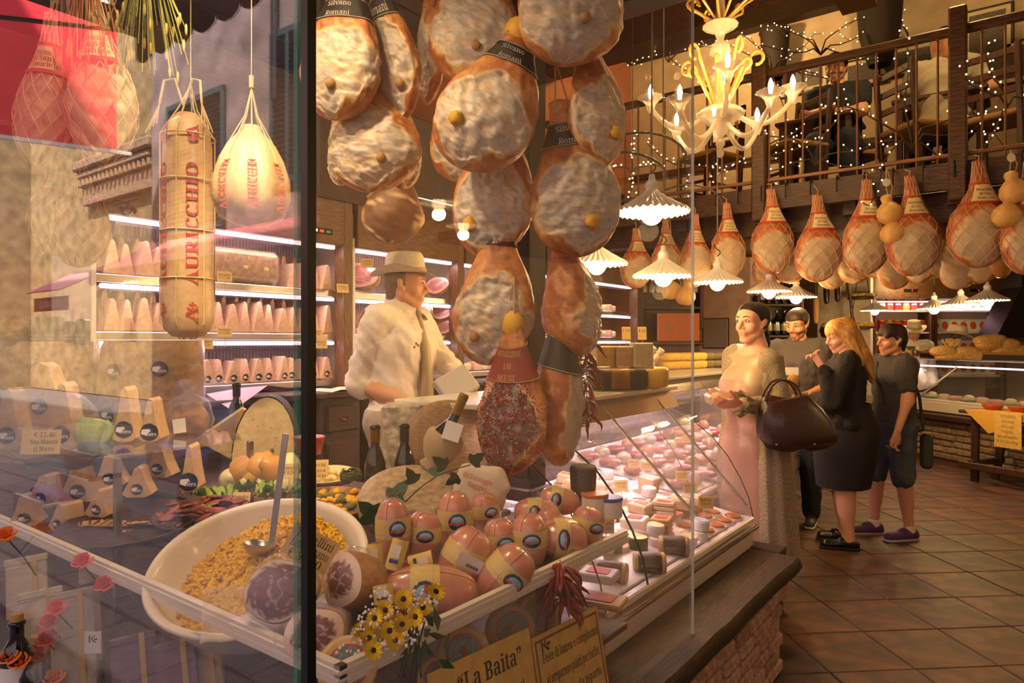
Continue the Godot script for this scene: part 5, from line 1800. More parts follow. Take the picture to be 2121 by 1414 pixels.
func shoes(P: Dictionary, m: Material, sole: Material, open_top := false) -> void:
	for s in ["L", "R"]:
		var b: Array = P.leg["f" + s]
		var a: Vector3 = b[0]
		var e: Vector3 = b[1]
		var d := e - a; d.y = 0; d = d.normalized()
		var mm := mb()
		var fl: float = minf(P.J["an" + s].y - 0.085 * P.h, P.J["to" + s].y - 0.035 * P.h)
		blob(mm, [[V(a.x, fl + 0.035, a.z) - d * 0.03, V(e.x, fl + 0.03, e.z) + d * 0.01, 0.041, 0.036], [V(a.x, fl + 0.055, a.z) - d * 0.02, V(a.x, fl + 0.06, a.z) + d * 0.05, 0.04, 0.034]], 0.009, 0.008, [[V(0, -1, 0), -(fl + 0.008)]] + ([[(V(0, 1, 0) - d * 0.3).normalized(), fl + 0.075]] if open_top else []))
		var sh := part(P.t, "shoe", mm, m)
		var sm := mb()
		blob(sm, [[V(a.x, fl + 0.004, a.z) - d * 0.035, V(e.x, fl + 0.004, e.z) + d * 0.015, 0.043, 0.039]], 0.009, 0.004, [[V(0, -1, 0), -(fl + 0.0005)], [V(0, 1, 0), fl + 0.02]])
		part(sh, "sole", sm, sole)
func ellipse_loft(rows: Array, segs: int, fold := 0.0, nf := 9, a0 := 0.0, a1 := TAU) -> Array:
	# rows: [y, cx, cz, rx, rz]
	var rings := []
	var full := absf(a1 - a0 - TAU) < 0.001
	for i in rows.size():
		var r: Array = rows[i]
		var u := float(i) / maxi(1, rows.size() - 1)
		var rg := PackedVector3Array()
		for j in segs + (0 if full else 1):
			var a := lerpf(a0, a1, float(j) / segs)
			var w := 1.0 + fold * u * sin(a * nf + sin(a * 2.0) * 1.5)
			rg.append(V(r[1] + cos(a) * r[3] * w, r[0], r[2] + sin(a) * r[4] * w))
		rings.append(rg)
	return rings
func fine_rows(rows: Array, k: int) -> Array:
	var out := []
	for i in rows.size() - 1:
		for q in k:
			var u := float(q) / k
			u = u * u * (3 - 2 * u) * 0.4 + u * 0.6
			var r := []
			for c in 5:
				r.append(lerpf(rows[i][c], rows[i + 1][c], u))
			out.append(r)
	out.append(rows[-1])
	return out
func hat(t: Node3D, hx: Transform3D, tilt: float, s := 1.0) -> void:
	var felt := M("ivory felt", "#ddd0b4", 0.85, {"tex": "soft", "ts": 6.0})
	var m := mb()
	var rings := []
	var pr := [[0.165, 0.012], [0.16, 0.016], [0.13, 0.004], [0.102, 0.0], [0.098, 0.012], [0.094, 0.05], [0.09, 0.085], [0.078, 0.108], [0.055, 0.112], [0.03, 0.1], [0.0, 0.097]]
	for i in pr.size():
		var rg := PackedVector3Array()
		for j in 40:
			var a := TAU * j / 40
			var lift: float = 0.022 * cos(2 * a) * clampf((pr[i][0] - 0.1) / 0.06, 0, 1) if i < 4 else 0.0
			var pinch := 1.0 - (0.12 * maxf(0.0, sin(a)) * (1.0 if i > 5 else 0.0))
			rg.append(V(cos(a) * pr[i][0] * 0.93 * pinch, pr[i][1] - lift * -1.0 - (0.02 * maxf(0, sin(a)) if i < 2 else 0.0), sin(a) * pr[i][0] * 1.1))
		rings.append(rg)
	m.loft(rings)
	var tf := hx * T(V(0, 0.062, -0.012), 0, tilt, 0, s)
	part(t, "hat", m, felt, tf)
	var b := mb()
	rings = []
	for y in [[0.1, 0.002], [0.1, 0.026]]:
		var rg := PackedVector3Array()
		for j in 40:
			var a := TAU * j / 40
			rg.append(V(cos(a) * (y[0] + 0.002) * 0.93, y[1], sin(a) * (y[0] + 0.002) * 1.1))
		rings.append(rg)
	b.loft(rings)
	part(t, "hat_band", b, M("hat ribbon", "#9c8a68", 0.7), tf)
const SKIN := Color(0.62, 0.33, 0.20)
func people() -> void:
	var short_hair := [[V(0, 0.052, -0.035), V(0, 0.06, 0.02), 0.084, 0.075], [V(0, 0.0, -0.05), V(0, -0.05, -0.055), 0.07, 0.05], [V(0.06, 0.02, -0.02), V(0.066, -0.03, -0.02), 0.026, 0.014], [V(-0.06, 0.02, -0.02), V(-0.066, -0.03, -0.02), 0.026, 0.014]]
	# --- the serving man
	var tf := T(V(-2.62, 0.09, -2.52), YAW + 1.08)
	var P := person({"label": "serving man in ivory hat, white shirt and tie behind the counter", "tf": tf, "H": 1.82, "skin": Color(0.55, 0.27, 0.14), "hy": 0.42, "hp": 0.06, "hairc": "#5a4634", "fat": 1.0,
		"j": {"elR": [742, 795, 3.5], "wrR": [838, 832, 3.35], "elL": [905, 735, 3.75], "wrL": [955, 780, 3.6], "head": [842, 592, 3.62], "neck": [826, 640, 3.66]},
		"handR": [V(0.35, -0.12, 0.9), V(0.2, -0.6, -0.2), 1.0, 0.55], "hair": [[V(0, 0.045, -0.035), V(0, 0.05, 0.0), 0.083, 0.07], [V(0, 0.0, -0.05), V(0, -0.055, -0.055), 0.068, 0.05], [V(0.066, 0.03, -0.015), V(0.068, 0.0, 0.0), 0.016, 0.01], [V(-0.066, 0.03, -0.015), V(-0.068, 0.0, 0.0), 0.016, 0.01]]})
	var white := M("white cotton", "#ddd3c2", 0.85, {"nm": "lump", "ns": 0.5, "ts": 5.0, "rim": 0.3})
	shirt(P, "shirt", white, [1.95, 1.12], 0.016, P.J.pelvis.y - 0.03, 9.0)
	trousers(P, "trousers", M("grey drill", "#a89a86", 0.85), 1.95, 0.02, P.J.pelvis.y + 0.02)
	hat(P.t, P.hx, -0.08)
	var cm := mb()
	cm.xf = T(P.J.neck + V(0, 0.012, 0.01))
	for s in [-1.0, 1.0]:
		cm.flat([V(s * 0.006, 0.0, 0.11), V(s * 0.078, 0.055, 0.02), V(s * 0.112, -0.01, 0.06), V(s * 0.06, -0.07, 0.14)])
		cm.flat([V(s * 0.06, -0.07, 0.14), V(s * 0.112, -0.01, 0.06), V(s * 0.115, -0.015, 0.05), V(s * 0.05, -0.075, 0.12)])
	cm.lathe([[0.066, 0.065], [0.074, 0.065], [0.1, -0.02], [0.096, -0.03]], 24)
	part(P.t, "collar", cm, white)
	var tm := mb()
	tm.tube(PackedVector3Array([P.J.neck + V(0, 0.005, 0.115), P.J.neck + V(0, -0.035, 0.135)]), [0.016, 0.022], 8)
	tm.tube(PackedVector3Array([P.J.neck + V(0, -0.03, 0.125), P.J.chest + V(0, 0.02, 0.158), P.J.chest.lerp(P.J.pelvis, 0.5) + V(0.0, 0, 0.17), P.J.pelvis + V(0, 0.03, 0.165), P.J.pelvis + V(0, -0.04, 0.15)]), [0.016, 0.026, 0.034, 0.04, 0.004], 6)
	part(P.t, "tie", tm, M("tan silk tie", "#a58f6c", 0.5))
	var em := mb()
	em.xf = Transform3D(Basis(Vector3.UP, -0.5), P.J.chest + V(-0.095, 0.03, 0.14))
	em.box(V(-0.022, 0, 0), V(0.008, 0.05, 0.004))
	for k in 5:
		em.ball(V(-0.008 + k * 0.011, 0.012 - 0.009 * (k % 3), 0.0), V(0.006, 0.007, 0.003), 6, 4)
	part(P.t, "badge", em, M("brown embroidery", "#6e2c18", 0.8))
	# --- the woman in the cardigan
	tf = T(at(1563, 707, 3.78) * V(1, 0, 1), YAW - 1.12)
	P = person({"label": "woman in beige cardigan and satin dress holding a small package", "tf": tf, "H": 1.69, "fem": true, "skin": Color(0.66, 0.36, 0.22), "hy": 0.12, "hp": -0.05, "hairc": "#241812", "hs": 0.98,
		"j": {"elL": [1622, 842, 3.62], "wrL": [1530, 836, 3.5], "elR": [1545, 845, 4.0], "wrR": [1508, 832, 3.72], "shL": [1592, 752, 3.68]},
		"handL": [V(0.0, 0.05, 1.0), V(-0.5, 0.7, 0), -1.0, 0.5], "handR": [V(0.1, 0.0, 1.0), V(0.5, 0.7, 0), 1.0, 0.5],
		"hair": [[V(0, 0.052, -0.04), V(0, 0.058, 0.012), 0.083, 0.074], [V(0, 0.02, -0.06), V(0, -0.02, -0.07), 0.06, 0.045], [V(0.05, 0.03, -0.02), V(0.055, -0.01, -0.03), 0.03, 0.02], [V(-0.05, 0.03, -0.02), V(-0.055, -0.01, -0.03), 0.03, 0.02], [V(0, -0.02, -0.11), V(0, -0.1, -0.125), 0.028, 0.026], [V(0, -0.1, -0.125), V(0.01, -0.2, -0.11), 0.026, 0.014]]})
	var satin := M("blush satin", "#a07a66", 0.35, {"nm": "lump", "ns": 0.35, "ts": 2.5, "rim": 0.3})
	var hp: float = P.h
	var dm := mb()
	dm.loft(ellipse_loft(fine_rows([[1.27 * hp, 0, 0.03, 0.155, 0.145], [1.2 * hp, 0, 0.035, 0.165, 0.165], [1.05 * hp, 0, 0.015, 0.14, 0.135], [0.9 * hp, 0, 0.01, 0.178, 0.165], [0.75 * hp, 0, 0.0, 0.18, 0.165], [0.4 * hp, 0, 0.0, 0.175, 0.155], [0.1 * hp, 0, 0.01, 0.19, 0.17]], 5), 56, 0.035, 9))
	part(P.t, "dress", dm, satin)
	var sm := mb()
	blob(sm, grown([P.tors[3], P.tors[5], P.tors[6], [P.J.chest + V(-0.03, 0, 0), P.J.chest + V(0.03, 0.02, 0.0), 0.12, 0.12]], 0.019), 0.012, 0.014, [[V(0, 1, 0.9).normalized(), (P.J.chest + V(0, 0.1, 0.14)).dot(V(0, 1, 0.9).normalized())], [V(0, -1, 0), -(P.J.chest.y - 0.08)]])
	part(P.t, "bodice", sm, M("khaki satin", "#a89274", 0.4))
	var knit := M("beige lace knit", "#c8b490", 0.9, {"tex": "speck", "ts": 5.0, "nm": "fine", "ns": 0.8})
	var kb := []
	for s in ["L", "R"]:
		kb.append(lerp_bone(P.arm["u" + s], 1.0, 0.016))
		kb.append(lerp_bone(P.arm["l" + s], 0.86, 0.014))
	for s in [[P.J.shL, P.J.shR], [P.J.shR, P.J.shL]]:
		kb.append([s[0], s[0].lerp(s[1], 0.3), 0.068, 0.066])
		kb.append([s[0].lerp(s[1], 0.12) + V(0, -0.06, 0.01), s[0].lerp(s[1], 0.1) + V(0, -0.2, 0.02), 0.088, 0.088])
	var km := mb()
	blob(km, kb, 0.012, 0.01, [[V(0, -1, 0), -(P.J.chest.y - 0.16)]])
	crease(km, 0.005)
	part(P.t, "sleeves", km, knit)
	var cuff := mb()
	var wv: Vector3 = P.J.wrL
	var ev: Vector3 = (P.J.wrL - P.J.elL).normalized()
	cuff.xf = Transform3D(Basis(Quaternion(V(0, 1, 0), ev)), wv - ev * 0.05)
	cuff.lathe([[0.04, -0.03], [0.045, 0.0], [0.06, 0.03], [0.068, 0.05], [0.064, 0.05], [0.04, 0.0]], 40, 0.1, 9)
	part(P.t, "cuff", cuff, knit)
	var coat := mb()
	var rws := fine_rows([[1.40 * hp, 0, -0.015, 0.165, 0.10], [1.25 * hp, 0, 0.01, 0.185, 0.16], [1.02 * hp, 0, 0.0, 0.185, 0.165], [0.85 * hp, 0, 0.0, 0.205, 0.19], [0.5 * hp, 0, -0.015, 0.215, 0.20], [0.30 * hp, 0, -0.02, 0.225, 0.21]], 5)
	coat.loft(ellipse_loft(rws, 48, 0.045, 11, PI / 2 + 0.95, PI / 2 - 0.95 + TAU))
	for r in rws:
		r[3] -= 0.006; r[4] -= 0.006
	coat.loft(ellipse_loft(rws, 48, 0.045, 11, PI / 2 + 0.95, PI / 2 - 0.95 + TAU))
	part(P.t, "cardigan", coat, knit)
	var lap := mb()
	for s in [-1.0, 1.0]:
		lap.flat([P.J.neck + V(s * 0.03, 0.03, -0.06), P.J.neck + V(s * 0.085, -0.01, 0.02), P.J.neck + V(s * 0.10, -0.12, 0.10), P.J.neck + V(s * 0.05, -0.08, 0.10), P.J.neck + V(s * 0.055, 0.02, 0.03)])
	part(P.t, "lapels", lap, knit)
	shoes(P, M("brown leather", "#4a2c1c", 0.4), M("dark sole", "#1c1410", 0.7))
	# what she carries
	var hb := thing("handbag", "large dark brown leather handbag hanging from the woman's arm", "handbag", Transform3D(Basis(Vector3.UP, YAW + 0.05).scaled_local(V(1.08, 0.86, 1.0)), at(1645, 880, 3.5)))
	var bg := mb()
	var rr := []
	for r in [[0.16, 0.10, 0.012], [0.155, 0.115, 0.03], [0.08, 0.155, 0.06], [0.0, 0.18, 0.075], [-0.07, 0.19, 0.08], [-0.115, 0.175, 0.07], [-0.135, 0.13, 0.04], [-0.14, 0.06, 0.01]]:
		var rg := PackedVector3Array()
		for j in 36:
			var a := TAU * j / 36
			var wob := 1.0 + 0.05 * nz.get_noise_3d(cos(a) * 2.0, r[0] * 12.0, sin(a) * 2.0) * 2.0
			rg.append(V(signf(cos(a)) * pow(absf(cos(a)), 0.7) * r[1] * wob + r[0] * -0.25, r[0] + 0.02 * sin(a * 2.0), sin(a) * r[2] * wob))
		rr.append(rg)
	bg.loft(rr, true, true, true)
	var leather := M("dark brown leather", "#3a2520", 0.3, {"nm": "lump", "ns": 0.7, "ts": 6.0, "coat": 0.2})
	part(hb, "pouch", bg, leather)
	for s in [-1.0, 1.0]:
		var st := mb()
		var pth := PackedVector3Array()
		for k in 15:
			var a := PI * k / 14.0
			pth.append(V(-0.06 - cos(a) * 0.085, 0.14 + sin(a) * 0.13, s * 0.025))
		st.tube(pth, 0.006, 6)
		part(hb, "strap", st, leather)
	for s in [-1.0, 1.0]:
		var st := mb()
		st.ball(V(s * 0.09 - 0.03, -0.1, 0.085), V(0.006, 0.006, 0.004), 8, 5)
		part(hb, "rivet", st, mat_steel())
	var pk := thing("packet", "small white and silver packet in the woman's hands", "packet", T(at(1478, 820, 3.52), YAW + 0.5, 0.3, 0.5))
	part(pk, "box", boxm(V(0.085, 0.055, 0.05), 0.006), M("silver wrap", "#cfc8bc", 0.25, {"metal": 0.4}))
	part(pk, "label", boxm(V(0.05, 0.002, 0.035)), M("plum print", "#6a3038", 0.6), T(V(0, 0.028, 0)))
	# --- the bearded man
	tf = T(at(1652, 707, 5.55) * V(1, 0, 1), YAW - 0.6)
	P = person({"label": "bearded man in charcoal T-shirt looking down behind the women", "tf": tf, "H": 1.73, "skin": Color(0.55, 0.25, 0.12), "hy": -0.2, "hp": 0.25, "hairc": "#2c1c10", "beard": Color(0.10, 0.05, 0.03), "cell": 0.018, "hair": short_hair,
		"j": {"elL": V(0.24, 1.12, 0.0), "wrL": V(0.12, 1.06, 0.24), "elR": V(-0.26, 1.12, 0.02), "wrR": V(-0.14, 1.08, 0.26)}})
	shirt(P, "t_shirt", M("charcoal jersey", "#4a4440", 0.9), [0.6, 0.6], 0.018, P.J.pelvis.y - 0.12, 9.0)
	trousers(P, "jeans", M("navy denim", "#1e2430", 0.9, {"tex": "fine", "ts": 3.0}), 1.97, 0.018, P.J.pelvis.y)
	shoes(P, M("green sneaker", "#2a3a30", 0.6), M("cream sole", "#cfc49a", 0.7))
	var sn := thing("snack_bag", "clear bag of crackers held by the bearded man", "bag", T(at(1643, 785, 5.2), YAW))
	var sb := mb()
	sb.ball(V(0, -0.03, 0), V(0.055, 0.07, 0.03), 10, 8)
	part(sn, "crackers", sb, M("cracker", "#b98a48", 0.8, {"tex": "speck", "ts": 12.0}))
	part(sn, "header_card", boxm(V(0.1, 0.06, 0.006)), M("white card", "#d8d4cc", 0.6), T(V(-0.01, 0.06, 0)))
	# --- the blonde woman
	tf = T(at(1748, 707, 4.93) * V(1, 0, 1), YAW - 1.9)
	P = person({"label": "woman with long blonde hair in a black dress, hand at her mouth", "tf": tf, "H": 1.62, "fem": true, "fat": 1.18, "skin": Color(0.62, 0.33, 0.22), "hy": 0.35, "hp": 0.2, "hairc": "#b98a4c", "hs": 1.02,
		"j": {"elL": [1722, 835, 4.72], "wrL": [1705, 762, 4.78], "elR": V(-0.2, 1.05, 0.08), "wrR": V(-0.05, 1.02, 0.22)}, "handL": [V(-0.1, 0.8, 0.5), V(-0.4, 0.2, -0.8), 1.0, 0.9],
		"hair": [[V(0, 0.055, -0.04), V(0, 0.06, 0.02), 0.092, 0.084], [V(0, 0.06, 0.03), V(0.0, 0.05, 0.075), 0.06, 0.03], [V(0.06, 0.02, -0.02), V(0.085, -0.2, -0.06), 0.05, 0.035], [V(-0.06, 0.02, -0.02), V(-0.085, -0.2, -0.06), 0.05, 0.035], [V(0, 0.0, -0.07), V(0.0, -0.22, -0.13), 0.08, 0.07], [V(0.05, -0.15, -0.1), V(0.07, -0.34, -0.14), 0.055, 0.012], [V(-0.05, -0.15, -0.1), V(-0.06, -0.33, -0.14), 0.055, 0.012], [V(0.0, -0.2, -0.13), V(0.01, -0.38, -0.16), 0.06, 0.014]]})
	var blackm := M("black jersey", "#1c1816", 0.9, {"nm": "lump", "ns": 0.4, "ts": 4.0})
	shirt(P, "top", blackm, [1.9, 1.9], 0.016, P.J.pelvis.y - 0.05, 9.0)
	dm = mb()
	hp = P.h
	dm.loft(ellipse_loft(fine_rows([[1.08 * hp, 0, 0, 0.175, 0.165], [0.95 * hp, 0, -0.01, 0.205, 0.20], [0.85 * hp, 0, -0.01, 0.22, 0.225], [0.62 * hp, 0, 0.0, 0.205, 0.205], [0.45 * hp, 0, 0.01, 0.19, 0.18]], 4), 40, 0.02, 7))
	part(P.t, "skirt", dm, blackm)
	shoes(P, M("black patent", "#100e0e", 0.3), M("dark sole", "#1c1410"), true)
	for s in ["L", "R"]:
		var xm := mb()
		var a: Vector3 = P.J["an" + s].lerp(P.J["to" + s], 0.45)
		xm.tube(PackedVector3Array([a + V(-0.038, -0.01, 0.0), a + V(0, 0.03, 0.01), a + V(0.038, -0.01, 0.02)]), 0.005, 5)
		xm.tube(PackedVector3Array([a + V(-0.038, -0.01, 0.03), a + V(0, 0.026, 0.02), a + V(0.038, 0.0, -0.01)]), 0.005, 5)
		part(P.t, "shoe_strap", xm, M("black patent", "#100e0e"))
	# --- the boy
	tf = T(at(1852, 707, 5.15) * V(1, 0, 1), YAW - 1.5)
	P = person({"label": "boy in dark grey T-shirt, shorts and purple sneakers", "tf": tf, "H": 1.59, "skin": Color(0.62, 0.31, 0.18), "hy": 0.0, "hp": 0.0, "hairc": "#33211a", "hs": 1.0, "fat": 0.9,
		"j": {"elL": [1880, 830, 4.95], "wrL": [1859, 893, 4.92], "anL": V(0.09, 0.078, -0.06), "toL": V(0.11, 0.03, 0.1), "anR": V(-0.09, 0.078, 0.1), "toR": V(-0.1, 0.03, 0.26), "knL": V(0.09, 0.45, -0.01), "knR": V(-0.09, 0.45, 0.09)}, "handL": [V(-0.05, -0.9, 0.25), V(-0.9, 0, 0.1), 1.0, 0.7],
		"hair": short_hair + [[V(0, 0.075, 0.03), V(0.0, 0.06, 0.075), 0.055, 0.028], [V(0.04, 0.06, 0.05), V(0.05, 0.035, 0.07), 0.03, 0.018], [V(-0.04, 0.06, 0.05), V(-0.05, 0.035, 0.07), 0.03, 0.018]]})
	shirt(P, "t_shirt", M("slate jersey", "#45413e", 0.9, {"nm": "lump", "ns": 0.4, "ts": 4.0}), [0.62, 0.62], 0.02, P.J.pelvis.y - 0.1, 9.0)
	trousers(P, "shorts", M("slate blue twill", "#454a52", 0.9), 0.98, 0.03, P.J.pelvis.y - 0.02)
	shoes(P, M("purple canvas", "#4c2c5c", 0.7), M("grey rubber sole", "#a89c94", 0.7))
	for s in ["L", "R"]:
		var xm := mb()
		var a: Vector3 = P.J["an" + s]
		xm.xf = T(a)
		xm.lathe([[0.042, -0.02], [0.041, 0.01], [0.038, 0.03], [0.034, 0.032]], 16)
		part(P.t, "sock", xm, M("white sock", "#d6cdc4", 0.9))
		var lm := mb()
		for k in 4:
			var b: Vector3 = P.leg["f" + s][0].lerp(P.leg["f" + s][1], 0.45 + 0.12 * k)
			lm.bar(b + V(-0.02, 0.04 - 0.008 * k, 0), b + V(0.02, 0.04 - 0.008 * k, 0), 0.0025, 4)
		part(P.t, "laces", lm, M("black lace", "#141214", 0.8))
	var stp := mb()
	var c0: Vector3 = P.J.chest
	stp.tube(PackedVector3Array([c0 + V(-0.07, 0.16, -0.02), c0 + V(-0.1, 0.15, 0.07), c0 + V(-0.02, 0.02, 0.135), c0 + V(0.08, -0.15, 0.11), c0 + V(0.15, -0.3, -0.02), c0 + V(0.13, -0.35, -0.12)]), 0.012, 6)
	stp.tube(PackedVector3Array([c0 + V(-0.07, 0.16, -0.02), c0 + V(-0.02, 0.1, -0.13), c0 + V(0.07, -0.1, -0.15), c0 + V(0.13, -0.35, -0.14)]), 0.012, 6)
	var bag := thing("shoulder_bag", "olive shoulder bag on the boy's back", "bag", tf)
	part(bag, "strap", stp, M("olive webbing", "#3c3a26", 0.8))
	part(bag, "pouch", boxm(V(0.1, 0.26, 0.08), 0.03), M("olive canvas", "#33352a", 0.85), T(c0 + V(0.12, -0.5, -0.17), 0.2))
	# --- upstairs
	tf = T(at(1735, 300, 5.85) * V(1, 0, 1) + V(0, 2.6, 0), YAW - 0.55)
	P = person({"label": "man in navy T-shirt seated at the mezzanine table looking down", "tf": tf, "H": 1.76, "skin": Color(0.5, 0.24, 0.12), "hy": -0.1, "hp": 0.15, "hairc": "#1c130d", "beard": Color(0.1, 0.05, 0.03), "cell": 0.02, "hair": short_hair, "hcell": 0.007, "hands": false,
		"j": seat({"elL": V(0.2, 0.78, 0.12), "wrL": V(-0.02, 0.76, 0.28), "elR": V(-0.26, 0.78, 0.16), "wrR": V(0.0, 0.78, 0.34)}, 0.42)})
	shirt(P, "t_shirt", M("navy jersey", "#1a1c22", 0.9), [0.55, 0.55], 0.02, 0.42, 9.0)
	trousers(P, "jeans", M("navy denim", "#1e2430"), 1.95, 0.018, 0.56)
	tf = T(at(1958, 300, 5.2) * V(1, 0, 1) + V(0, 2.6, 0), YAW + 2.7)
	P = person({"label": "woman in white patterned blouse seated with her back turned upstairs", "tf": tf, "H": 1.72, "fem": true, "skin": Color(0.56, 0.27, 0.15), "hy": 0.3, "hp": 0.1, "hairc": "#7a4a24", "cell": 0.02, "hcell": 0.007, "hands": false, "face": false,
		"hair": [[V(0, 0.055, -0.04), V(0, 0.06, 0.02), 0.09, 0.08], [V(0, 0.0, -0.06), V(0.0, -0.12, -0.08), 0.085, 0.06], [V(0.06, 0.0, -0.02), V(0.07, -0.12, -0.03), 0.045, 0.03], [V(-0.06, 0.0, -0.02), V(-0.07, -0.12, -0.03), 0.045, 0.03]],
		"j": seat({"elL": V(0.26, 0.74, 0.1), "wrL": V(0.1, 0.76, 0.34), "elR": V(-0.3, 0.78, 0.05), "wrR": V(-0.22, 0.78, 0.3)}, 0.42)})
	shirt(P, "blouse", M("printed blouse", "#c8b898", 0.9, {"tex": "speck", "ts": 9.0}), [0.6, 0.6], 0.022, 0.45, 9.0)
	trousers(P, "trousers", M("dark wool", "#1c1614", 0.9), 1.95, 0.018, 0.56)
	# --- far staff and customers
	tf = T(at(1892, 707, 9.6) * V(1, 0, 1), YAW - 0.3)
	P = person({"label": "serving man in pale hat and white coat behind the far counter", "tf": tf, "H": 1.72, "skin": Color(0.5, 0.26, 0.15), "hy": -0.1, "hp": 0.25, "hairc": "#1c130d", "cell": 0.022, "hcell": 0.008, "hands": false, "legs": false, "hair": short_hair})
	shirt(P, "coat", white, [1.95, 1.95], 0.025, 0.7, 9.0)
	hat(P.t, P.hx, -0.02)
	tf = T(at(1712, 707, 8.6) * V(1, 0, 1), YAW + 2.6)
	P = person({"label": "balding man in pale shirt glimpsed behind the blonde woman", "tf": tf, "H": 1.72, "skin": Color(0.55, 0.27, 0.15), "hp": 0.1, "hairc": "#2a1c12", "cell": 0.022, "hcell": 0.008, "hands": false, "face": false, "hair": [[V(0, 0.0, -0.05), V(0, -0.03, -0.055), 0.075, 0.06]]})
	shirt(P, "shirt", M("pale shirt", "#c8bca8", 0.9), [1.9, 1.9], 0.02, P.J.pelvis.y - 0.1, 9.0)
	trousers(P, "trousers", M("dark wool", "#1c1614"), 1.95, 0.02, P.J.pelvis.y)
	# --- a passer-by in the street whom the left pane mirrors
	tf = T(mir(415, 707, 5.0) * V(1, 0, 1), 2.6)
	P = person({"label": "passer-by child in pale blue shirt mirrored in the left pane", "tf": tf, "H": 1.36, "skin": Color(0.6, 0.32, 0.2), "hairc": "#3a2618", "cell": 0.02, "hcell": 0.008, "hands": false, "hair": short_hair, "j": {"wrL": V(0.12, 0.75, 0.2), "wrR": V(-0.12, 0.75, 0.2)}})
	shirt(P, "shirt", M("pale blue cotton", "#a8c0e8", 0.9), [1.2, 1.2], 0.03, P.J.pelvis.y - 0.1, 9.0)
	trousers(P, "trousers", M("dark wool", "#1c1614"), 1.95, 0.02, P.J.pelvis.y)
	var bb := thing("blue_box", "bright blue box carried by the mirrored child", "box", tf * T(V(0, 0.62, 0.27), 0.1, 0.1, 0.2))
	part(bb, "box", boxm(V(0.36, 0.24, 0.14), 0.02), M("bright blue plastic", "#2c62c8", 0.3))
	part(bb, "panel", boxm(V(0.3, 0.18, 0.005)), M("pale blue panel", "#a8c8ee", 0.4), T(V(0, 0, 0.072)))
	var hx := T(at(1984, 690, 8.9), YAW + 1.0)
	var ht := thing("straw_hat", "pale brimmed hat resting above the bread counter", "hat", T(at(1984, 693, 8.9), YAW + 1.2, 0.15))
	hat(ht, T(V(0, -0.06, 0)), 0.0, 1.1)
	part(ht, "stand", boxm(V(0.06, 0.05, 0.06), 0.01), mat_wood(), T(V(0, -0.02, 0)))
func seat(j: Dictionary, sh: float) -> Dictionary:
	# joints of a seated figure, seat height sh
	var k := {"pelvis": V(0, sh + 0.1, 0), "chest": V(0, sh + 0.40, 0.05), "neck": V(0, sh + 0.60, 0.08), "head": V(0, sh + 0.74, 0.12), "shL": V(0.18, sh + 0.55, 0.07), "shR": V(-0.18, sh + 0.55, 0.07),
		"hiL": V(0.09, sh + 0.08, 0.02), "hiR": V(-0.09, sh + 0.08, 0.02), "knL": V(0.12, sh + 0.06, 0.44), "knR": V(-0.12, sh + 0.06, 0.44), "anL": V(0.13, 0.09, 0.42), "anR": V(-0.13, 0.09, 0.42), "toL": V(0.14, 0.035, 0.56), "toR": V(-0.14, 0.035, 0.56)}
	k.merge(j, true)
	return k
# ---------- goods: shared shapes ------------------------------------------------------
func disc(r: float, h: float, e := 0.2) -> ArrayMesh:
	var key := "d%.3f_%.3f_%.2f" % [r, h, e]
	if not cache.has(key):
		var m := mb()
		var q := h * e
		m.lathe([[0.0, 0.0], [r - q, 0.0], [r - q * 0.3, q * 0.3], [r, q], [r * 1.01, h * 0.5], [r, h - q], [r - q * 0.3, h - q * 0.3], [r - q, h], [0.0, h]], 32)
		cache[key] = m.done()
	return cache[key]
func cheese_wedge(w: float, h: float, t: float) -> ArrayMesh:
	# stands on its rind, point up
	var key := "w%.3f_%.3f_%.3f" % [w, h, t]
	if not cache.has(key):
		var m := mb()
		var p := PackedVector2Array([Vector2(-w / 2, 0.01), Vector2(-w * 0.3, 0.0), Vector2(w * 0.3, 0.0), Vector2(w / 2, 0.01), Vector2(w * 0.30, h * 0.45), Vector2(w * 0.13, h * 0.93), Vector2(0.0, h), Vector2(-w * 0.10, h * 0.95), Vector2(-w * 0.28, h * 0.5)])
		m.ext(p, -t / 2, t / 2)
		cache[key] = m.done()
	return cache[key]
func bottle(r: float, h: float, neck: float) -> ArrayMesh:
	var key := "o%.3f_%.3f_%.3f" % [r, h, neck]
	if not cache.has(key):
		var m := mb()
		m.lathe([[0.0, 0.0], [r * 0.9, 0.0], [r, 0.01], [r, h * 0.5], [r * 0.97, h * 0.57], [r * 0.7, h * 0.67], [neck, h * 0.76], [neck, h * 0.93], [neck * 1.25, h * 0.935], [neck * 1.25, h * 0.97], [neck, h * 0.98], [0.0, h * 0.98]], 24)
		cache[key] = m.done()
	return cache[key]
func capsule(r: float, h: float, y0: float) -> ArrayMesh:
	# foil capsule of a bottle neck
	var m := mb()
	m.lathe([[r, y0], [r * 1.04, y0 + h * 0.1], [r * 1.04, y0 + h * 0.9], [r * 0.9, y0 + h], [0.0, y0 + h]], 16)
	return m.done()
func film() -> Material:
	return M("clear wrap", "#ffffff", 0.06, {"alpha": 0.03, "nm": "crumple", "ns": 1.3, "ts": 7.0, "spec": 1.0})
func price(p: Vector3, yaw: float, label: String, w := 0.07, h := 0.045, lines := ["€ 12,50"]) -> void:
	var t := thing("price_card", label, "price card", T(p, yaw, -0.2))
	part(t, "card", boxm(V(w, h, 0.003), 0.001), M("straw card", "#d3b673", 0.8))
	var m := mb()
	for k in lines.size():
		write(m, lines[k], h * 0.28, T(V(0, h * (0.2 - 0.32 * k), 0.0022)), {"italic": true, "fit": w * 0.8})
	part(t, "lettering", m, M("brown ink", "#2e1c10"))
	part(t, "pin", boxm(V(0.003, h, 0.002)), mat_steel(), T(V(0, -h * 0.9, 0)))
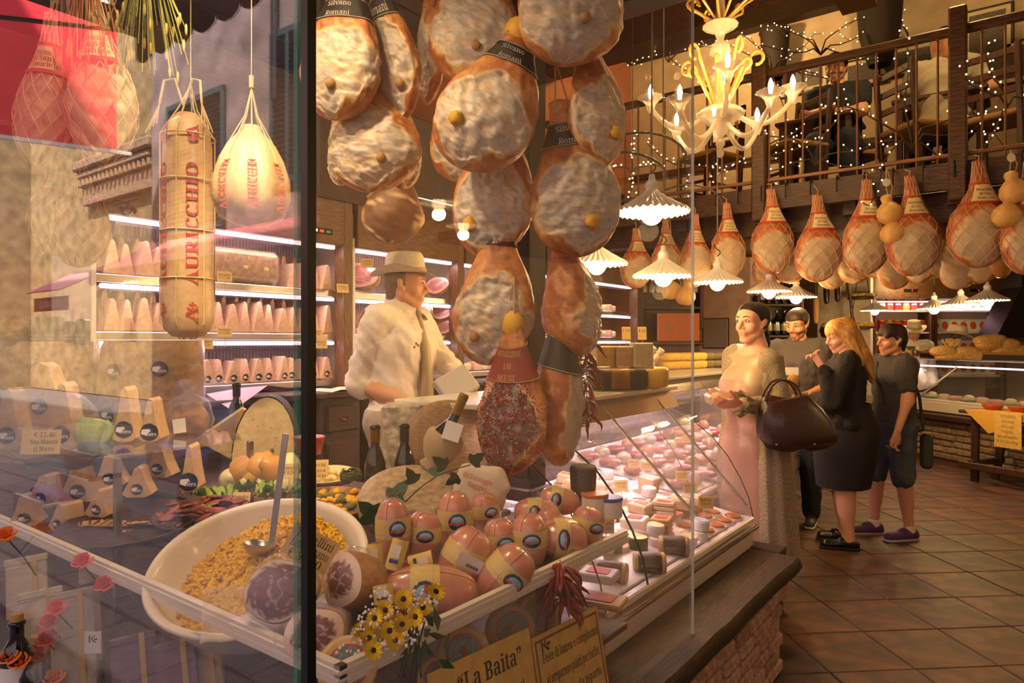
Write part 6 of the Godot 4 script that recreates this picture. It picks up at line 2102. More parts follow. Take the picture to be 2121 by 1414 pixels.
func sticker(parent: Node3D, tf: Transform3D, r: float) -> void:
	# round black label with a white hand-like flourish and the word Nero
	var m := mb()
	m.xf = tf
	m.col = Color.WHITE
	var rg := []
	for q in 2:
		var c := PackedVector3Array()
		for j in 20:
			c.append(V(cos(TAU * j / 20) * r * (1.0 - 0.06 * q), sin(TAU * j / 20) * r * (1.0 - 0.06 * q), 0.0012 * q))
		rg.append(c)
	m.loft(rg, true, false, true)
	var s := part(parent, "round_label", m, M("black label", "#1a1614", 0.4))
	var w := mb()
	w.xf = tf
	write(w, "Nero", r * 0.62, T(V(r * 0.25, -r * 0.25, 0.002)), {"bold": true, "italic": true, "exact": r * 1.1})
	w.flat([V(-r * 0.8, r * 0.1, 0.002), V(-r * 0.75, r * 0.3, 0.002), V(r * 0.05, r * 0.35, 0.002), V(r * 0.2, r * 0.05, 0.002)])
	w.flat([V(-r * 0.8, r * 0.1, 0.002), V(r * 0.0, r * 0.05, 0.002), V(-r * 0.3, -r * 0.4, 0.002), V(-r * 0.85, -r * 0.2, 0.002)])
	part(s, "lettering", w, M("white print", "#e8e2dc"))
# ---------- the window display -----------------------------------------------------------
func tray_goods() -> void:
	# tilted bowl of tortellini
	var bt := T(at(540, 1163, 1.72), YAW, 0.36)
	var bowl := thing("serving_bowl", "large white ceramic bowl tilted towards the window", "bowl", bt)
	var m := mb()
	m.lathe([[0.0, -0.17], [0.09, -0.17], [0.15, -0.15], [0.21, -0.09], [0.245, -0.03], [0.262, -0.004], [0.268, 0.004], [0.264, 0.012], [0.252, 0.012], [0.243, 0.0], [0.226, -0.04], [0.19, -0.09], [0.13, -0.135], [0.0, -0.15]], 64)
	part(bowl, "bowl", m, M("white glazed ceramic", "#e2d6c2", 0.3, {"coat": 0.3}))
	var ft := mb()
	ft.lathe([[0.1, -0.165], [0.1, -0.185], [0.085, -0.185], [0.085, -0.165]], 32)
	part(bowl, "foot_ring", ft, M("white glazed ceramic", "#e2d6c2"))
	var heap := thing("tortellini", "golden tortellini heaped in the white bowl", "tortellini", bt)
	heap.set_meta("kind", "stuff")
	var hf := func(x: float, z: float) -> float:
		return -0.048 + 0.02 * sin(x * 9.0 + 1.0) - 0.16 * z * 0.25 + 0.05 * clampf(x * 2.0 + 0.2, -0.3, 0.6) - 0.05 * clampf(0.1 - x, 0, 0.2) * 0
	var hm := mb()
	var rings := []
	for i in 9:
		var rg := PackedVector3Array()
		for j in 32:
			var a := TAU * j / 32
			var r := 0.208 * i / 8.0 + 0.001
			rg.append(V(cos(a) * r, hf.call(cos(a) * r, sin(a) * r) - 0.012, sin(a) * r))
		rings.append(rg)
	hm.loft(rings)
	part(heap, "bed", hm, M("pasta bed", "#a87c0e", 0.8))
	var pm := mb()
	var tor := PackedVector3Array()
	for k in 9:
		var a := TAU * k / 8.0
		tor.append(V(cos(a) * 0.0058, 0, sin(a) * 0.0058))
	pm.tube(tor, [0.0052, 0.0046, 0.004, 0.0036, 0.0034, 0.0036, 0.004, 0.0046, 0.0052], 6, false)
	pm.ball(V(0.007, 0.003, 0), V(0.005, 0.006, 0.006), 6, 4)
	var mm := MultiMesh.new()
	mm.transform_format = MultiMesh.TRANSFORM_3D
	mm.use_colors = true
	mm.mesh = pm.done()
	mm.instance_count = 2600
	for k in 2600:
		var a := rnd(0, TAU)
		var r := 0.208 * sqrt(rng.randf())
		var x := cos(a) * r
		var z := sin(a) * r
		mm.set_instance_transform(k, Transform3D(Basis.from_euler(V(rnd(-1.3, 1.3), rnd(0, TAU), rnd(-1.3, 1.3))).scaled(Vector3.ONE * rnd(0.85, 1.15)), V(x, hf.call(x, z) + rnd(-0.012, 0.006), z)))
		var u := rng.randf()
		mm.set_instance_color(k, Color(0.82, 0.50, 0.0).lerp(Color(0.64, 0.35, 0.0), u))
	var mi := MultiMeshInstance3D.new()
	mi.name = "pasta_rings"
	mi.multimesh = mm
	mi.material_override = M("egg pasta", "#ffffff", 0.6, {"vc": true})
	heap.add_child(mi)
	# ladle and card in the bowl
	var lad := thing("ladle", "steel ladle with long flat handle standing in the pasta bowl", "ladle", T(at(538, 1128, 1.76), YAW, -0.12, -0.09))
	part(lad, "handle", boxm(V(0.017, 0.285, 0.003), 0.001), mat_steel(), T(V(0.02, 0.145, -0.03)))
	m = mb()
	m.lathe([[0.0, -0.03], [0.025, -0.024], [0.04, -0.004], [0.042, 0.006], [0.039, 0.004], [0.024, -0.02], [0.0, -0.027]], 20)
	part(lad, "scoop", m, mat_steel())
	var cd := thing("pasta_card", "straw coloured card naming the pasta in the bowl", "card", T(at(643, 1136, 1.5), YAW + 0.3, -0.1, -0.55))
	part(cd, "card", boxm(V(0.11, 0.075, 0.002)), M("straw card", "#d3b673", 0.8))
	m = mb()
	for k in 3:
		write(m, ["Tortellini", "fatti a mano", "€ 32,00"][k], 0.024, T(V(0, 0.02 - 0.022 * k, 0.0015)), {"italic": true, "fit": 0.09})
	part(cd, "lettering", m, M("brown ink", "#2e1c10"))
	mortadellas()
	cut_hams()
	flowers()
	chilli_bunch(at(1160, 1212, 1.76), 40, 0.12, "bunch of dried red chillies hung over the white rail", 0.07)
	# cheese wheels under the shelf and by the corner
	var wl := [[720, 1380, 1.24, 62, 0.25, "cheese wheel with red and blue label at the corner of the rail"], [962, 1352, 1.52, 56, 0.2, "cheese wheel below the rail nearest the name card"], [1062, 1302, 1.72, 52, 0.3, "cheese wheel below the rail, second from the name card"], [1118, 1272, 1.86, 50, 0.35, "cheese wheel below the rail beside the chillies"], [905, 1400, 1.5, 40, 0.2, "cheese wheel below the rail half hidden by leaves"]]
	for q in wl:
		var r: float = q[3] * q[2] / F
		var t := thing("label_cheese", q[5], "cheese", T(at(q[0], q[1], q[2]), YAW + q[4], PI / 2 - 0.5), "cheese wheels with round labels")
		part(t, "wheel", disc(r, r * 0.75, 0.25), M("straw rind", "#d6b478", 0.6, {"tex": "soft", "ts": 7.0}), T(V(0, -r * 0.75, 0)))
		m = mb()
		m.lathe([[r * 0.7, 0.0006], [r * 0.7, 0.0022], [0.0, 0.0022]], 28)
		var lb := part(t, "label", m, M("vermilion ring", "#c8482c", 0.6))
		m = mb()
		m.lathe([[r * 0.64, 0.002], [r * 0.64, 0.003], [0.0, 0.003]], 28)
		part(lb, "picture", m, M("grey blue print", "#9aa8a0", 0.6, {"tex": "blotch", "ts": 20.0}))
		m = mb()
		write(m, "PECORINO", r * 0.2, T(V(0, 0.0035, r * 0.42), 0, -PI / 2), {"fit": r * 1.0})
		m.box(V(0, 0.0035, -r * 0.1), V(r * 0.12, 0.001, r * 0.3))
		part(lb, "lettering", m, M("red ink", "#b03428", 0.7))
	# bottles, straw flask, pecorino wheels and cloth bag behind
	for q in [[777, 992, 2.3, 0.036, 0.20, "dark sparkling wine bottle with cork and foil near the pasta plate", true], [838, 990, 2.33, 0.036, 0.215, "dark red wine bottle with black capsule beside the pecorino", false], [490, 818, 2.9, 0.038, 0.28, "dark bottle neck standing behind the cut cheeses", false]]:
		var p := at(q[0], q[1], q[2])
		var h := 0.31 if q[0] != 490 else 0.3
		var t := thing("wine_bottle", q[5], "bottle", T(V(p.x, 0.885 if q[0] != 490 else 1.0, p.z)))
		part(t, "glass", bottle(q[3], h, 0.0145), M("dark green glass", "#12130c", 0.05, {"coat": 0.5}))
		part(t, "capsule", capsule(0.0155, 0.06, h * 0.79), M("black capsule", "#181616", 0.4) if not q[6] else M("copper foil", "#8a5a2c", 0.3, {"metal": 0.8}))
		m = mb()
		m.lathe([[q[3] + 0.0006, h * 0.08], [q[3] + 0.0006, h * 0.3]], 24)
		part(t, "label", m, M("cream label", "#dcc590"))
	var fi := thing("straw_flask", "leaning wine flask wrapped in pale straw with a paper tag", "flask", T(at(893, 972, 2.2), YAW, 0.1, -0.42))
	m = mb()
	m.lathe([[0.0, 0.0], [0.03, 0.0], [0.045, 0.012], [0.032, 0.028], [0.048, 0.05], [0.062, 0.085], [0.06, 0.12], [0.05, 0.13], [0.0, 0.13]], 40, 0.025, 20)
	part(fi, "straw_wrap", m, M("pale straw", "#cdb488", 0.8, {"tex": "fine", "ts": 6.0}))
	m = mb()
	m.lathe([[0.046, 0.125], [0.032, 0.15], [0.016, 0.18], [0.014, 0.23], [0.0, 0.23]], 20)
	part(fi, "neck", m, M("dark green glass", "#12130c"))
	part(fi, "capsule", capsule(0.0155, 0.07, 0.2), M("gold capsule", "#8e7428", 0.35, {"metal": 0.6}))
	part(fi, "tag", boxm(V(0.055, 0.06, 0.002)), M("white card", "#d8d4cc"), T(V(0.012, 0.155, 0.05), 0, -0.5, 0.1))
	var rind := M("pale pecorino rind", "#cbb088", 0.55, {"tex": "blotch", "ts": 5.0, "nm": "lump", "ns": 0.5})
	for q in [[848, 1072, 2.08, 0.16, 0.10, 0.36, 0.1, "large flat pecorino wheel leaning beside the bowl"], [925, 930, 2.5, 0.17, 0.09, 1.25, 0.2, "round pecorino with basket-ribbed rind behind the straw flask"]]:
		solo("pecorino_cheese", q[7], "cheese", disc(q[3], q[4], 0.35), rind if q[0] < 900 else M("ribbed rind", "#c79c66", 0.6, {"tex": "wood", "ts": V(3, 30, 30)}), T(at(q[0], q[1], q[2]) - FWD * -0.03, YAW + q[6], q[5]))
	var bk := thing("wrapped_cheese_block", "film-wrapped pale cheese block with mottled rind behind the bottles", "cheese", T(at(838, 905, 2.62), YAW, 0, 0.03))
	part(bk, "block", boxm(V(0.15, 0.26, 0.12), 0.01), M("mottled white rind", "#d8c8a8", 0.6, {"tex": "grime", "ts": 5.0}))
	part(bk, "film", boxm(V(0.158, 0.268, 0.128), 0.012), film())
	var sack := thing("cloth_sack", "small white cloth sack with red lettering on the mortadellas", "sack", T(at(992, 1045, 2.05), YAW - 0.1, 0, -0.05))
	m = mb()
	blob(m, [[V(-0.03, 0.02, 0), V(0.03, 0.02, 0), 0.05, 0.05], [V(-0.035, 0.06, 0), V(0.03, 0.065, 0), 0.042, 0.04], [V(-0.04, 0.1, 0.01), V(0.05, 0.09, 0.0), 0.024, 0.022], [V(0.05, 0.09, 0.0), V(0.075, 0.06, 0.01), 0.022, 0.018]], 0.006, 0.008)
	part(sack, "cloth", m, M("white cloth", "#d6c6ac", 0.9, {"nm": "lump", "ns": 0.6, "ts": 9.0}))
	m = mb()
	write(m, "del Formaggio", 0.019, T(V(0.0, 0.088, 0.052), 0, -0.2, -0.25), {"fit": 0.09})
	write(m, "Saggio", 0.019, T(V(0.0, 0.066, 0.0555), 0, 0, -0.25), {"fit": 0.055})
	part(sack, "lettering", m, M("red ink", "#b03428"))
	ivy()
	plates()
	big_cheeses()
func mortadellas() -> void:
	var list := [[815, 1098, 72, 130, 1.70, 0.05], [876, 1108, 74, 98, 1.74, -0.1], [943, 1082, 74, 128, 1.86, 0.0], [962, 1158, 100, 128, 1.70, -0.5], [1006, 1062, 60, 82, 1.98, 0.1], [1036, 1124, 74, 98, 1.86, 0.05], [1096, 1118, 78, 108, 1.86, 0.0], [1046, 1190, 96, 128, 1.66, -0.75],
		[890, 1226, 108, 196, 1.56, 1.45], [1166, 1116, 84, 96, 1.9, 1.5], [1216, 1092, 68, 86, 1.98, -0.2], [1112, 1062, 60, 92, 2.02, 1.5], [1158, 1036, 56, 80, 2.1, 1.4], [975, 1030, 60, 80, 2.06, 0.2], [1140, 1085, 56, 70, 1.98, 0.3]]
	var pink := M("mortadella skin", "#dc9274", 0.3, {"tex": "soft", "ts": 6.0, "coat": 0.6})
	for k in list.size():
		var q: Array = list[k]
		var r: float = q[2] * q[4] / F / 2.0
		var l: float = q[3] * q[4] / F / 2.0
		var t := thing("mortadella", "film-wrapped pink mortadella, %s" % ["upright nearest the salami pair", "short one second from the bowl", "upright in the middle of the back row", "tilted one with the barcode label", "small one under the cloth sack", "upright one right of the barcode one", "upright one beside the tilted front one", "front one lying aslant above the rail", "largest, lying behind the sunflowers", "lying on the brown plate", "upright at the right end of the plate", "lying at the back behind the plate", "hindmost one below the post", "hidden one under the cloth sack", "small one between plate and back row"][k], "mortadella", T(at(q[0], q[1], q[4]), YAW + rnd(-0.2, 0.2), 0, q[5]), "mortadellas on the display shelf")
		var m := mb()
		var pr := []
		for i in 17:
			var a := PI * i / 16.0
			pr.append([pow(sin(a), 0.6) * r if i > 0 and i < 16 else 0.0, -cos(a) * l])
		m.lathe(pr, 28)
		part(t, "meat", m, pink)
		m = mb()
		for s in 3:
			var path := PackedVector3Array()
			for j in 25:
				var a := TAU * j / 24
				if s < 2:
					var b := PI * s / 2.0 + 0.4
					path.append(V(pow(absf(sin(a)), 0.6) * signf(sin(a)) * r * 1.02 * cos(b), -cos(a) * l * 1.02, pow(absf(sin(a)), 0.6) * signf(sin(a)) * r * 1.02 * sin(b)))
				else:
					path.append(V(cos(a) * r * 1.02, 0.0, sin(a) * r * 1.02))
			m.tube(path, 0.0012, 4, false)
		part(t, "string", m, M("pale twine", "#c8a888", 0.9))
		# paper band with the round blue emblem
		m = mb()
		var rb := r * 1.03
		m.lathe([[rb * 0.995, -l * 0.14], [rb, l * 0.12], [rb * 0.96, l * 0.48]], 28)
		var band := part(t, "paper_band", m, M("yellow band", "#d8bc6a", 0.6))
		if k == 3:
			part(band, "barcode_label", boxm(V(r * 1.1, l * 0.4, 0.002)), M("white card", "#d8d4cc"), T(V(0, l * 0.16, rb)))
			m = mb()
			for b in 12:
				m.box(V(r * (-0.1 + 0.045 * b), l * 0.06, rb + 0.0015), V(r * (0.012 + 0.012 * (b % 3)), l * 0.1, 0.0006))
			part(band, "barcode", m, M("black print", "#1a1816", 0.7))
		else:
			m = mb()
			m.xf = T(V(r * 0.25, l * 0.16, rb * 0.965), 0.25)
			m.ball(Vector3.ZERO, V(r * 0.5, l * 0.27, 0.007), 14, 6)
			var e := part(band, "emblem", m, M("navy emblem", "#27355c", 0.5))
			m = mb()
			m.xf = T(V(r * 0.25, l * 0.16, rb * 0.965), 0.25)
			m.ball(V(0, l * 0.03, 0.003), V(r * 0.38, l * 0.17, 0.0055), 12, 6)
			part(e, "sky_print", m, M("sky print", "#8ab0c8", 0.5))
			m = mb()
			m.xf = T(V(r * 0.25, l * 0.16, rb * 0.965 + 0.0078), 0.25)
			m.box(V(0, -l * 0.02, 0), V(r * 0.8, l * 0.08, 0.0006))
			part(e, "red_ribbon", m, M("vermilion ring", "#c8482c"))
		m = mb()
		m.lathe([[0.002, -l * 1.12], [r * 0.5, -l * 0.96], [r * 1.0, -l * 0.5], [r * 1.08, 0.0], [r * 1.0, l * 0.5], [r * 0.5, l * 0.97], [0.012, l * 1.08], [0.02, l * 1.2]], 24)
		part(t, "film", m, film())
	var pl := mb()
	pl.lathe([[0.0, 0.0], [0.1, 0.0], [0.145, 0.016], [0.15, 0.018], [0.146, 0.022], [0.1, 0.008], [0.0, 0.008]], 36)
	solo("brown_plate", "brown plate below the lying mortadella at the rail end", "plate", pl, M("brown glaze", "#a87848", 0.35), T(V(-1.12, 0.875, -1.68)))
	for q in [[778, 1168, 30, 90, 1.58, 0.1, "small salami with yellow label, left of the pair"], [818, 1162, 34, 100, 1.56, -0.25, "small salami with white and yellow label, right of the pair"], [862, 1165, 32, 80, 1.62, -1.3, "small dark salami lying between mortadellas"], [795, 1238, 40, 60, 1.46, 0.2, "dark salami end behind the orange ham"]]:
		var r: float = q[2] * q[4] / F / 2
		var l: float = q[3] * q[4] / F / 2
		var t := thing("salami", q[6], "salami", T(at(q[0], q[1], q[4]), YAW, -0.3, q[5]))
		var m := mb()
		m.lathe([[0.0, -l], [r * 0.7, -l * 0.94], [r, -l * 0.75], [r, l * 0.75], [r * 0.7, l * 0.94], [0.0, l]], 18)
		part(t, "meat", m, M("salami skin", "#a8543c", 0.45, {"tex": "speck", "ts": 10.0}))
		m = mb()
		m.lathe([[r * 1.04, -l * 0.35], [r * 1.04, l * 0.9]], 18)
		var b := part(t, "label", m, M("yellow band", "#d8bc6a"))
		part(b, "print", boxm(V(r * 1.0, l * 0.5, 0.001)), M("white card", "#d8d4cc"), T(V(0, l * 0.4, r * 1.05)))
		part(b, "stripe", boxm(V(r * 1.1, l * 0.16, 0.001)), M("violet print", "#4a3a78", 0.6), T(V(0, 0.0, r * 1.03)))
func cut_face(w: float, h: float, seed_: float, fat: float) -> MB:
	# the sawn face of a ham: dark lean muscles parted by seams of fat
	var m := mb()
	var rings := []
	var cols := []
	for i in 17:
		var rg := PackedVector3Array()
		var cg := PackedColorArray()
		for j in 44:
			var a := TAU * j / 44
			var r := i / 16.0
			var x := cos(a) * r
			var y := sin(a) * r
			rg.append(V(x * w * (1.0 + 0.08 * sin(2 * a + seed_)), y * h * (1.0 + 0.06 * cos(3 * a)), 0.012 * (1.0 - r * r)))
			var n := nz1.get_noise_2d(x * 1.3 + seed_ * 3.0, y * 1.3)
			var n2 := nz.get_noise_2d(x * 5.0 + seed_ * 2.0, y * 5.0)
			var lean := Color(0.11, 0.015, 0.013).lerp(Color(0.19, 0.035, 0.03), clampf(0.5 + n2 * 2.0, 0, 1))
			var seam := clampf(1.3 - absf(n) / 0.07, 0.0, 1.0)
			var c := lean.lerp(Color(0.70, 0.48, 0.40), seam * 0.85)
			c = c.lerp(Color(0.74, 0.56, 0.44), smoothstep(1.0 - fat, 1.0 - fat * 0.6, r + n2 * 0.15))
			cg.append(c)
		rings.append(rg); cols.append(cg)
	m.loft(rings, true, false, false, cols)
	return m
func cut_hams() -> void:
	var lean := M("sliced ham face", "#ffffff", 0.35, {"vc": true, "coat": 0.3})
	var fatm := M("ham fat", "#d0a878", 0.5, {"tex": "blotch", "ts": 5.0})
	var list := [[582, 1222, 68, 60, 1.38, 0.2, 1.7, 0.12, "vacuum-packed half ham showing dark red cut face above the rail"], [708, 1200, 56, 56, 1.48, -0.6, 3.2, 0.42, "vacuum-packed ham piece with orange fat beside the half ham"], [650, 1312, 66, 48, 1.28, 0.1, 5.1, 0.35, "vacuum-packed sliced bacon piece by the mullion"]]
	for q in list:
		var w: float = q[2] * q[4] / F
		var h: float = q[3] * q[4] / F
		var t := thing("packed_ham", q[8], "ham", T(at(q[0], q[1], q[4]), YAW + q[5], -0.35, 0.15))
		part(t, "cut_face", cut_face(w, h, q[6], q[7]), lean)
		var m := mb()
		var rings := []
		for i in 6:
			var rg := PackedVector3Array()
			for j in 36:
				var a := TAU * j / 36
				var s: float = [1.0, 1.05, 1.06, 0.95, 0.6, 0.0][i]
				rg.append(V(cos(a) * w * s * (1.0 + 0.08 * sin(2 * a + q[6])), sin(a) * h * s * (1.0 + 0.06 * cos(3 * a)), [0.0, -0.012, -0.05, -0.09, -0.12, -0.13][i]))
			rings.append(rg)
		m.loft(rings)
		part(t, "rind", m, fatm if q[0] != 708 else M("orange fat", "#c8842c", 0.4, {"tex": "blotch", "ts": 6.0}))
		m = mb()
		rings = []
		for i in 5:
			var rg := PackedVector3Array()
			for j in 36:
				var a := TAU * j / 36
				var s: float = [0.0, 1.0, 1.16, 1.12, 0.9][i]
				rg.append(V(cos(a) * w * s * (1.0 + 0.12 * sin(3 * a + q[6])), sin(a) * h * s * (1.0 + 0.1 * cos(4 * a)), [0.016, 0.014, -0.01, -0.08, -0.12][i]))
			rings.append(rg)
		m.loft(rings)
		part(t, "film", m, film())
	var fl := thing("vacuum_pouch", "crumpled clear vacuum pouch flap below the half ham", "pouch", T(at(505, 1265, 1.42), YAW + 0.3, -0.7))
	var m := mb()
	var rings := []
	for i in 9:
		var rg := PackedVector3Array()
		for j in 9:
			rg.append(V((i - 4) * 0.02, (j - 4) * 0.014, 0.014 * nz.get_noise_2d(i * 0.5, j * 0.5) * 2.0))
		rings.append(rg)
	m.loft(rings, false)
	part(fl, "flap", m, M("clear pouch", "#f0dcb8", 0.08, {"alpha": 0.3, "nm": "crumple", "ns": 0.8, "ts": 9.0}))
func flowers() -> void:
	var t := thing("sunflower_posy", "posy of small sunflowers and white sprigs tied over the rail", "flowers", T(at(815, 1285, 1.27), YAW))
	var pet := M("sunflower petal", "#fad000", 0.6, {"back": "#7a5a00"})
	var core := M("sunflower centre", "#2c1808", 0.9)
	var leaf := M("posy leaf", "#2c4420", 0.5)
	if true:
		var m := mb()
		for r in 2:
			for k in 11:
				var a := TAU * (k + 0.5 * r) / 11.0
				var d := V(cos(a), sin(a), 0)
				var s := V(-sin(a), cos(a), 0)
				var z := 0.002 + 0.002 * r
				m.flat([d * 0.007 - s * 0.0022 + V(0, 0, z), d * 0.016 - s * 0.004 + V(0, 0, z + 0.003), d * 0.0245 + V(0, 0, z + 0.001), d * 0.016 + s * 0.004 + V(0, 0, z + 0.003), d * 0.007 + s * 0.0022 + V(0, 0, z)])
		cache["petals"] = m.done()
		m = mb()
		m.ball(V(0, 0, 0.004), V(0.0065, 0.0065, 0.005), 12, 6)
		cache["core"] = m.done()
	var px := [[905, 1222], [876, 1255], [835, 1240], [862, 1276], [800, 1262], [828, 1284], [778, 1280], [790, 1300], [807, 1305], [832, 1290], [818, 1325], [764, 1318], [775, 1345], [748, 1300]]
	for q in px:
		var p := Basis(Vector3.UP, -YAW) * (at(q[0], q[1], 1.25 + rnd(-0.02, 0.02)) - t.position)
		var tf := Transform3D(Basis.from_euler(V(rnd(-0.5, 0.3), rnd(-0.5, 0.5), rnd(0, 1))), p)
		var f := part(t, "sunflower", cache["petals"], pet, tf.scaled_local(Vector3.ONE * 0.8))
		part(f, "centre", cache["core"], core)
	var sm := mb()
	for k in 240:
		var p := V(rnd(-0.07, 0.06), rnd(-0.06, 0.065), rnd(-0.01, 0.03))
		p.x += p.y * 0.6
		sm.ball(p, Vector3.ONE * rnd(0.0022, 0.0042), 5, 4)
	var sp := part(t, "white_sprigs", sm, M("white sprig", "#ece8dc", 0.8))
	sp.set_meta("kind", "stuff")
	for k in 16:
		var m := mb()
		var l := rnd(0.03, 0.05)
		m.flat([V(0, 0, 0), V(-0.009, l * 0.45, 0.004), V(0, l, 0.0), V(0.009, l * 0.45, 0.004)])
		part(t, "leaf", m, leaf, T(V(rnd(-0.04, 0.1), rnd(-0.1, 0.0), rnd(-0.05, -0.02)), rnd(-1, 1), rnd(-0.6, 0.6), rnd(0, 6.2)))
	var st := mb()
	for k in 9:
		st.bar(V(rnd(-0.03, 0.06), 0.0, -0.03), V(rnd(0.0, 0.05), -0.13, -0.05), 0.0018, 4)
	part(t, "stems", st, leaf)
func ivy() -> void:
	var t := thing("ivy_sprig", "green ivy sprig trailing across the pecorino wheel", "ivy", T(at(860, 1030, 1.95), YAW))
	var pts := PackedVector3Array()
	var px := [[768, 1078], [800, 1062], [838, 1040], [870, 1010], [905, 985], [940, 972], [975, 962]]
	for q in px:
		pts.append(Basis(Vector3.UP, -YAW) * (at(q[0], q[1], 1.95) - t.position))
	var m := mb()
	m.tube(pts, 0.002, 5)
	part(t, "stem", m, M("ivy stem", "#4a4a22", 0.7))
	var sh := PackedVector2Array([Vector2(0, 0), Vector2(-0.018, 0.004), Vector2(-0.026, 0.016), Vector2(-0.014, 0.022), Vector2(-0.012, 0.034), Vector2(0, 0.052), Vector2(0.012, 0.034), Vector2(0.014, 0.022), Vector2(0.026, 0.016), Vector2(0.018, 0.004)])
	m = mb()
	m.ext(sh, 0, 0.0008)
	var lm := m.done()
	for q in [[780, 1072, 1.4, 0.8], [808, 1040, 1.6, -0.5], [785, 1062, 1.3, 2.0], [860, 1000, 1.0, 0.5], [895, 985, 0.9, -0.4], [925, 968, 1.0, 0.9], [950, 985, 0.9, 2.2], [975, 960, 1.0, -0.9], [825, 1030, 0.8, 1.2]]:
		part(t, "leaf", lm, M("ivy leaf", "#24401e", 0.35), Transform3D(Basis.from_euler(V(rnd(-0.6, 0.2), rnd(-0.4, 0.4), q[3])).scaled_local(Vector3.ONE * q[2]), Basis(Vector3.UP, -YAW) * (at(q[0], q[1], 1.93) - t.position)))
func dish(label: String, p: Vector3, r: float, m: Material) -> Node3D:
	var t := thing("serving_dish", label, "dish", T(p, YAW, 0.12))
	var k := mb()
	k.lathe([[0.0, 0.0], [r * 0.7, 0.0], [r * 0.95, 0.024], [r, 0.034], [r * 0.96, 0.036], [r * 0.68, 0.01], [0.0, 0.008]], 40)
	part(t, "dish", k, m)
	return t
func plates() -> void:
	var deck := 0.89
	# ravioli plate
	var p := at(668, 1030, 2.32)
	dish("wide plate of yellow and green ravioli behind the bowl", V(p.x, deck, p.z), 0.17, M("brown glaze", "#a87848"))
	for k in 46:
		var a := k * 2.4
		var r := 0.15 * sqrt(k / 46.0)
		var m := "ravioli"
		var g := k % 3 == 1
		if not cache.has(m):
			var q := mb()
			q.ball(V(0, 0, 0), V(0.022, 0.011, 0.016), 10, 6)
			q.ball(V(0.012, 0.004, 0), V(0.014, 0.009, 0.012), 8, 5)
			cache[m] = q.done()
		solo("raviolo", ("green stuffed pasta piece on the ravioli plate" if g else "yellow stuffed pasta piece on the ravioli plate"), "pasta", cache[m], M("green pasta", "#5c6038", 0.6) if g else M("yellow pasta", "#d8a018", 0.55), T(V(p.x, deck + 0.028 + rnd(0.0, 0.022), p.z) + V(cos(a), 0, sin(a)) * r, rnd(0, 6), rnd(-0.4, 0.4)), "green ravioli" if g else "yellow ravioli")
	# gnocchi dish and pasta nest
	p = at(680, 985, 2.62)
	dish("cream dish of pale gnocchi behind the ravioli", V(p.x, 0.93, p.z), 0.11, M("cream glaze", "#d8c49c", 0.4))
	for k in 18:
		var a := k * 2.4
		var q := mb()
		q.ball(Vector3.ZERO, V(0.018, 0.013, 0.013), 8, 5)
		solo("gnocco", "pale potato dumpling in the cream dish", "gnocchi", q, M("gnocchi dough", "#dcc688", 0.7), T(V(p.x, 0.955 + rnd(0, 0.02), p.z) + V(cos(a), 0, sin(a)) * 0.08 * sqrt(k / 18.0), a), "gnocchi in the dish")
	var nest := mb()
	for s in 14:
		var path := PackedVector3Array()
		var tl := rnd(-0.6, 0.6)
		for j in 17:
			var a := TAU * j / 16
			path.append(Basis.from_euler(V(tl, rnd(0, 0.2), rnd(-0.5, 0.5))) * V(cos(a) * 0.036, 0.004 * sin(a * 3), sin(a) * 0.036))
		nest.tube(path, 0.0032, 4, false)
	solo("pasta_nest", "dark green nest of ribbon pasta beside the bottle", "pasta", nest, M("spinach pasta", "#4a4e2c", 0.7), T(at(727, 985, 2.4)))
	price(at(655, 970, 2.42), YAW + 0.2, "straw price card standing in the gnocchi", 0.085, 0.06, ["Gnocchi", "di zucca", "€ 8,90 il kg"])
	price(at(600, 975, 2.3), YAW, "straw price card beside the egg-shaped cheeses", 0.06, 0.05, ["Scamorza", "€ 9,50"])
	price(at(500, 1035, 2.3), YAW, "straw price card stuck by the dried tomato dish", 0.06, 0.05, ["Pomodori", "€ 14,00"])
	# smoked scamorze and egg-like cheeses over lettuce
	p = at(520, 1005, 2.45)
	dish("brown dish of scamorza cheeses on lettuce", V(p.x, deck, p.z), 0.16, M("brown glaze", "#a87848"))
	for q in [[505, 972, 30, "#c8964c"], [540, 965, 30, "#c8964c"], [568, 975, 34, "#c08a44"], [525, 985, 28, "#c8964c"], [478, 992, 24, "#d8c49c"], [515, 1003, 26, "#dccca0"], [545, 1003, 28, "#dccca0"], [585, 998, 30, "#d8cc9c"], [600, 965, 24, "#d4c890"]]:
		var m := mb()
		var r: float = q[2] * 2.42 / F
		m.lathe([[0.0, -r], [r * 0.7, -r * 0.75], [r, -r * 0.1], [r * 0.8, r * 0.55], [r * 0.4, r * 0.9], [r * 0.35, r * 1.1], [0.0, r * 1.2]], 18)
		solo("scamorza", "%s scamorza on the lettuce dish, %s from the cut cheese" % ["smoked" if q[1] < 990 and q[0] != 600 else "white", ORD[taken.get("scamorza", -1) + 1]], "cheese", m, M("scamorza " + q[3], q[3], 0.4), T(at(q[0], q[1], 2.42), rnd(0, 3), 0, rnd(-1.2, 1.2)))
	var lt := thing("lettuce", "curly green lettuce edging the brown dishes", "lettuce", T(at(460, 1015, 2.42), YAW))
